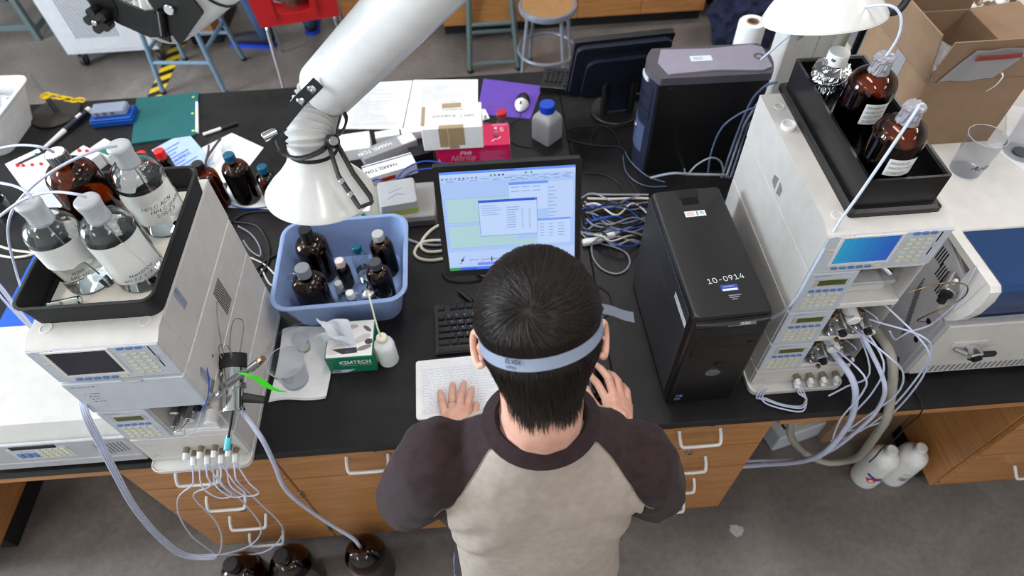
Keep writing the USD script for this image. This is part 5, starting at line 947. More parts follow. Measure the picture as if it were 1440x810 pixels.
# goggles: an elastic strap round the head, its tail, and the frame on the face
mat('strap_grey', (.50, .54, .62), .6, bump=.2, bscale=1500.); 
tt_ = np.linspace(-.24 * PI, 1.24 * PI, 80); sl = proj(np.stack([np.cos(tt_) * .09, -np.sin(tt_) * .112, .028 - .010 * np.sin(tt_) + .011 * np.cos(tt_)], -1)); sl = HC * V(1, 1, 0) + (sl - HC * V(1, 1, 0)) * V(1.045, 1.04, 1); 
ctr = V(0, 0, 0); side = np.tile(V(0, .16, 1.0), (len(sl), 1)); gp = ps.p('goggle_strap', ribbon(hd(sl), side @ HM, .0165, .0018), 'strap_grey', smooth=60, label='pale grey elastic goggle strap round the head')
rt_ = sl[4]; rt_ = sl[8]; tail = np.array([rt_, rt_ + V(.010, .003, -.002), rt_ + V(.026, .0, -.006), rt_ + V(.042, -.006, -.012), rt_ + V(.056, -.010, -.015)]); ps.p('strap_tail', ribbon(hd(spline(tail, 5)), V(0, .75, 1.0) @ HM, .0165, .0016), mat('strap_dark', (.40, .43, .49), .6), gp, smooth=60)
ink = Ink(); ink.text('ELVEX', 0, .0015, .0062, (.12, .13, .2), 1, slant=.2, bold=True); ink.text('safety', .001, -.0055, .0045, (.12, .13, .2), 1, slant=.2); bi = int(np.argmin(np.abs(sl[:, 0] + .052) + (sl[:, 1] > 0))); o_ = hd(sl[bi])[0]; dx_ = hd(sl[bi - 3])[0] - o_; up_ = HU * 1.0 + HF * .1
ps.p('strap_print', ink.put(o_ + np.cross(dx_ / np.linalg.norm(dx_), up_) * .0014, dx_, up_), 'print_ink', gp)
fl = [(-.078, .045, .012), (-.072, .082, .014), (-.045, .104, .016), (0, .112, .016), (.045, .104, .016), (.072, .082, .014), (.078, .045, .012)]
gg = ps.p('goggle_frame', cat(tube(hd([V(*q) + V(0, 0, .028) for q in fl]), .0055, 8, 5), tube(hd([V(*q) + V(0, -.004, -.030) for q in fl]), .005, 8, 5)), 'frosted'); ps.p('goggle_lens', ribbon(hd(spline([V(*q) + V(0, .002, 0) for q in fl], 5)), HU, .056, .002), 'thin_glass', gg)
for sx in (-1, 1): ps.p('goggle_side', ribbon(hd(spline([(sx * .0885, .015, .012), (sx * .086, .04, .012), (sx * .078, .052, .012)], 4)), HU, [.018] * 2 + [.03] * 4 + [.055] * 3, .003), 'white_plastic', gg)
# ------------------------------------------------------------------ fume extractor arms
fe = Thing('fume_extractor', 'white fume extractor arm with ribbed hose and cone hood hanging over the blue tub', 'fume extractor', (0, 0, 0))
A0, A1 = V(-.300, .994, 1.828), V(.135, .775, 2.30)               # the straight tube, from the elbow up past the camera's left
AD = (A1 - A0) / np.linalg.norm(A1 - A0)
fe.p('arm_tube', along(lathe([(.0475, 0), (.0515, .0), (.0515, .60), (.0475, .60)], 40, True), A0 + AD * .035, A1), 'white_enamel', smooth=40)
HCn = V(-.326, .908, 1.700); HX = V(-.10, -.14, -1.0); HX /= np.linalg.norm(HX); HB = HCn - HX * .078
def even(p, d): l = np.r_[0, np.cumsum(np.linalg.norm(np.diff(p, axis=0), axis=1))]; q = np.arange(0, l[-1], d); return np.column_stack([np.interp(q, l, p[:, k]) for k in range(3)])
bend = even(spline([A0 + AD * .06, A0 + AD * .020, A0 - AD * .008 + V(-.002, -.016, -.004), HB - HX * .024 + V(-.001, .014, 0), HB - HX * .006, HB + HX * .004], 14), .0016)
fe.p('ribbed_hose', tube(bend, [.0400 + .0034 * math.sin(i * 2 * PI / 5) for i in range(len(bend))], 32, 1, smooth=False), mat('hose_white', (.80, .80, .795), .35), smooth=50)
hood_prof = [(.038, .075), (.042, .074), (.044, .062), (.053, .042), (.070, .018), (.090, -.004), (.100, -.018), (.100, -.022), (.097, -.022), (.086, -.004), (.066, .016), (.049, .042), (.038, .062)]
def place(m, o, d): return along(m, V(*o), V(*o) + V(*d))
hd_ = fe.p('hood', place(lathe(hood_prof, 48, True), HCn, -HX), 'hood_white', smooth=50); fe.p('hose_clamp', place(lathe([(.0425, .071), (.0450, .071), (.0450, .077), (.0425, .077)], 40, True), HCn, -HX), 'black_rubber', hd_)
def strip(pts, side, w=.020, th=.004): return ribbon(spline(pts, 6), side, w, th)
vw = CAM - A0; vw = vw - AD * (vw @ AD); vw /= np.linalg.norm(vw)
b0, b1, lf = V(-.282, .918, 1.898), V(-.309, .906, 1.881), V(-.369, .885, 1.834); bd_ = lf - b0; bd_ /= np.linalg.norm(bd_)
br = fe.p('bracket', ribbon(np.array([b0 - bd_ * .012, b0, b1, lf + V(.010, .004, .004), lf - V(.002, .002, .003)]), np.cross(vw, bd_), .021, .004), 'black_plastic')
for q in (b0 + bd_ * .002, b0 + bd_ * .030): fe.p('screw', place(cyl(.0075, -.001, .006, 16), q + vw * .001, vw), 'chrome', br)
fe.p('pivot_bolt', rod(lf + V(-.010, -.006, 0), lf + V(.012, .006, .004), .008, 14), 'chrome', br)
kn = V(-.272, .893, 1.806)
fe.p('yoke', ribbon(spline([lf + V(.004, 0, 0), V(-.362, .880, 1.803), V(-.329, .866, 1.797), V(-.295, .874, 1.800), kn + V(-.004, -.002, 0)], 6), V(0, -.55, .85), .014, .004), 'black_plastic', smooth=50)
fe.p('hinge_block', place(cyl(.012, -.010, .010, 20, .003), kn, (1, -.3, .2)), 'black_plastic'); fe.p('pivot_bolt', place(cyl(.008, .008, .016, 14), kn, (.4, -.7, .6)), 'chrome')
p1, p2, q1, q2 = V(-.268, .853, 1.763), V(-.243, .822, 1.728), V(-.242, .855, 1.765), V(-.217, .828, 1.733)
hb = fe.p('hood_handle', ribbon(np.array([kn + V(-.006, -.006, -.004), p1, p1 * .5 + p2 * .5, p2, p2 + V(.006, -.008, -.006), q2 + V(.003, -.010, -.006), q2, q1 * .5 + q2 * .5, q1, kn + V(.008, -.004, -.002)]), V(.45, -.35, .8), .013, .004), 'black_plastic', smooth=40)
for f in (.25, .75): fe.p('screw', place(cyl(.005, -.001, .005, 12), p1 * (1 - f) + p2 * f + V(.0, -.002, .004), (.1, -.5, .86)), 'chrome', hb)
fe.p('bracket_ear', ribbon(spline([kn + V(0, .004, 0), kn + V(.018, .022, .006), kn + V(.022, .050, .012), kn + V(.006, .075, .018)], 5), V(.3, -.6, .7), [.012] * 4 + [.022] * 8 + [.014] * 4, .004), 'black_plastic')
fe.p('drop_rod', rod(V(.135, .775, 2.30) - AD * .02, V(.18, .76, 3.9), .012, 10), 'white_enamel')

f2 = Thing('fume_extractor', 'elbow of a white extractor arm with black bracket and star knob, top left', 'fume extractor', (0, 0, 0))
E0, E1 = V(-.444, .964, 2.039), V(-.124, .931, 2.236); ED = (E1 - E0) / np.linalg.norm(E1 - E0)
f2.p('arm_tube', along(lathe([(.046, 0), (.050, 0), (.050, .42), (.046, .42)], 36, True), E0 - ED * .012, E1), 'white_enamel', smooth=40)
el = spline([E0 + ED * .01, E0 - ED * .03, E0 - ED * .06 + V(-.004, .018, .008), V(-.534, 1.031, 2.106), V(-.549, 1.086, 2.191), V(-.539, 1.146, 2.321)], 16); el = even(el, .00165); f2.p('ribbed_hose', tube(el, [.0445 + .0045 * math.sin(i * 2 * PI / 6) for i in range(len(el))], 28, 1, smooth=False), 'hose_white', smooth=50)
tv = CAM - E0; tv = tv - ED * (tv @ ED); tv /= np.linalg.norm(tv); sE = np.cross(tv, ED)
def pl2(a, b, h=.053): return E0 + ED * a + sE * b + tv * h
bk = f2.p('bracket', trimesh.util.concatenate([plate(pl2(0, 0), ED, sE, sg.LineString([(.028, -.004), (-.012, -.012), (-.042, .002), (-.062, .034), (-.072, .060)]).buffer(.019).union(sg.Polygon([(-.02, -.040), (.045, -.028), (.052, .024), (-.005, .020)]).buffer(.004)), .005)]), 'black_plastic')
for a, b in ((.036, .014), (.012, -.002)): f2.p('screw', place(cyl(.0075, .0, .007, 16), pl2(a, b, .058), tv), 'chrome', bk)
f2.p('spring_lever', rod(pl2(-.030, -.022, .060), pl2(.000, .004, .062), .006, 10), 'dark_metal', bk); f2.p('lever_plate', plate(pl2(0, 0, .058), ED, sE, sg.Polygon([(-.045, -.012), (-.015, .008), (-.004, .0), (-.030, -.034)]), .004), 'black_satin', bk)
kc = pl2(-.092, .044, .058); star = [(.0, 0)]; sh_ = sg.Point(0, 0).buffer(.010)
for k in range(5): sh_ = sh_.union(sg.Point(.0125 * math.cos(k * 1.2566), .0125 * math.sin(k * 1.2566)).buffer(.0065))
f2.p('star_knob', plate(kc, ED, sE, sh_, .016), 'black_plastic', bk); f2.p('knob_bolt', place(cyl(.004, .014, .022, 12), kc, tv), 'chrome', bk); f2.p('friction_disc', place(cyl(.020, -.006, .002, 28), pl2(-.074, .052, .058), tv), 'dark_metal', bk)
f2.p('upper_link', strip([pl2(-.076, .055, .058), pl2(-.080, .095, .058), pl2(-.085, .135, .06)], sE * .6 + ED * .8, .024), 'black_plastic', bk); f2.p('drop_rod', rod(E1, V(-.10, .94, 3.9), .012, 10), 'white_enamel')
f2.p('edge_lip', place(lathe([(.0505, .0), (.0520, .0), (.0520, .004), (.0505, .004)], 36, True), E0 + ED * .062, ED), 'black_rubber', bk)

f3 = Thing('fume_extractor', 'white cone hood of a second extractor above the black box tray, top right', 'fume extractor', (0, 0, 0))
h3 = V(.735, 1.268, 1.792); d3 = V(-.10, .30, 1.0); h3d = f3.p('hood', place(lathe([(r * 1.26, z * 1.5) for r, z in hood_prof], 48, True), h3, d3), 'hood_white', smooth=50); d3 /= np.linalg.norm(d3)
f3.p('arm_tube', along(lathe([(.052, 0), (.056, 0), (.056, .55), (.052, .55)], 32, True), h3 + d3 * .10, h3 + d3), 'white_enamel'); f3.p('handle', tube([h3 + V(.098, -.040, .010), h3 + V(.118, -.050, -.004), h3 + V(.140, -.05, .004), h3 + V(.155, -.03, .035), h3 + V(.135, .0, .07), h3 + V(.085, .0, .08)], .008, 10), 'black_plastic', h3d)
f3.p('drop_rod', rod(h3 + d3 * .62, V(h3[0] - .02, h3[1] + .25, 3.9), .012, 10), 'white_enamel')

# ------------------------------------------------------------------ right-hand instrument with the blue window
au = Thing('autosampler', 'wide beige autosampler with a dark blue window right of the right stack', 'laboratory instrument', (1.104, .83, B))
AW = .62
au.p('chassis', profile_x([(0, .012), (0, .252), (.045, .262), (.045, .39), (.155, .432), (.88, .432), (.88, .012)], .004, AW), 'instrument_grey')
f = au.p('front_panel', box(.014, AW, -.008, .004, .018, .252, .004), 'instrument_beige'); sd_ = au.p('side_panel', profile_x([(.012, .014), (.012, .245), (.030, .262), (.030, .38), (.15, .42), (.87, .42), (.87, .014)], -.002, .005), 'instrument_grey')
au.p('top_cover', box(.002, AW, .148, .88, .424, .437, .003), 'instrument_white'); au.p('top_notch', xf(cyl(.016, 0, .0015, 22), (.20, .158, .4365)), 'recess_grey')
cov = [(.150, .437), (-.024, .442), (-.036, .432), (-.040, .40), (-.036, .35), (-.022, .305), (.0, .272), (.030, .262), (.042, .268), (.042, .42), (.150, .42)]
au.p('cover_frame', profile_x(cov, -.006, .020), 'instrument_white', smooth=40); wnd = [(.142, .440), (-.026, .4445), (-.038, .434), (-.042, .40), (-.038, .352), (-.024, .308), (-.004, .278), (.03, .272), (.03, .42), (.142, .43)]
raw('blue_window', {'p': ('principled_bsdf', {'base_color': lin((.06, .22, .42)), 'roughness': .06, 'specular_ior_level': .7, 'coat_weight': .6, 'coat_roughness': .03})}, [], 'p.BSDF')
au.p('blue_window', profile_x(wnd, .0205, AW), 'blue_window', smooth=40); au.p('window_latch', xf(cyl(.020, 0, .003, 22), (.19, .125, .4415)), 'black_satin')
au.p('side_slot', cat([box(-.0026, -.001, .070 + .0042 * k, .0722 + .0042 * k, .075 + .011 * k, .125 + .011 * k, .0003) for k in range(15)]), 'dark_slot', sd_, kind='stuff')
au.p('side_slot', cat([box(-.0026, -.001, .055 + q * .03 + .0085 * k, .059 + q * .03 + .0085 * k, .285 + q * .03, .33 + q * .03, .0003) for q in range(3) for k in range(4)]), 'dark_slot', sd_, kind='stuff')
for y, z in ((.039, .212), (.033, .137), (.036, .030)): au.p('cable_hole', rod((-.001, y, z), (-.0028, y, z), .009, 18), 'dark_slot', sd_)
au.p('front_slot', cat([pbox((0, -.008, 0), FU, FV, .05 + k * .0145 + .0, .056 + k * .0145, .028, .058, .0006, .0002) for k in range(24)]), 'recess_grey', f, kind='stuff'); au.p('panel_seam', box(.392, .394, -.0088, -.004, .02, .25, .0004), 'recess_grey', f)
v0 = V(.118, -.008, .150); vb = au.p('valve_plate', box(.060, .150, -.011, -.006, .120, .178, .002), 'instrument_beige', f); au.p('valve_body', rod(v0, v0 + V(0, -.034, -.004), .020, 24, c=.003), 'chrome', f); au.p('valve_lever', box(.112, .172, -.040, -.028, .140, .158, .004), 'black_plastic', f); au.p('valve_ring', rod(v0 + V(0, -.034, -.004), v0 + V(0, -.040, -.0045), .013, 20), 'dark_metal', f); au.p('side_fitting', rod((.072, -.012, .152), (.098, -.03, .150), .006, 12), 'steel', f)
v1 = V(-.004, .05, .362); au.p('valve_body', rod(v1 + V(.01, .02, .0), v1 + V(-.032, -.026, -.008), .019, 24, c=.003), 'steel', sd_); au.p('valve_ring', rod(v1 + V(-.031, -.025, -.008), v1 + V(-.036, -.030, -.009), .013, 20), 'dark_slot', sd_); au.p('valve_knob', rod(v1 + V(-.02, -.015, -.02), v1 + V(-.022, -.02, -.05), .010, 12), 'black_plastic', sd_); au.p('stub_pipe', rod(v1 + V(-.02, -.01, .01), v1 + V(-.026, -.018, .034), .005, 10), 'white_plastic', sd_)
ZT = B + .4372
# ---- cardboard carton and beakers on it
cb = Thing('carton', 'open brown cardboard carton standing on the white instrument top at right', 'carton', (1.088, 1.292, ZT)); CW, CD, CH, ct = .270, .318, .205, .004
cb.p('carton_body', xf(basin(CW / 2, CD / 2, .004, CH, ct, 0, 0, .004, 1), (CW / 2, CD / 2, 0)), 'cardboard')
def flap(name, o, u, v, w, h, m='cardboard', skew=.012): return cb.p(name, plate(o, u, v, [(0, 0), (w, 0), (w - skew * .4, h), (skew * .4, h)], .004), m)
ff = flap('flap', (0, .003, CH), (1, 0, 0), (0, -.10, 1), CW, .112, 'cardboard'); lfp = flap('flap', (.001, CD, CH), (0, -1, 0), (-.18, 0, 1), CD, .125, 'cardboard'); flap('flap', (0, CD + .002, CH), (1, 0, 0), (0, .05, 1), CW, .16, 'cardboard_in'); flap('flap', (CW - .002, 0, CH), (0, 1, 0), (1, 0, .12), CD, .13, 'cardboard')
cb.p('crease', box(.004, CW - .004, -.0008, .002, CH - .003, CH - .001, .0003), 'cardboard_in'); raw('pouch_plastic', {'t': ('transparent_bsdf', {'color': (.9, .9, .9)}), 'd': ('principled_bsdf', {'base_color': (.42, .41, .43), 'roughness': .25}), 'm': ('mix_closure', {'fac': .62})}, [('t.BSDF', 'm.closure1'), ('d.BSDF', 'm.closure2')], 'm.closure')
po = cb.p('document_pouch', sheet(lambda U, Q: np.stack([.020 + .135 * U + .045 * Q, -.0075 - .010 * Q + .003 * np.sin(U * 9 + Q * 3), CH + .003 + .088 * Q], -1), 14, 10, .0008), 'pouch_plastic', ff, smooth=50)
ink = Ink(); ink.quad((.0, 0), (.110, .002), (.106, .016), (-.002, .014), (.58, .17, .12), 0); ink.text('PACKING LIST ENCLOSED', .004, .004, .0055, (.36, .12, .1), 1, sx=.8); cb.p('red_stripe', ink.put((.070, -.022, CH + .066), (1, 0, 0), (0, -.10, 1), .001), 'print_ink', ff)
ink = Ink(); ink.rect(0, 0, .075, .034, (.80, .80, .81), 0); ink.text('MSF', .012, .012, .010, (.25, .25, .3), 1, slant=.3); cb.p('tape_label', ink.put((.195, -.0130, CH + .072), (1, 0, 0), (0, -.10, 1), .0012), 'print_ink', ff)
cb.p('clear_tape', plate((-.0008, .16, .02), (0, -1, 0), (0, 0, 1), [(0, 0), (.05, 0), (.05, .18), (0, .18)], .0006), 'pouch_plastic'); cb.p('tape_tail', ribbon(spline([(.168, -.010, CH + .020), (.172, -.016, CH + .012), (.166, -.018, CH - .010), (.158, -.012, CH - .03)], 5), (1, 0, .3), .004, .0006), 'white_plastic')
def lump(ctr, rad, seed, amp=.3, sub=4, fr=3.): return blob(ctr, rad, seed, amp, sub, fr)
solo('plastic_bag', 'crumpled clear plastic bag lying inside the open carton', 'bag', lump((0, 0, 0), (.09, .115, .07), 5, .35, 4, 4), 'pouch_plastic', (1.205, 1.44, ZT + .115), smooth=30)
k = Ink(); k.text('Acids', -.018, .0, .013, (.08, .08, .10), 1, slant=.4, bold=True)
beaker('plastic_beaker', 'clear plastic beaker with black handwriting on the white instrument top', (1.236, 1.185, ZT), .044, .112, .006, 'clear_plastic', mark=k.put((0, 0, 0), (1, 0, 0), (0, 1, 0), .001, around(0, 0, .040, -PI / 2 - .1, .035)))
beaker('plastic_beaker', 'clear plastic beaker with a dark blot standing on the white paper at right edge', (1.412, 1.235, ZT + .001), .050, .115, .006, 'clear_plastic', contents=lambda t: t.p('blot', xf(cyl(.020, 0, .003, 20), (0, -.0, .003)), 'pc_grey_dark'))
solo('paper_sheet', 'white paper sheet under the beaker at the right edge of the photo', 'paper', slab([(1.345, 1.278), (1.40, 1.125), (1.60, 1.20), (1.53, 1.42), (1.49, 1.44), (1.40, 1.283)], 0, .0008), 'white_paper', (0, 0, ZT))
raw('marble_bag', {'t': ('texture_coordinate', {}), 'n': ('noise_texture', {'scale': 24.0, 'detail': 5.0}), 'r': ('rgb_ramp', {'ramp': [(.40, lin((.40, .28, .18))), (.47, lin((.82, .80, .78))), (.6, lin((.92, .91, .90))), (.66, lin((.35, .33, .28)))]}), 'p': ('principled_bsdf', {'roughness': .5})}, [('t.object', 'n.vector'), ('n.fac', 'r.fac'), ('r.color', 'p.base_color')], 'p.BSDF')
solo('refuse_bag', 'crumpled white and brown blotched bag behind the carton flaps at top right', 'bag', lump((0, 0, 0), (.22, .13, .16), 8, .3, 5, 4), 'marble_bag', (1.64, 1.88, 1.36), smooth=50)
solo('supply_box', 'plain pale box behind the carton carrying the blotched bag', 'box', box(-.21, .25, -.1, .22, 0, .32, .004), 'instrument_grey', (1.62, 1.84, B))
solo('marker_pen', 'yellow marker lying at the right edge, behind the white paper', 'marker', rod((0, 0, 0), (.10, .10, 0), .009, 14), 'yellow', (1.50, 1.475, ZT + .0095))
# ---- tall white instrument and shelf behind the right stack
wm = Thing('tall_instrument', 'tall white instrument with a clear hose between the old tower and the carton', 'laboratory instrument', (1.035, 1.93, B)); wm.p('body', box(0, .215, 0, .10, 0, .60, .006), 'instrument_white'); wm.p('side_seam', box(.11, .112, -.0008, .002, .02, .59, .0002), 'recess_grey'); wm.p('clear_hose', tube([(.17, -.022, .0), (.17, -.022, .2), (.18, -.022, .42), (.20, -.01, .60), (.22, .03, .70)], .020, 12), 'tube_smoke')
wm.p('sample_bag', xf(lump((0, 0, 0), (.05, .02, .12), 4, .25, 4, 3), (.02, -.03, .52)), 'pouch_plastic', smooth=30)
rk = Thing('equipment_rack', 'dark equipment rack with a beige shelf under the second hood', 'rack', (1.40, 2.10, B)); 
for x in (0, .46):
    for y in (0, .28): rk.p('post', box(x, x + .02, y, y + .02, 0, .40, .002), 'dark_metal')
rk.p('shelf', box(0, .48, 0, .30, .13, .145, .002), 'cap_cream'); rk.p('base_plate', box(0, .48, 0, .30, .0, .02, .002), 'dark_metal'); rk.p('dark_unit', box(.05, .42, .04, .27, .02, .12, .006), 'black_plastic'); rk.p('grey_unit', box(.06, .16, .02, .25, .145, .30, .006), 'recess_grey'); rk.p('yellow_knob', rod((.12, .04, .08), (.12, .02, .09), .010, 12), 'yellow')
rl = Thing('paper_roll', 'small white paper roll with a brown core behind the old tower', 'paper roll', (1.085, 2.335, B)); rl.p('roll', lathe([(.024, 0), (.052, 0), (.054, .004), (.054, .21), (.050, .215), (.024, .213)], 32, True), 'white_paper', smooth=40); rl.p('core', lathe([(.020, .0), (.0245, 0), (.0245, .216), (.020, .216)], 28, True), 'cardboard')
# ---- under the bench at right
ub = Thing('power_box', 'pale grey box with a yellow label on the floor under the bench', 'box', (1.065, 1.00, 0), .25); ub.p('case', box(0, .22, 0, .22, 0, .12, .005), 'panel_blue_grey'); k = Ink(); k.rect(.10, .02, .18, .085, (.82, .76, .55), 0); k.rect(.035, .03, .048, .09, (.2, .2, .22), 0); ub.p('label_print', k.put((0, 0, .12), (1, 0, 0), (0, 1, 0)), 'print_ink')
uc = Thing('carton', 'closed brown cardboard carton on the floor behind the white plastic bottles', 'carton', (1.272, 1.02, 0), .0); uc.p('carton_body', box(0, .285, 0, .12, 0, .27, .003), 'cardboard'); k = Ink(); k.rect(0, 0, .13, .022, (.86, .84, .80), 0); uc.p('white_label', k.put((.05, .03, .27), (1, 0, 0), (0, 1, 0)), 'print_ink'); uc.p('flap_seam', box(.004, .281, .058, .061, .268, .2706, .0003), 'cardboard_in')
# ------------------------------------------------------------------ things on the back of the bench
nb = Thing('notebook', 'open lined notebook with blue handwriting under the left hand', 'notebook', (-.256, .800, B), .03)
nb.p('cover', slab(rrect(-.002, .285, -.003, .190, .010), 0, .003), 'black_plastic'); nb.p('pages', slab(rrect(0, .283, 0, .187, .009), .003, .0105), 'white_paper')
k = Ink(); hw_ = random.Random(5)
for i in range(20): k.rect(.012, .012 + i * .0086, .27, .0125 + i * .0086, (.74, .80, .90), 0)
for i in range(17):
    x = .018
    while x < .20 + .05 * hw_.random():
        w = hw_.uniform(.006, .018); k.line([(x + q * w / 5, .0145 + i * .0086 + hw_.uniform(0, .0034)) for q in range(6)], .0007, (.45, .50, .70), 1); x += w + .003
nb.p('handwriting', k.put((0, 0, .0105), (1, 0, 0), (0, 1, 0)), 'print_ink')
lab = Thing('lab_book', 'open white lab report of two printed pages on the far bench edge', 'papers', (0, 0, B))
def page(pts, z, m='white_paper', name='page'): return lab.p(name, slab(pts, z, z + .004), m)
page([(-.600, 2.105), (-.345, 2.075), (-.313, 2.400), (-.575, 2.405)], .0); page([(-.341, 2.070), (-.045, 2.047), (-.033, 2.375), (-.309, 2.402)], .0005); page([(-.12, 2.05), (.005, 2.10), (-.01, 2.16), (-.10, 2.17)], .005, name='loose_leaf')
k = Ink()
for i in range(26):
    k.rect(.03, .03 + i * .0105, .03 + hw_.uniform(.06, .2), .0325 + i * .0105, (.62, .62, .66), 0); k.rect(.30, .02 + i * .0105, .30 + hw_.uniform(.06, .2), .0225 + i * .0105, (.64, .64, .68), 0)
lab.p('page_print', k.put((-.585, 2.085, .0048), (1, -.05, 0), (0, 1, 0)), 'print_ink')
gl = Thing('glove_box', 'bright pink carton of nitrile gloves under the white carton', 'box', (-.200, 1.842, B), -.02)
mat('pink_card', (.84, .07, .34), .45); gl.p('carton', box(0, .272, 0, .125, 0, .088, .0015), 'pink_card')
k = Ink(); k.text('Pink', .085, .050, .016, (.95, .85, .9), 1, slant=.25, bold=True); k.text('Nitrile', .048, .022, .024, (.75, .62, .68), 1, slant=.3); k.rect(.155, .012, .262, .068, (.78, .16, .40), 0)
for i in range(5): k.rect(.16, .02 + i * .009, .25 - .01 * (i % 3), .0215 + i * .009, (.88, .55, .68), 1)
k.quad((.006, .02), (.012, .02), (.009, .035), (.004, .032), (.9, .75, .8), 1); gl.p('front_print', k.put((0, 0, 0), FU, FV), 'print_ink')
k = Ink(); k.text('5', .235, .075, .022, (.95, .9, .92), 1); k.disc(.222, .095, .006, (.95, .9, .92), 1); k.line([(.205, .02), (.222, .035), (.228, .03), (.24, .045)], .004, (.92, .88, .9), 1); k.rect(.21, .108, .265, .118, (.92, .45, .62), 1); gl.p('top_print', k.put((0, 0, .088), (1, 0, 0), (0, 1, 0)), 'print_ink'); gl.p('side_print', box(.2722, .2728, .004, .121, .004, .084, .0002), 'white_paper')
gl.p('glove_tip', xf(lathe([(0, 0), (.010, .002), (.012, .012), (.008, .030), (.003, .040), (0, .042)], 12), (.222, .060, .086), .5, .2, 0, .8), mat('glove_pink', (.86, .62, .74), .6))
wx = Thing('carton', 'white taped carton marked HPLC ANALYSIS resting on the pink glove carton', 'box', (-.240, 1.829, B + .0885), -.015); wx.p('carton_body', box(0, .216, 0, .142, 0, .095, .0015), 'white_paper')
mat('tape_brown', (.70, .58, .42), .3); 
for nm, x0, x1, z0, z1 in (('front_tape', .060, .092, .012, .094), ('front_tape', .094, .128, .004, .094), ('front_tape', .128, .150, .018, .094)): wx.p(nm, box(x0, x1, -.0008, .0005, z0, z1, .0002), mat('tape_tan', (.66, .57, .44), .35))
wx.p('top_tape', box(.062, .150, .0, .018, .0945, .0957, .0002), 'tape_tan'); wx.p('top_tape', box(.072, .142, .115, .142, .0945, .0957, .0002), 'tape_tan'); wx.p('side_tape', box(-.0008, .012, .02, .13, .08, .0957, .0002), 'tape_tan')
k = Ink(); k.text('HPLC Analysis', .190, .075, .016, (.42, .42, .44), 1, rot=PI, slant=.1); k.text('Analysis', .150, .110, .014, (.45, .45, .47), 1, rot=PI); wx.p('top_lettering', k.put((0, 0, .0953), (1, 0, 0), (0, 1, 0)), 'print_ink')
def flatbox(name, label, loc, rz, w, d, h, m, texts=(), extra=None, cat_='box'):
    t = Thing(name, label, cat_, loc, rz); t.p('carton', box(0, w, 0, d, 0, h, .0012), m)
    for n_, f_ in enumerate(texts): k = Ink(); f_(k); t.p('printed_label', k.put((0, 0, 0), FU, FV, .0003 + .0002 * n_), 'print_ink')
    if extra: extra(t)
    return t
flatbox('syringe_box', 'white HAMILTON syringe box with a red label and blue stripe, nearest of its pile', (-.455, 1.752, B), .33, .190, .075, .042, 'white_paper', [lambda k: k.rect(.045, .006, .105, .024, (.80, .22, .16), 0), lambda k: k.text('HAMILTON', .05, .010, .010, (.55, .15, .1), 1)],
        lambda t: (lambda k: t.p('top_print', k.text('HAMILTON', .125, .040, .016, (.15, .15, .2), 1, rot=PI, bold=True).rect(.0, .062, .19, .068, (.15, .2, .45), 0).put((0, 0, .042), (1, 0, 0), (0, 1, 0)), 'print_ink'))(Ink()))
flatbox('syringe_box', 'grey HAMILTON syringe box in the middle of the syringe pile', (-.470, 1.855, B), .45, .215, .060, .046, mat('card_grey', (.60, .60, .61), .5), [],
        lambda t: (lambda k: t.p('top_print', k.text('HAMILTON', .125, .042, .018, (.90, .90, .9), 1, rot=PI, bold=True).rect(.155, .004, .213, .056, (.88, .88, .88), 0).put((0, 0, .046), (1, 0, 0), (0, 1, 0)), 'print_ink'))(Ink()))
flatbox('syringe_box', 'plain large white flat box at the left of the syringe pile', (-.600, 1.900, B), .12, .150, .10, .050, 'white_paper'); flatbox('syringe_box', 'slim white syringe box beside the lab report', (-.440, 1.988, B), .14, .095, .040, .035, 'white_paper'); flatbox('syringe_box', 'slim white syringe box touching the white carton', (-.340, 2.003, B), .14, .10, .034, .035, 'white_paper')
flatbox('plug_box', 'black case between the grey syringe box and the pink carton', (-.300, 1.872, B), .25, .085, .055, .03, 'black_plastic', cat_='case')
sw = Thing('network_switch', 'flat grey device under the pipette tip box left of the screen', 'device', (-.428, 1.537, B)); sw.p('case', box(0, .225, 0, .170, .002, .050, .003), mat('device_grey', (.56, .55, .55), .5)); sw.p('front_strip', box(.002, .223, -.002, .002, .004, .030, .001), mat('device_dark', (.25, .24, .25), .5)); 
for x in (.02, .205):
    for y in (.02, .15): sw.p('foot', xf(cyl(.007, 0, .003, 12), (x, y, 0)), 'black_rubber')
tp_ = Thing('tip_box', 'pipette tip box with frosted lid and lime green base', 'box', (-.382, 1.540, B + .0505), .14); tp_.p('base', ring_loft([(rr_pts(.062, .060, .008, 3, .062, .062), 0), (rr_pts(.066, .064, .009, 3, .062, .062), .024)]), mat('lime', (.74, .80, .28), .4)); tp_.p('lid', ring_loft([(rr_pts(.066, .064, .009, 3, .062, .062), .024), (rr_pts(.063, .061, .010, 3, .062, .062), .050), (rr_pts(.058, .056, .008, 3, .062, .062), .053)]), 'frosted', smooth=40); k = Ink(); k.line([(.03, .03), (.06, .05), (.09, .04)], .003, (.45, .50, .72), 0); k.line([(.035, .06), (.08, .075)], .0025, (.45, .50, .72), 0); tp_.p('pen_marks', k.put((0, 0, .053), (1, 0, 0), (0, 1, 0)), 'print_ink')
flatbox('small_box', 'small white box with a green dot half under the white hood', (-.530, 1.585, B), -.05, .10, .09, .05, 'white_paper', [lambda k: k.disc(.075, .03, .008, (.2, .6, .3), 0)])
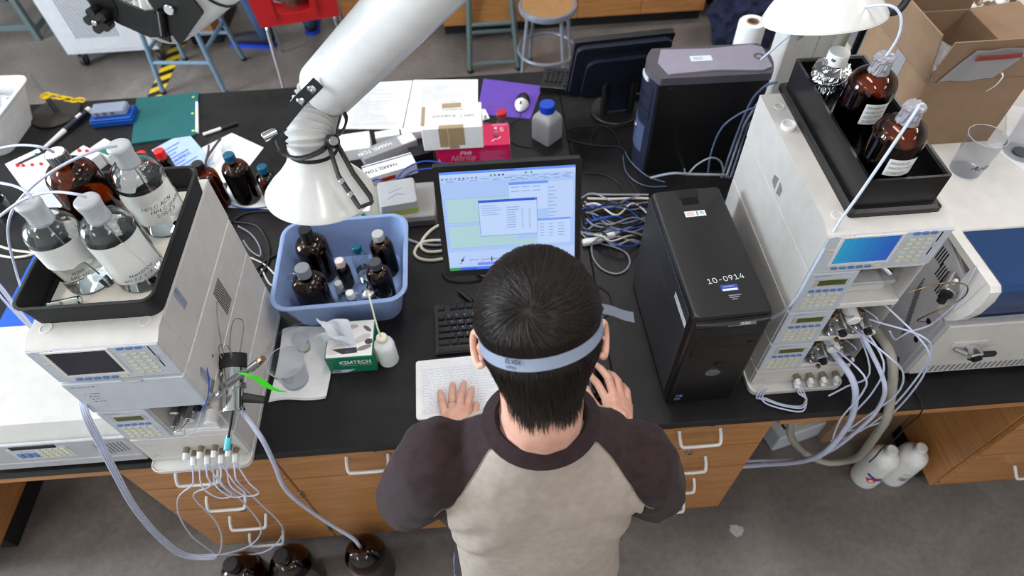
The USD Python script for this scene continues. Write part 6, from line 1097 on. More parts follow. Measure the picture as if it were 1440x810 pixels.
for x, y, l, c in ((-.012, 2.012, 'small clear vial with a white tip behind the pink carton', 'white_plastic'), (.052, 2.022, 'clear vial with a bright red cap behind the pink carton', 'red_plastic')):
    t = Thing('vial', l, 'vial', (x, y, B)); r_ = .011 if c == 'white_plastic' else .018; t.p('glass', lathe(shell([(r_ - .002, 0), (r_, .002), (r_, .070), (r_ * .8, .076)], .001, .0012), 20), 'thin_glass'); t.p('cap', cyl(r_ * (.55 if r_ < .015 else 1.08), .074, .096, 20, .003), c); t.p('label_band', lathe([(r_ + .0003, .02), (r_ + .0006, .02), (r_ + .0006, .05), (r_ + .0003, .05)], 20, True), 'frosted')
sq = Thing('square_bottle', 'square grey plastic bottle with a ribbed blue cap right of the pink carton', 'bottle', (.222, 1.968, B), .74); sq.p('bottle_body', ring_loft([(rr_pts(.042, .042, .010, 4), 0), (rr_pts(.0445, .0445, .012, 4), .004), (rr_pts(.0445, .0445, .012, 4), .088), (rr_pts(.040, .040, .014, 4), .104), (rr_pts(.029, .029, .018, 4), .118), (rr_pts(.022, .022, .0215, 4), .124), (rr_pts(.021, .021, .0205, 4), .136)]), mat('grey_hdpe', (.62, .62, .64), .4), smooth=40)
m = cyl(.0285, .124, .158, 48, .003); v = m.vertices; rr_ = np.hypot(v[:, 0], v[:, 1]); sel = (rr_ > .027); v[sel, :2] *= (1 + .03 * np.sign(np.cos(np.arctan2(v[sel, 1], v[sel, 0]) * 24)))[:, None]; sq.p('cap', m, 'blue_cap', smooth=25); k = Ink(); k.rect(-.026, .030, .026, .092, (.80, .80, .82), 0); k.rect(-.022, .034, .022, .088, (.70, .70, .73), 1)
sq.p('paper_label', k.put((.0446, 0, 0), (0, 1, 0), (0, 0, 1), .0006), 'print_ink')
pg = Thing('plug', 'white cable plugs lying joined in the tangle right of the screen', 'plug', (.285, 1.388, B), .16); pg.p('connector', box(0, .065, 0, .022, .002, .022, .004), 'white_plastic'); pg.p('connector', box(.062, .115, .008, .034, .002, .026, .005), 'white_plastic'); pg.p('sleeve', box(.112, .135, .012, .028, .006, .022, .003), 'cable_grey')
# ---- far left of the bench
gf = Thing('folder', 'dark green plastic folder with white edge lying on the far bench edge', 'folder', (0, 0, B)); mat('folder_green', (.02, .37, .38), .45); gf.p('cover', slab([(-1.485, 2.395), (-1.225, 2.408), (-1.172, 2.120), (-1.415, 2.090)], .0, .008), 'folder_green'); gf.p('white_edge', slab([(-1.222, 2.34), (-1.212, 2.34), (-1.162, 2.135), (-1.174, 2.135)], .001, .010), 'white_plastic')
for x, y in ((-1.240, 2.375), (-1.215, 2.26), (-1.185, 2.145)): gf.p('rivet', xf(cyl(.006, .007, .010, 12), (x, y, 0)), mat('rivet_lime', (.75, .85, .45), .4))
bb = Thing('tube_rack_box', 'blue rack box with a clear lid between ring stand and green folder', 'box', (-1.610, 2.215, B), .06); bb.p('base', box(0, .165, 0, .085, 0, .036, .003), mat('rack_blue', (.03, .30, .66), .4)); bb.p('base_lip', box(-.003, .168, -.003, .088, .020, .025, .001), 'rack_blue'); bb.p('lid', box(.012, .150, .015, .075, .036, .066, .006), mat('lid_clear', (.70, .74, .84), .15, transmission_weight=.4)); k = Ink(); [k.rect(.03 + .03 * i, .004, .045 + .03 * i, .018, (.35, .36, .42), 0) for i in range(3)]; bb.p('lid_print', k.put((0, .015, .040), FU, FV), 'print_ink')
rs = Thing('ring_stand', 'dark round stand base with a glass rod and yellow chain beside the white bin', 'stand', (-1.800, 2.330, B)); rs.p('base_disc', xf(cyl(.098, 0, .012, 40, .004), (0, 0, 0)), mat('iron_brown', (.20, .18, .17), .6)); rs.p('rod', rod((.0, .01, .012), (.0, .01, .075), .011, 16), 'steel'); rs.p('glass_rod', rod((.0, .01, .075), (-.005, .012, .185), .008, 14), 'thin_glass')
for i in range(6):
    a_ = i * 1.57; c_ = V(.010 + i * .026, .008 - .004 * i, .085 - .006 * i + .010 * (i == 5)); rs.p('chain_link', tube([c_ + V(.019 * math.cos(t), .009 * math.sin(t) * abs(math.cos(a_)) , .009 * math.sin(t) * abs(math.sin(a_)) + .002) for t in np.linspace(0, 2 * PI, 11)[:-1]], .0038, 6, 2, True), 'yellow')
rs.p('clamp_ring', tube([(.018 * math.cos(t), .01 + .018 * math.sin(t), .082) for t in np.linspace(0, 2 * PI, 13)[:-1]], .0055, 6, 2, True), 'yellow')
pp = Thing('pipette', 'black and white hand pipette lying beside the white bin', 'pipette', (0, 0, B + .014)); a_, b_ = V(-1.655, 2.330, .002), V(-1.755, 2.085, 0); L_ = b_ - a_
pp.p('grip', rod(a_ + L_ * .08, a_ + L_ * .55, .013, 16, .011), 'pc_navy'); pp.p('plunger', rod(a_, a_ + L_ * .08, .011, 16), 'white_plastic'); pp.p('shaft', rod(a_ + L_ * .55, b_, .010, 16, .006), 'white_plastic'); pp.p('trigger', rod(a_ + L_ * .2 + V(.006, 0, .012), a_ + L_ * .3 + V(.006, 0, .012), .006, 10), 'white_plastic')
bn = Thing('white_bin', 'white plastic bin of crumpled clear bags at the left edge of the photo', 'bin', (-2.035, 2.205, B), -.05); bn.p('bin_body', basin(.195, .165, .04, .165, .005, .045, .010, .006, 6), 'white_plastic', smooth=50); bn.p('bag_filling', xf(lump((0, 0, 0), (.155, .125, .075), 6, .4, 5, 4), (0, 0, .105)), mat('bag_white', (.82, .83, .87), .3), smooth=25)
rk1 = Thing('card_tray', 'white card tray with red, green and blue pegs behind the left tray', 'tray', (-1.60, 1.815, B + .0), -.86); rk1.p('card', slab(sg.Polygon([(-.20, -.075), (.19, -.075), (.19, .075), (-.13, .075), (-.16, .045), (-.20, .045)]), 0, .085), 'white_paper'); rk1.p('slot', box(-.172, -.155, -.05, .055, .0835, .0855, .0004), 'dark_slot'); rk1.p('clear_band', box(.02, .185, -.07, .07, .0845, .0868, .0004), 'frosted')
for x, y, c in ((-.163, .028, 'carton_green'), (-.135, -.030, 'red_cap'), (-.115, -.005, 'red_cap'), (-.095, .020, 'red_cap'), (-.060, .045, 'red_cap'), (-.045, .062, 'blue_cap'), (-.150, -.045, 'red_cap')): rk1.p('peg', xf(cyl(.006, .084, .094, 12, .002), (x, y, 0)), c)
rk2 = Thing('card_box', 'small white and green card boxes with red pegs left of the red-capped bottles', 'box', (-1.535, 1.985, B), -.6); rk2.p('carton', box(-.05, .05, -.03, .03, 0, .055, .001), 'white_paper'); rk2.p('carton', box(-.02, .085, .034, .10, 0, .050, .001), 'white_paper'); rk2.p('green_top', slab([(.0, .036), (.082, .038), (.05, .098)], .0500, .0508), 'carton_green')
for x, y in ((-.03, .0), (.0, .012)): rk2.p('peg', xf(cyl(.007, .054, .064, 12, .002), (x, y, 0)), 'red_cap')
yp = solo('marker_pen', 'thin pen with a yellow cap behind the white card tray', 'pen', cat(rod((-1.745, 2.02, B + .006), (-1.665, 1.955, B + .006), .005, 10)), 'white_plastic'); define(yp + '/cap', rod((-1.747, 2.0216, B + .006), (-1.765, 2.036, B + .006), .006, 10), 'yellow')
solo('paper_sheet', 'white paper sheet under the safety glasses behind the teal-capped bottles', 'paper', slab([(-1.13, 2.045), (-1.03, 2.125), (-.885, 2.02), (-.945, 1.85), (-1.08, 1.80)], 0, .0008), 'white_paper', (0, 0, B)); solo('paper_sheet', 'white paper scrap under the red-capped bottles', 'paper', slab([(-1.33, 1.88), (-1.22, 2.05), (-1.14, 1.99), (-1.20, 1.83)], 0, .0008), 'white_paper', (0, 0, B))
sl2 = Thing('plastic_sleeve', 'clear plastic sleeve printed in blue beside the red-capped bottles', 'sleeve', (0, 0, B + .0012)); sl2.p('sleeve', slab([(-1.215, 2.150), (-1.060, 1.945), (-1.165, 1.840), (-1.325, 2.045)], 0, .004), mat('sleeve_blue', (.72, .80, .92), .2)); k = Ink(); [k.rect(.02, .03 + i * .022, .08 + .02 * (i % 3), .036 + i * .022, (.25, .42, .80), 0) for i in range(9)]; k.text('LATEX', .03, .11, .02, (.2, .38, .8), 1); sl2.p('sleeve_print', k.put((-1.163, 1.848, .0042), (.707, .707, 0), (-.62, .78, 0), .0004), 'print_ink')
sgl = Thing('safety_glasses', 'clear safety glasses with brown arms lying on the white paper', 'glasses', (0, 0, B + .004))
for s_, (x, y) in enumerate(((-1.065, 2.02), (-1.015, 1.985))): sgl.p('lens', ribbon(spline([(x - .03, y + .02, .005), (x, y + .035, .022), (x + .03, y, .02), (x + .03, y - .03, .005)], 4), (0, .2, 1), .036, .0018), 'thin_glass')
sgl.p('arm', tube([(-1.095, 2.035, .012), (-1.085, 1.98, .015), (-1.085, 1.91, .008)], .0045, 8), mat('arm_brown', (.30, .22, .26), .3)); sgl.p('arm', tube([(-1.045, 2.05, .03), (-1.06, 2.0, .03), (-1.075, 1.93, .028), (-1.072, 1.90, .014)], .0045, 8), 'arm_brown')
mk = Thing('marker_pen', 'white and black marker lying between folder and safety glasses', 'marker', (0, 0, B + .007)); mk.p('barrel', rod((-1.140, 2.118, 0), (-1.075, 2.150, 0), .0065, 12), 'white_plastic'); mk.p('cap', rod((-1.075, 2.150, 0), (-1.015, 2.178, 0), .0070, 12), 'black_plastic')
bx = Thing('bottle_carrier', 'long bright blue plastic box between the left stack and the photo edge', 'box', (-1.452, 1.095, B)); bx.p('box_body', box(0, .135, 0, .42, .0, .125, .006), mat('crate_blue', (.05, .33, .75), .35)); bx.p('box_lid', box(-.004, .139, -.004, .424, .118, .132, .004), 'crate_blue'); bx.p('white_tag', box(.02, .11, -.006, -.003, .03, .10, .001), 'white_paper')
bottle('small_amber_bottle', 'amber bottle cut off by the left edge, behind the white card tray', (-1.86, 1.83, B), .04, .10, .014, fill=.4); beaker('glass_beaker', 'clear glass beaker near the left photo edge below the white card tray', (-1.745, 1.725, B), .032, .080)
# ---- injector valve on the left stack
iv = Thing('injector_valve', 'chrome manual injector valve with a glass syringe and green tape on the left stack', 'injector valve', (0, 0, 0)); ia, ib = V(-.662, .868, 1.206), V(-.658, .744, 1.150)
D_ = (ib - ia) / np.linalg.norm(ib - ia); iv.p('mount_plate', box(-.6869, -.680, .81, .86, 1.165, 1.205, .002), 'steel'); iv.p('stator_ring', rod(ia, ia + D_ * .034, .032, 28), 'black_rubber'); iv.p('valve_body', rod(ia + D_ * .032, ib, .0255, 28), 'chrome'); iv.p('collar', rod(ia + D_ * .072, ia + D_ * .084, .0300, 28), 'steel'); iv.p('front_ring', rod(ib - D_ * .004, ib + D_ * .002, .0275, 28), 'chrome')
iv.p('lever', rod(ia + D_ * .105 + V(.022, 0, -.004), ia + D_ * .113 + V(.070, .004, -.014), .012, 12, .009), 'black_plastic'); sy = iv.p('syringe_barrel', rod(ib, V(-.664, .668, 1.128), .0062, 14), 'thin_glass'); iv.p('plunger_rod', rod(ib, V(-.664, .672, 1.129), .0025, 8), 'dark_metal', sy); iv.p('cyan_tip', rod(V(-.6635, .682, 1.1315), V(-.6645, .655, 1.1245), .0072, 14), mat('cyan', (.30, .75, .82), .35), sy)
r0, r1 = V(-.693, .742, 1.205), V(-.520, .748, 1.358); dR = (r1 - r0) / np.linalg.norm(r1 - r0); iv.p('needle_bar', rod(r0, r1 - dR * .03, .0040, 10), 'steel'); iv.p('lower_fitting', rod(r0 + dR * .008, r0 + dR * .046, .0090, 14), 'chrome'); iv.p('lower_nut', rod(r0 - dR * .004, r0 + dR * .012, .0075, 6), 'brass'); iv.p('upper_fitting', rod(r1 - dR * .045, r1 - dR * .008, .0088, 14), 'steel'); iv.p('upper_nut', rod(r1 - dR * .01, r1 + dR * .006, .0075, 6), 'brass')
iv.p('cross_clamp', rod(r0 + dR * .10 + V(-.004, .0, .006), r0 + dR * .16 + V(.004, 0, .006), .0085, 12), 'steel')
iv.p('green_tape', ribbon(spline([r1 - dR * .066 + V(-.006, -.006, .010), r1 - dR * .060 + V(.002, -.010, .002), (-.545, .735, 1.300), (-.530, .731, 1.268), (-.508, .730, 1.245)], 5), V(.75, .1, -.35), .021, .0008), mat('tape_green', (.25, .92, .10), .5)); iv.p('thumb_nut', rod((-.700, .79, 1.222), (-.700, .760, 1.218), .016, 18), 'recess_grey')
for i, q in enumerate(([(-.668, .83, 1.20), (-.678, .85, 1.235), (-.672, .86, 1.26), (-.655, .86, 1.255), (-.650, .84, 1.21)], [(-.655, .83, 1.203), (-.648, .86, 1.26), (-.632, .90, 1.30), (-.620, .91, 1.275), (-.64, .87, 1.22), (-.648, .84, 1.195)], [(-.672, .83, 1.195), (-.672, .88, 1.27), (-.678, .95, 1.31), (-.680, .985, 1.27)])): iv.p('loop_tube', tube(q, .0013, 6), 'steel')
iv.p('blue_lead', tube([(-.688, .80, 1.262), (-.680, .77, 1.252), (-.682, .735, 1.235), (-.700, .718, 1.21), (-.715, .722, 1.195)], .0014, 6), 'cable_blue'); iv.p('glass_line', tube([r1, r1 + V(.02, .02, .02), r1 + V(.05, .06, .02), r1 + V(.07, .12, -.05)], .004, 8), 'thin_glass')
# ---- seated colleague on a red chair
ch = Thing('chair', 'red plastic shell chair on chrome legs with a seated colleague, top left', 'chair', (-1.165, 4.03, 0), .19)
bk_ = sg.Polygon([(-.225, .0), (.225, .0), (.235, .18), (.215, .40), (-.215, .40), (-.235, .18)]).buffer(.02).difference(rrect(-.115, .085, .05, .30, .03)); ch.p('back_shell', plate((0, -.205, .45), (1, 0, 0), (0, -.16, 1), bk_, .006), 'red_plastic'); ch.p('back_rib', plate((0, -.213, .45), (1, 0, 0), (0, -.16, 1), sg.box(-.15, .02, -.13, .38), .008), 'red_plastic'); ch.p('back_rib', plate((0, -.213, .45), (1, 0, 0), (0, -.16, 1), sg.box(.10, .02, .12, .38), .008), 'red_plastic')
ch.p('seat_shell', sheet(lambda U, Q: np.stack([(U - .5) * .46, -.21 + Q * .42, .435 + .03 * (2 * U - 1) ** 2 + .02 * (Q - .6) ** 2], -1), 14, 14, .006), 'red_plastic', smooth=50)
for sx in (-1, 1): ch.p('leg', tube([(sx * .235, -.235, 0), (sx * .215, -.20, .36), (sx * .205, -.18, .425), (sx * .19, -.12, .43), (sx * .19, .12, .43), (sx * .205, .17, .42), (sx * .22, .20, .36), (sx * .235, .235, 0)], .011, 10, 5), 'chrome')
p2 = Thing('person', 'colleague in brown jacket and blue jeans seated on the red chair', 'person', (-1.165, 4.03, 0), .19)
KA, KB = V(-.36, .42, .50), V(.02, .46, .51); AA, AB = V(-.31, .36, .10), V(.0, .44, .10)
bdy = chain([V(0, .0, .61), V(0, -.01, .80), V(0, -.01, 1.02)], [.13, .14, .12]) + chain([V(0, 0, 1.08), V(0, .02, 1.20)], [.05, .05]) + m3.Manifold.hull_points(np.vstack([hs((0, .03, 1.30), .085), hs((0, .06, 1.22), .05)])) + m3.Manifold.hull_points(np.vstack([hs((0, .115, 1.285), .012), hs((0, .10, 1.31), .008)]))
for s_, K_, A_ in ((-1, KA, AA), (1, KB, AB)):
    bdy += chain([V(s_ * .09, .0, .54), K_, A_], [.075, .055, .040]); bdy += chain([V(s_ * .17, 0, 1.0), V(s_ * .23, .10, .76), V(s_ * .12, .32, .72)], [.05, .04, .03]); bdy += chain([V(s_ * .12, .32, .72), V(s_ * .11, .40, .70)], [.032, .028])
    for q in range(4): bdy += chain([V(s_ * .11 + (q - 1.5) * .016, .40, .70), V(s_ * .11 + (q - 1.5) * .018, .445, .69), V(s_ * .11 + (q - 1.5) * .018, .475, .672)], [.009, .008, .007])
    bdy += chain([V(s_ * .10, .37, .70), V(s_ * .06, .405, .69), V(s_ * .055, .43, .685)], [.011, .009, .008])
p2.p('body', smooth(bdy, .02, 4), 'skin', smooth=60); cloth('jacket_brown', (.34, .27, .20), (.42, .34, .26))
p2.p('jacket', smooth(chain([V(0, .0, .60), V(0, .0, .80), V(0, .0, 1.03)], [.150, .155, .135]) + chain([V(-.15, 0, 1.02), V(-.235, .10, .76), V(-.125, .30, .725)], [.075, .060, .045]) + chain([V(.15, 0, 1.02), V(.235, .10, .76), V(.125, .30, .725)], [.075, .060, .045]), .025, 6), 'jacket_brown', smooth=60)
p2.p('jeans', smooth(chain([V(-.08, .0, .568), KA, AA], [.098, .076, .058]) + chain([V(.08, .0, .568), KB, AB], [.098, .076, .058]), .025, 5), mat('denim_dark', (.20, .30, .46), .9), smooth=60); p2.p('hair', smooth(m3.Manifold.hull_points(np.vstack([hs((0, .015, 1.325), .095), hs((0, -.02, 1.27), .07)])).trim_by_plane((0, -.5, .86), 1.08), .02, 4), 'hair_dark', smooth=60)
for A_, d in ((AA, V(-.23, .09, 0)), (AB, V(.02, .24, 0))): so = p2.p('shoe', smooth(chain([V(A_[0], A_[1], .055), V(*(A_ * V(1, 1, 0))) + d * .6 + V(0, 0, .05), V(*(A_ * V(1, 1, 0))) + d + V(0, 0, .038)], [.05, .046, .036]).trim_by_plane((0, 0, 1), .018), .02, 3), mat('shoe_navy', (.07, .09, .16), .7), smooth=60); p2.p('sole', slab(sg.LineString([A_[:2], (A_ + d)[:2]]).buffer(.052), 0, .022), mat('sole_blue', (.10, .25, .75), .5), so)
# ------------------------------------------------------------------ cables and tubing
mat('cable_slate', (.30, .35, .46), .4)
solo('cable', 'thick black cable looping on the bench between left stack and blue tub', 'cable', tube([(-0.942, 1.599, 0.915), (-0.886, 1.656, 0.915), (-0.785, 1.654, 0.915), (-0.688, 1.596, 0.915), (-0.630, 1.529, 0.915)], 0.0045, 8, 5), 'cable_black', smooth=60)
solo('cable', 'second black cable coil beside the back of the left stack', 'cable', tube([(-0.916, 1.617, 0.915), (-0.831, 1.589, 0.915), (-0.776, 1.494, 0.915), (-0.766, 1.407, 0.915), (-0.789, 1.355, 0.915), (-0.812, 1.327, 0.915)], 0.004, 8, 5), 'cable_black', smooth=60)
solo('cable', 'black cable crossing from the coil to the tub', 'cable', tube([(-0.809, 1.372, 0.915), (-0.778, 1.421, 0.915), (-0.736, 1.458, 0.915), (-0.712, 1.504, 0.915), (-0.700, 1.536, 0.915)], 0.0035, 8, 5), 'cable_black', smooth=60)
solo('cable', 'thin grey cable rising beside the left stack', 'cable', tube([(-0.899, 1.595, 0.915), (-0.842, 1.542, 0.930), (-0.802, 1.483, 0.930), (-0.794, 1.443, 0.920), (-0.835, 1.477, 0.915), (-0.868, 1.525, 0.915)], 0.0022, 8, 5), 'cable_grey', smooth=60)
solo('cable', 'pale cable at the left wall of the tub', 'cable', tube([(-0.829, 1.444, 0.915), (-0.775, 1.408, 0.915), (-0.729, 1.355, 0.915), (-0.705, 1.318, 0.915), (-0.742, 1.321, 0.915), (-0.782, 1.390, 0.915)], 0.0026, 8, 5), 'cable_cream', smooth=60)
solo('network_cable', 'blue network cable in front of the paper under the amber bottles', 'cable', tube([(-0.986, 1.738, 0.915), (-0.931, 1.696, 0.915), (-0.872, 1.680, 0.915), (-0.814, 1.681, 0.915), (-0.752, 1.690, 0.915), (-0.690, 1.702, 0.915)], 0.0024, 8, 5), 'cable_blue', smooth=60)
solo('network_cable', 'bright blue network cable arching before the pink glove box, upper one', 'cable', tube([(-0.379, 1.682, 0.930), (-0.350, 1.735, 0.950), (-0.309, 1.788, 0.960), (-0.250, 1.817, 0.960), (-0.181, 1.814, 0.950), (-0.123, 1.803, 0.930), (-0.059, 1.769, 0.920)], 0.003, 8, 5), 'cable_blue', smooth=60)
solo('network_cable', 'bright blue network cable arching before the pink glove box, lower one', 'cable', tube([(-0.359, 1.676, 0.930), (-0.336, 1.737, 0.940), (-0.290, 1.778, 0.950), (-0.225, 1.787, 0.950), (-0.156, 1.795, 0.940), (-0.083, 1.815, 0.930), (0.023, 1.820, 0.920)], 0.003, 8, 5), 'cable_blue', smooth=60)
solo('network_cable', 'blue network cable running left beneath the white hood', 'cable', tube([(-0.460, 1.753, 0.930), (-0.420, 1.760, 0.940), (-0.395, 1.746, 0.930), (-0.382, 1.711, 0.920), (-0.395, 1.680, 0.915)], 0.0028, 8, 5), 'cable_blue', smooth=60)
solo('cable', 'cream cable loop left of the screen, upper turn', 'cable', tube([(-0.140, 1.550, 0.915), (-0.202, 1.529, 0.915), (-0.243, 1.486, 0.915), (-0.257, 1.442, 0.915), (-0.232, 1.414, 0.915), (-0.178, 1.415, 0.915), (-0.130, 1.433, 0.915)], 0.0052, 8, 5), 'cable_cream', smooth=60)
solo('cable', 'cream cable loop left of the screen, lower turn', 'cable', tube([(-0.142, 1.450, 0.915), (-0.209, 1.463, 0.915), (-0.257, 1.455, 0.915), (-0.278, 1.415, 0.915), (-0.260, 1.386, 0.915), (-0.213, 1.375, 0.915), (-0.142, 1.387, 0.915)], 0.0052, 8, 5), 'cable_cream', smooth=60)
solo('cable', 'grey cable running from the tub towards the screen', 'cable', tube([(-0.311, 1.483, 0.915), (-0.262, 1.455, 0.915), (-0.209, 1.441, 0.915), (-0.142, 1.441, 0.915)], 0.0045, 8, 5), 'cable_grey', smooth=60)
solo('cable', 'black cable trailing under the screen to the keyboard', 'cable', tube([(-0.185, 1.315, 0.915), (-0.167, 1.289, 0.915), (-0.110, 1.275, 0.915), (-0.052, 1.282, 0.915), (-0.006, 1.290, 0.915)], 0.0025, 8, 5), 'cable_black', smooth=60)
solo('usb_plug', 'black plug lying on the bench above the keyboard', 'plug', tube([(-0.133, 1.238, 0.918), (-0.111, 1.213, 0.918), (-0.091, 1.192, 0.918)], 0.0065, 8, 5), 'black_plastic', smooth=60)
solo('cable', 'first grey cable from the far side in the tangle beside the screen', 'cable', tube([(0.309, 1.616, 0.917), (0.354, 1.615, 0.935), (0.419, 1.545, 0.951), (0.461, 1.580, 0.929), (0.524, 1.611, 0.917)], 0.003, 8, 5), 'cable_grey', group='tangled cables beside the screen', smooth=60)
solo('network_cable', 'first blue network cable from the far side in the tangle beside the screen', 'cable', tube([(0.333, 1.578, 0.917), (0.367, 1.566, 0.926), (0.402, 1.549, 0.950), (0.477, 1.555, 0.921), (0.526, 1.564, 0.917)], 0.0026, 8, 5), 'cable_blue', group='tangled cables beside the screen', smooth=60)
solo('cable', 'first black cable from the far side in the tangle beside the screen', 'cable', tube([(0.308, 1.591, 0.917), (0.337, 1.520, 0.956), (0.408, 1.550, 0.958), (0.457, 1.512, 0.955), (0.525, 1.570, 0.917)], 0.0028, 8, 5), 'cable_black', group='tangled cables beside the screen', smooth=60)
solo('cable', 'second grey cable from the far side in the tangle beside the screen', 'cable', tube([(0.318, 1.597, 0.917), (0.351, 1.553, 0.919), (0.396, 1.550, 0.930), (0.465, 1.550, 0.932), (0.538, 1.572, 0.917)], 0.003, 8, 5), 'cable_grey', group='tangled cables beside the screen', smooth=60)
solo('network_cable', 'second blue network cable from the far side in the tangle beside the screen', 'cable', tube([(0.305, 1.562, 0.917), (0.345, 1.540, 0.951), (0.396, 1.516, 0.958), (0.456, 1.572, 0.927), (0.525, 1.537, 0.917)], 0.0026, 8, 5), 'cable_blue', group='tangled cables beside the screen', smooth=60)
solo('cable', 'first cream cable from the far side in the tangle beside the screen', 'cable', tube([(0.311, 1.576, 0.917), (0.353, 1.551, 0.948), (0.409, 1.488, 0.950), (0.480, 1.559, 0.930), (0.526, 1.517, 0.917)], 0.0032, 8, 5), 'cable_cream', group='tangled cables beside the screen', smooth=60)
solo('cable', 'third grey cable from the far side in the tangle beside the screen', 'cable', tube([(0.328, 1.540, 0.917), (0.364, 1.547, 0.926), (0.407, 1.545, 0.934), (0.478, 1.542, 0.917), (0.509, 1.546, 0.917)], 0.003, 8, 5), 'cable_grey', group='tangled cables beside the screen', smooth=60)
solo('cable', 'second black cable from the far side in the tangle beside the screen', 'cable', tube([(0.309, 1.550, 0.917), (0.333, 1.488, 0.936), (0.403, 1.554, 0.919), (0.448, 1.508, 0.924), (0.503, 1.517, 0.917)], 0.0028, 8, 5), 'cable_black', group='tangled cables beside the screen', smooth=60)
solo('network_cable', 'third blue network cable from the far side in the tangle beside the screen', 'cable', tube([(0.331, 1.547, 0.917), (0.346, 1.490, 0.935), (0.417, 1.509, 0.928), (0.456, 1.524, 0.936), (0.501, 1.483, 0.917)], 0.0026, 8, 5), 'cable_blue', group='tangled cables beside the screen', smooth=60)
solo('cable', 'fourth grey cable from the far side in the tangle beside the screen', 'cable', tube([(0.313, 1.544, 0.917), (0.344, 1.522, 0.926), (0.391, 1.482, 0.923), (0.433, 1.456, 0.942), (0.523, 1.501, 0.917)], 0.003, 8, 5), 'cable_grey', group='tangled cables beside the screen', smooth=60)
solo('cable', 'fifth grey cable from the far side in the tangle beside the screen', 'cable', tube([(0.311, 1.493, 0.917), (0.355, 1.500, 0.921), (0.381, 1.441, 0.957), (0.461, 1.475, 0.947), (0.514, 1.477, 0.917)], 0.003, 8, 5), 'cable_grey', group='tangled cables beside the screen', smooth=60)
solo('network_cable', 'fourth blue network cable from the far side in the tangle beside the screen', 'cable', tube([(0.306, 1.491, 0.917), (0.346, 1.469, 0.959), (0.407, 1.473, 0.961), (0.465, 1.472, 0.919), (0.520, 1.498, 0.917)], 0.0026, 8, 5), 'cable_blue', group='tangled cables beside the screen', smooth=60)
solo('cable', 'sixth grey cable from the far side in the tangle beside the screen', 'cable', tube([(0.314, 1.512, 0.917), (0.330, 1.455, 0.943), (0.400, 1.446, 0.927), (0.433, 1.451, 0.918), (0.518, 1.489, 0.917)], 0.003, 8, 5), 'cable_grey', group='tangled cables beside the screen', smooth=60)
solo('cable', 'third black cable from the far side in the tangle beside the screen', 'cable', tube([(0.311, 1.459, 0.917), (0.341, 1.445, 0.926), (0.394, 1.443, 0.957), (0.452, 1.445, 0.941), (0.497, 1.486, 0.917)], 0.0028, 8, 5), 'cable_black', group='tangled cables beside the screen', smooth=60)
solo('cable', 'seventh grey cable from the far side in the tangle beside the screen', 'cable', tube([(0.300, 1.451, 0.917), (0.346, 1.472, 0.933), (0.404, 1.459, 0.917), (0.454, 1.433, 0.921), (0.503, 1.455, 0.917)], 0.003, 8, 5), 'cable_grey', group='tangled cables beside the screen', smooth=60)
solo('network_cable', 'fifth blue network cable from the far side in the tangle beside the screen', 'cable', tube([(0.297, 1.475, 0.917), (0.337, 1.426, 0.921), (0.373, 1.410, 0.957), (0.437, 1.416, 0.956), (0.510, 1.463, 0.917)], 0.0026, 8, 5), 'cable_blue', group='tangled cables beside the screen', smooth=60)
solo('cable', 'fourth black cable from the far side in the tangle beside the screen', 'cable', tube([(0.291, 1.463, 0.917), (0.343, 1.418, 0.953), (0.378, 1.415, 0.925), (0.431, 1.425, 0.932), (0.494, 1.406, 0.917)], 0.0028, 8, 5), 'cable_black', group='tangled cables beside the screen', smooth=60)
solo('cable', 'eighth grey cable from the far side in the tangle beside the screen', 'cable', tube([(0.284, 1.453, 0.917), (0.334, 1.410, 0.949), (0.392, 1.448, 0.928), (0.445, 1.405, 0.952), (0.505, 1.412, 0.917)], 0.003, 8, 5), 'cable_grey', group='tangled cables beside the screen', smooth=60)
solo('cable', 'second cream cable from the far side in the tangle beside the screen', 'cable', tube([(0.302, 1.442, 0.917), (0.341, 1.393, 0.958), (0.373, 1.372, 0.952), (0.444, 1.416, 0.923), (0.501, 1.418, 0.917)], 0.0032, 8, 5), 'cable_cream', group='tangled cables beside the screen', smooth=60)
solo('cable', 'ninth grey cable from the far side in the tangle beside the screen', 'cable', tube([(0.287, 1.446, 0.917), (0.322, 1.396, 0.925), (0.395, 1.398, 0.943), (0.434, 1.400, 0.921), (0.485, 1.377, 0.917)], 0.003, 8, 5), 'cable_grey', group='tangled cables beside the screen', smooth=60)
solo('network_cable', 'sixth blue network cable from the far side in the tangle beside the screen', 'cable', tube([(0.301, 1.423, 0.917), (0.333, 1.438, 0.918), (0.388, 1.354, 0.953), (0.441, 1.368, 0.924), (0.492, 1.393, 0.917)], 0.0026, 8, 5), 'cable_blue', group='tangled cables beside the screen', smooth=60)
solo('cable', 'tenth grey cable from the far side in the tangle beside the screen', 'cable', tube([(0.306, 1.391, 0.917), (0.344, 1.396, 0.946), (0.381, 1.358, 0.945), (0.437, 1.365, 0.959), (0.485, 1.378, 0.917)], 0.003, 8, 5), 'cable_grey', group='tangled cables beside the screen', smooth=60)
solo('cable', 'single grey cable loop lying in front of the white plugs', 'cable', tube([(0.313, 1.392, 0.915), (0.310, 1.339, 0.915), (0.331, 1.289, 0.915), (0.371, 1.264, 0.915), (0.407, 1.276, 0.915), (0.427, 1.310, 0.915), (0.420, 1.350, 0.915), (0.383, 1.379, 0.915), (0.345, 1.395, 0.915)], 0.003, 8, 5), 'cable_grey', smooth=60)
solo('cable', 'straight pale cable bar lying across the top of the tangle', 'cable', tube([(0.333, 1.635, 0.915), (0.418, 1.623, 0.915), (0.493, 1.616, 0.915), (0.548, 1.610, 0.915)], 0.0042, 8, 5), 'cable_grey', smooth=60)
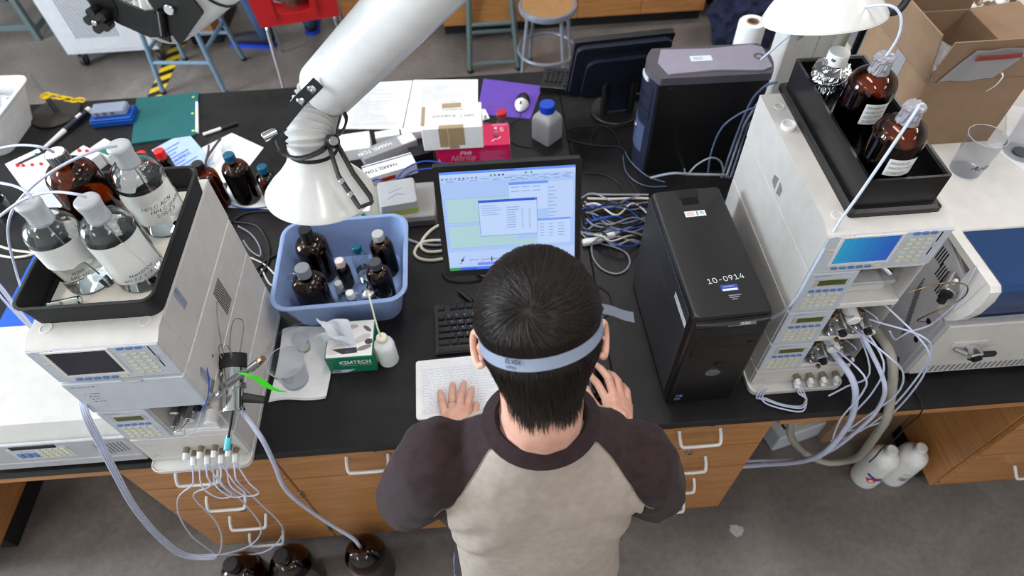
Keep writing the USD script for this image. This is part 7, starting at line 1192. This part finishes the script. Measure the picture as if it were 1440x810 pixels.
solo('cable', 'straight cream cable bar just below the pale one at the tangle', 'cable', tube([(0.330, 1.613, 0.915), (0.415, 1.602, 0.915), (0.490, 1.598, 0.915), (0.544, 1.592, 0.915)], 0.0045, 8, 5), 'cable_cream', smooth=60)
solo('cable', 'thin black cable looping right of the operator head', 'cable', tube([(0.311, 1.220, 0.915), (0.338, 1.189, 0.915), (0.339, 1.139, 0.915), (0.315, 1.103, 0.915), (0.292, 1.095, 0.915)], 0.002, 8, 5), 'cable_black', smooth=60)
solo('cable', 'black cable looping in front of the rear-facing monitor', 'cable', tube([(0.609, 2.014, 0.915), (0.508, 1.998, 0.915), (0.421, 2.016, 0.915), (0.318, 2.009, 0.915), (0.296, 1.959, 0.915), (0.335, 1.921, 0.915), (0.421, 1.891, 0.915), (0.482, 1.881, 0.915), (0.505, 1.854, 0.915), (0.487, 1.815, 0.915)], 0.0022, 8, 5), 'cable_black', smooth=60)
solo('cable', 'black cable curving from the monitor foot round to the old tower', 'cable', tube([(0.384, 1.882, 0.915), (0.394, 1.949, 0.915), (0.441, 2.005, 0.915), (0.481, 1.974, 0.915), (0.493, 1.913, 0.915), (0.487, 1.843, 0.915), (0.485, 1.744, 0.915), (0.501, 1.659, 0.915), (0.526, 1.591, 0.915)], 0.0022, 8, 5), 'cable_black', smooth=60)
solo('cable', 'thin black cable lying from the screen top to the tangle', 'cable', tube([(0.338, 1.747, 0.915), (0.409, 1.728, 0.915), (0.457, 1.671, 0.915), (0.463, 1.590, 0.915), (0.491, 1.524, 0.915)], 0.0022, 8, 5), 'cable_black', smooth=60)
solo('cable', 'blue-grey cable round the front corner of the old tower', 'cable', tube([(0.505, 1.854, 0.915), (0.516, 1.796, 0.915), (0.542, 1.738, 0.915), (0.573, 1.697, 0.915), (0.619, 1.669, 0.915)], 0.0022, 8, 5), 'cable_slate', smooth=60)
solo('cable', 'second blue-grey cable round the foot of the old tower', 'cable', tube([(0.495, 1.830, 0.915), (0.490, 1.743, 0.915), (0.512, 1.688, 0.915), (0.557, 1.653, 0.915), (0.622, 1.647, 0.915)], 0.0022, 8, 5), 'cable_slate', smooth=60)
solo('cable', 'grey cable along the back edge of the black tower', 'cable', tube([(0.543, 1.606, 1.000), (0.599, 1.567, 1.050), (0.668, 1.556, 1.050), (0.761, 1.543, 1.050), (0.807, 1.580, 1.000)], 0.0045, 8, 5), 'cable_grey', smooth=60)
solo('cable', 'grey cable arching up behind the black tower', 'cable', tube([(0.704, 1.734, 0.918), (0.669, 1.608, 1.000), (0.691, 1.600, 1.050), (0.732, 1.597, 1.080), (0.775, 1.606, 1.050), (0.794, 1.596, 1.000)], 0.0032, 8, 5), 'cable_grey', smooth=60)
solo('cable', 'blue cable rising from behind the black tower to the right stack', 'cable', tube([(0.737, 1.594, 1.000), (0.739, 1.622, 1.080), (0.752, 1.624, 1.180), (0.786, 1.601, 1.250), (0.802, 1.540, 1.320)], 0.003, 8, 5), 'cable_slate', smooth=60)
solo('cable', 'slate grey cable hanging behind the right stack, outer of three', 'cable', tube([(0.783, 1.582, 1.000), (0.804, 1.620, 1.060), (0.821, 1.643, 1.160), (0.813, 1.602, 1.300), (0.791, 1.503, 1.420), (0.793, 1.458, 1.460)], 0.004, 8, 5), 'cable_slate', smooth=60)
solo('cable', 'slate grey cable hanging behind the right stack, middle of three', 'cable', tube([(0.797, 1.581, 1.000), (0.818, 1.619, 1.060), (0.832, 1.641, 1.160), (0.807, 1.560, 1.300), (0.806, 1.519, 1.370), (0.806, 1.476, 1.410)], 0.004, 8, 5), 'cable_grey', smooth=60)
solo('cable', 'slate grey cable hanging behind the right stack, inner of three', 'cable', tube([(0.812, 1.579, 1.000), (0.832, 1.617, 1.060), (0.844, 1.640, 1.160), (0.801, 1.519, 1.300), (0.820, 1.531, 1.320), (0.817, 1.491, 1.360)], 0.004, 8, 5), 'cable_slate', smooth=60)
solo('cable', 'cream cable at the left edge of the photo, upper', 'cable', tube([(-1.729, 1.583, 0.915), (-1.656, 1.553, 0.915), (-1.580, 1.533, 0.915), (-1.538, 1.510, 0.915)], 0.0042, 8, 5), 'cable_cream', smooth=60)
solo('cable', 'cream cable at the left edge of the photo, lower', 'cable', tube([(-1.710, 1.539, 0.915), (-1.655, 1.521, 0.915), (-1.600, 1.522, 0.915), (-1.556, 1.544, 0.915)], 0.0042, 8, 5), 'cable_cream', smooth=60)
solo('solvent_tube', 'thin clear tube arching left from the amber bottle in the left tray', 'tube', tube([(-0.801, 0.968, 1.765), (-0.805, 0.958, 1.785), (-0.853, 0.975, 1.780), (-0.914, 0.997, 1.760), (-0.998, 1.037, 1.720)], 0.0026, 8, 5), 'tube_white', smooth=60)
solo('solvent_tube', 'clear tube arching from the back clear bottle round the left tray rim', 'tube', tube([(-0.664, 0.941, 1.790), (-0.683, 0.922, 1.800), (-0.734, 0.908, 1.790), (-0.799, 0.904, 1.760), (-0.861, 0.901, 1.720), (-0.905, 0.895, 1.680), (-0.949, 0.900, 1.620), (-0.972, 0.889, 1.560), (-1.038, 0.917, 1.450), (-1.122, 0.965, 1.300)], 0.0026, 8, 5), 'tube_white', smooth=60)
solo('solvent_tube', 'clear tube running left from the front right clear bottle', 'tube', tube([(-0.674, 0.812, 1.790), (-0.687, 0.810, 1.800), (-0.741, 0.830, 1.790), (-0.810, 0.851, 1.760), (-0.881, 0.856, 1.720), (-0.967, 0.874, 1.660)], 0.0026, 8, 5), 'tube_white', smooth=60)
solo('solvent_tube', 'clear tube running left from the front left clear bottle', 'tube', tube([(-0.765, 0.817, 1.790), (-0.776, 0.827, 1.800), (-0.816, 0.855, 1.790), (-0.871, 0.887, 1.770), (-0.955, 0.940, 1.720)], 0.0026, 8, 5), 'tube_white', smooth=60)
solo('tubing_bundle', 'clear tubing strand slanting down at the left edge of the photo', 'tube', tube([(-1.189, 1.012, 1.400), (-1.180, 1.004, 1.360), (-1.194, 1.003, 1.280), (-1.212, 1.009, 1.200), (-1.244, 1.028, 1.130)], 0.005, 8, 5), 'tube_white', smooth=60)
solo('tubing_bundle', 'thin clear tubing strand slanting down beside the thicker one', 'tube', tube([(-1.183, 0.996, 1.400), (-1.178, 0.983, 1.340), (-1.194, 0.990, 1.260), (-1.221, 1.010, 1.180), (-1.233, 1.021, 1.125)], 0.003, 8, 5), 'tube_white', smooth=60)
solo('solvent_tube', 'clear solvent tube hanging in a long loop from port one of the left stack', 'tube', tube([(-0.828, 0.702, 0.955), (-0.828, 0.678, 0.935), (-0.845, 0.670, 0.900), (-0.915, 0.672, 0.820), (-0.985, 0.680, 0.660), (-1.030, 0.680, 0.460), (-1.030, 0.672, 0.262), (-1.128, 0.671, 0.292), (-1.133, 0.676, 0.462), (-1.088, 0.681, 0.722), (-1.023, 0.686, 0.959), (-0.983, 0.696, 1.112), (-0.958, 0.711, 1.227), (-0.970, 0.771, 1.262), (-0.983, 0.896, 1.292)], 0.0023, 8, 5), 'tube_white', smooth=60)
solo('solvent_tube', 'clear solvent tube hanging in a long loop from port two of the left stack', 'tube', tube([(-0.792, 0.702, 0.955), (-0.792, 0.678, 0.935), (-0.800, 0.668, 0.890), (-0.875, 0.672, 0.820), (-0.905, 0.680, 0.600), (-0.955, 0.680, 0.420), (-1.030, 0.672, 0.274), (-1.123, 0.674, 0.297), (-1.128, 0.679, 0.467), (-1.083, 0.684, 0.727), (-1.018, 0.689, 0.964), (-0.978, 0.699, 1.117), (-0.953, 0.714, 1.232), (-0.965, 0.774, 1.267), (-0.978, 0.899, 1.297)], 0.0023, 8, 5), 'tube_white', smooth=60)
solo('solvent_tube', 'clear solvent tube hanging in a long loop from port three of the left stack', 'tube', tube([(-0.756, 0.702, 0.955), (-0.756, 0.678, 0.935), (-0.765, 0.668, 0.900), (-0.765, 0.672, 0.760), (-0.800, 0.680, 0.500), (-0.900, 0.680, 0.330), (-1.030, 0.672, 0.286), (-1.117, 0.676, 0.303), (-1.122, 0.681, 0.473), (-1.077, 0.686, 0.733), (-1.012, 0.691, 0.970), (-0.972, 0.701, 1.123), (-0.947, 0.716, 1.238), (-0.959, 0.776, 1.273), (-0.972, 0.901, 1.303)], 0.0023, 8, 5), 'tube_white', smooth=60)
solo('solvent_tube', 'clear solvent tube hanging in a long loop from port four of the left stack', 'tube', tube([(-0.720, 0.702, 0.955), (-0.720, 0.678, 0.935), (-0.722, 0.668, 0.900), (-0.725, 0.672, 0.740), (-0.745, 0.680, 0.460), (-0.880, 0.680, 0.250), (-1.030, 0.672, 0.298), (-1.112, 0.679, 0.308), (-1.117, 0.684, 0.478), (-1.072, 0.689, 0.738), (-1.007, 0.694, 0.975), (-0.967, 0.704, 1.128), (-0.942, 0.719, 1.243), (-0.954, 0.779, 1.278), (-0.967, 0.904, 1.308)], 0.0023, 8, 5), 'tube_white', smooth=60)
solo('solvent_tube', 'short clear tube loop joining the first two degasser ports of the left stack', 'tube', tube([(-0.822, 0.704, 0.925), (-0.818, 0.665, 0.895), (-0.792, 0.652, 0.845), (-0.756, 0.655, 0.850), (-0.770, 0.668, 0.895), (-0.788, 0.700, 0.952)], 0.0021, 8, 5), 'tube_white', smooth=60)
solo('solvent_tube', 'short clear tube loop joining the middle two degasser ports of the left stack', 'tube', tube([(-0.786, 0.704, 0.925), (-0.782, 0.665, 0.895), (-0.756, 0.652, 0.845), (-0.720, 0.655, 0.850), (-0.734, 0.668, 0.895), (-0.752, 0.700, 0.952)], 0.0021, 8, 5), 'tube_white', smooth=60)
solo('solvent_tube', 'short clear tube loop joining the last two degasser ports of the left stack', 'tube', tube([(-0.750, 0.704, 0.925), (-0.746, 0.665, 0.895), (-0.720, 0.652, 0.845), (-0.684, 0.655, 0.850), (-0.698, 0.668, 0.895), (-0.716, 0.700, 0.952)], 0.0021, 8, 5), 'tube_white', smooth=60)
solo('waste_hose', 'thick clear waste hose running from the left stack into the open amber jug', 'hose', tube([(-0.676, 0.790, 1.125), (-0.640, 0.745, 1.120), (-0.606, 0.700, 1.075), (-0.622, 0.695, 0.930), (-0.640, 0.690, 0.800), (-0.636, 0.690, 0.670), (-0.600, 0.688, 0.480), (-0.548, 0.672, 0.360), (-0.536, 0.662, 0.300), (-0.536, 0.660, 0.220)], 0.0062, 8, 5), 'tube_white', smooth=60)
solo('tubing_bundle', 'bundle of clear tubing sagging from the right pumps to under the bench, thick strand', 'tube', tube([(0.850, 0.900, 1.045), (0.858, 0.830, 1.065), (0.885, 0.745, 1.050), (0.925, 0.722, 0.920), (0.945, 0.722, 0.790), (0.960, 0.735, 0.620), (0.975, 0.790, 0.420), (0.900, 0.845, 0.270), (0.815, 0.880, 0.180), (0.800, 0.930, 0.060), (0.840, 1.020, 0.020)], 0.0085, 8, 5), 'tube_white', smooth=60)
solo('tubing_bundle', 'bundle of clear tubing sagging from the right pumps to under the bench, second strand', 'tube', tube([(0.890, 0.900, 1.165), (0.905, 0.830, 1.140), (0.955, 0.735, 1.060), (0.985, 0.722, 0.940), (0.985, 0.722, 0.820), (0.975, 0.735, 0.640), (0.985, 0.795, 0.430), (0.910, 0.855, 0.285), (0.825, 0.895, 0.200), (0.820, 0.950, 0.090), (0.870, 1.040, 0.040)], 0.0058, 8, 5), 'tube_white', smooth=60)
solo('solvent_tube', 'thin clear tube of the right stack looping wide before the blue window unit', 'tube', tube([(0.845, 0.905, 1.170), (0.861, 0.845, 1.174), (0.900, 0.735, 1.200), (0.965, 0.722, 1.130), (1.000, 0.722, 1.020), (0.975, 0.722, 0.900), (0.945, 0.722, 0.780)], 0.0024, 8, 5), 'tube_white', smooth=60)
solo('solvent_tube', 'thin clear tube of the right stack falling straight from the upper pump', 'tube', tube([(0.860, 0.905, 1.190), (0.876, 0.845, 1.194), (0.905, 0.735, 1.170), (0.925, 0.720, 1.050), (0.925, 0.720, 0.920), (0.940, 0.722, 0.780)], 0.0024, 8, 5), 'tube_white', smooth=60)
solo('solvent_tube', 'thin clear tube of the right stack arching out from the lower pump', 'tube', tube([(0.825, 0.905, 1.090), (0.841, 0.845, 1.094), (0.875, 0.730, 1.120), (0.900, 0.720, 1.040), (0.900, 0.720, 0.900), (0.930, 0.722, 0.760)], 0.0024, 8, 5), 'tube_white', smooth=60)
solo('solvent_tube', 'thin clear tube of the right stack crossing towards the autosampler side', 'tube', tube([(0.870, 0.905, 1.200), (0.886, 0.845, 1.204), (0.970, 0.760, 1.240), (1.020, 0.745, 1.180), (1.035, 0.735, 1.050), (1.020, 0.722, 0.900), (0.985, 0.722, 0.780), (0.955, 0.740, 0.700)], 0.0024, 8, 5), 'tube_white', smooth=60)
solo('solvent_tube', 'thin clear tube of the right stack hanging in a round loop under the pumps', 'tube', tube([(0.900, 0.905, 1.250), (0.916, 0.845, 1.254), (0.985, 0.740, 1.220), (1.030, 0.730, 1.120), (1.045, 0.725, 0.980), (1.035, 0.722, 0.860), (1.000, 0.730, 0.800), (0.965, 0.740, 0.760)], 0.0024, 8, 5), 'tube_white', smooth=60)
solo('solvent_tube', 'thin clear tube of the right stack poking down left of the bundle', 'tube', tube([(0.880, 0.905, 1.140), (0.896, 0.845, 1.144), (0.930, 0.765, 1.060), (0.900, 0.770, 0.985), (0.872, 0.772, 0.935)], 0.0024, 8, 5), 'tube_white', smooth=60)
solo('waste_hose', 'thick smoky clear hose hanging right of the tubing bundle and curling under the bench', 'hose', tube([(0.955, 1.030, 1.020), (0.975, 0.920, 1.070), (0.995, 0.800, 1.075), (1.022, 0.722, 0.920), (1.065, 0.730, 0.760), (1.135, 0.765, 0.500), (1.160, 0.800, 0.370), (1.100, 0.815, 0.330), (1.000, 0.835, 0.400), (0.925, 0.850, 0.520), (0.900, 0.870, 0.660), (0.900, 0.900, 0.780)], 0.0125, 8, 5), 'tube_smoke', smooth=60)
solo('cable', 'thin black cable hanging over the bench edge behind the smoky hose', 'cable', tube([(1.135, 0.950, 0.918), (1.130, 0.860, 0.918), (1.125, 0.780, 0.916), (1.122, 0.722, 0.905), (1.125, 0.722, 0.800), (1.150, 0.735, 0.700), (1.148, 0.740, 0.620), (1.170, 0.750, 0.520), (1.200, 0.770, 0.420)], 0.0022, 8, 5), 'cable_black', smooth=60)
solo('solvent_tube', 'clear tube loop before the foot of the right stack, outer of three', 'tube', tube([(0.690, 0.800, 0.955), (0.683, 0.790, 0.918), (0.705, 0.790, 0.916), (0.745, 0.768, 0.915), (0.795, 0.757, 0.915), (0.817, 0.775, 0.915), (0.812, 0.790, 0.930), (0.800, 0.800, 0.945)], 0.0022, 8, 5), 'tube_white', group='loops before the right stack', smooth=60)
solo('solvent_tube', 'clear tube loop before the foot of the right stack, middle of three', 'tube', tube([(0.698, 0.800, 0.955), (0.691, 0.790, 0.918), (0.705, 0.780, 0.922), (0.745, 0.760, 0.921), (0.795, 0.749, 0.921), (0.817, 0.775, 0.921), (0.804, 0.790, 0.930), (0.800, 0.800, 0.945)], 0.0022, 8, 5), 'tube_white', group='loops before the right stack', smooth=60)
solo('solvent_tube', 'clear tube loop before the foot of the right stack, inner of three', 'tube', tube([(0.706, 0.800, 0.955), (0.699, 0.790, 0.918), (0.705, 0.771, 0.918), (0.745, 0.752, 0.917), (0.795, 0.741, 0.917), (0.817, 0.775, 0.917), (0.796, 0.790, 0.930), (0.800, 0.800, 0.945)], 0.0022, 8, 5), 'tube_white', group='loops before the right stack', smooth=60)
solo('solvent_tube', 'clear tube slanting from the front amber bottle down over the right stack', 'tube', tube([(0.800, 0.945, 1.752), (0.792, 0.930, 1.765), (0.765, 0.905, 1.715), (0.720, 0.868, 1.615), (0.690, 0.845, 1.548), (0.672, 0.824, 1.460), (0.668, 0.828, 1.300), (0.667, 0.900, 1.120)], 0.0032, 8, 5), 'tube_clear', smooth=60)
solo('solvent_tube', 'clear tube looping up from the back amber bottle before the second hood', 'tube', tube([(0.812, 1.108, 1.752), (0.820, 1.110, 1.800), (0.812, 1.125, 1.838), (0.785, 1.150, 1.845), (0.745, 1.220, 1.790), (0.710, 1.290, 1.720), (0.680, 1.360, 1.600)], 0.0028, 8, 5), 'tube_clear', smooth=60)
solo('steel_capillary', 'thin bronze capillary looping beside the autosampler holes', 'capillary', tube([(0.905, 0.800, 1.360), (0.970, 0.800, 1.385), (1.050, 0.815, 1.350), (1.075, 0.820, 1.290), (1.040, 0.830, 1.220), (1.045, 0.850, 1.160), (1.095, 0.866, 1.125)], 0.0016, 8, 5), 'brass', smooth=60)
solo('white_lead', 'white twisted lead hanging from the autosampler cover to its side hole', 'cable', tube([(1.090, 0.860, 1.360), (1.088, 0.845, 1.310), (1.094, 0.840, 1.250), (1.088, 0.840, 1.190), (1.082, 0.845, 1.140), (1.040, 0.845, 1.115), (0.985, 0.815, 1.135), (0.935, 0.800, 1.200)], 0.0026, 8, 5), 'tube_white', smooth=60)
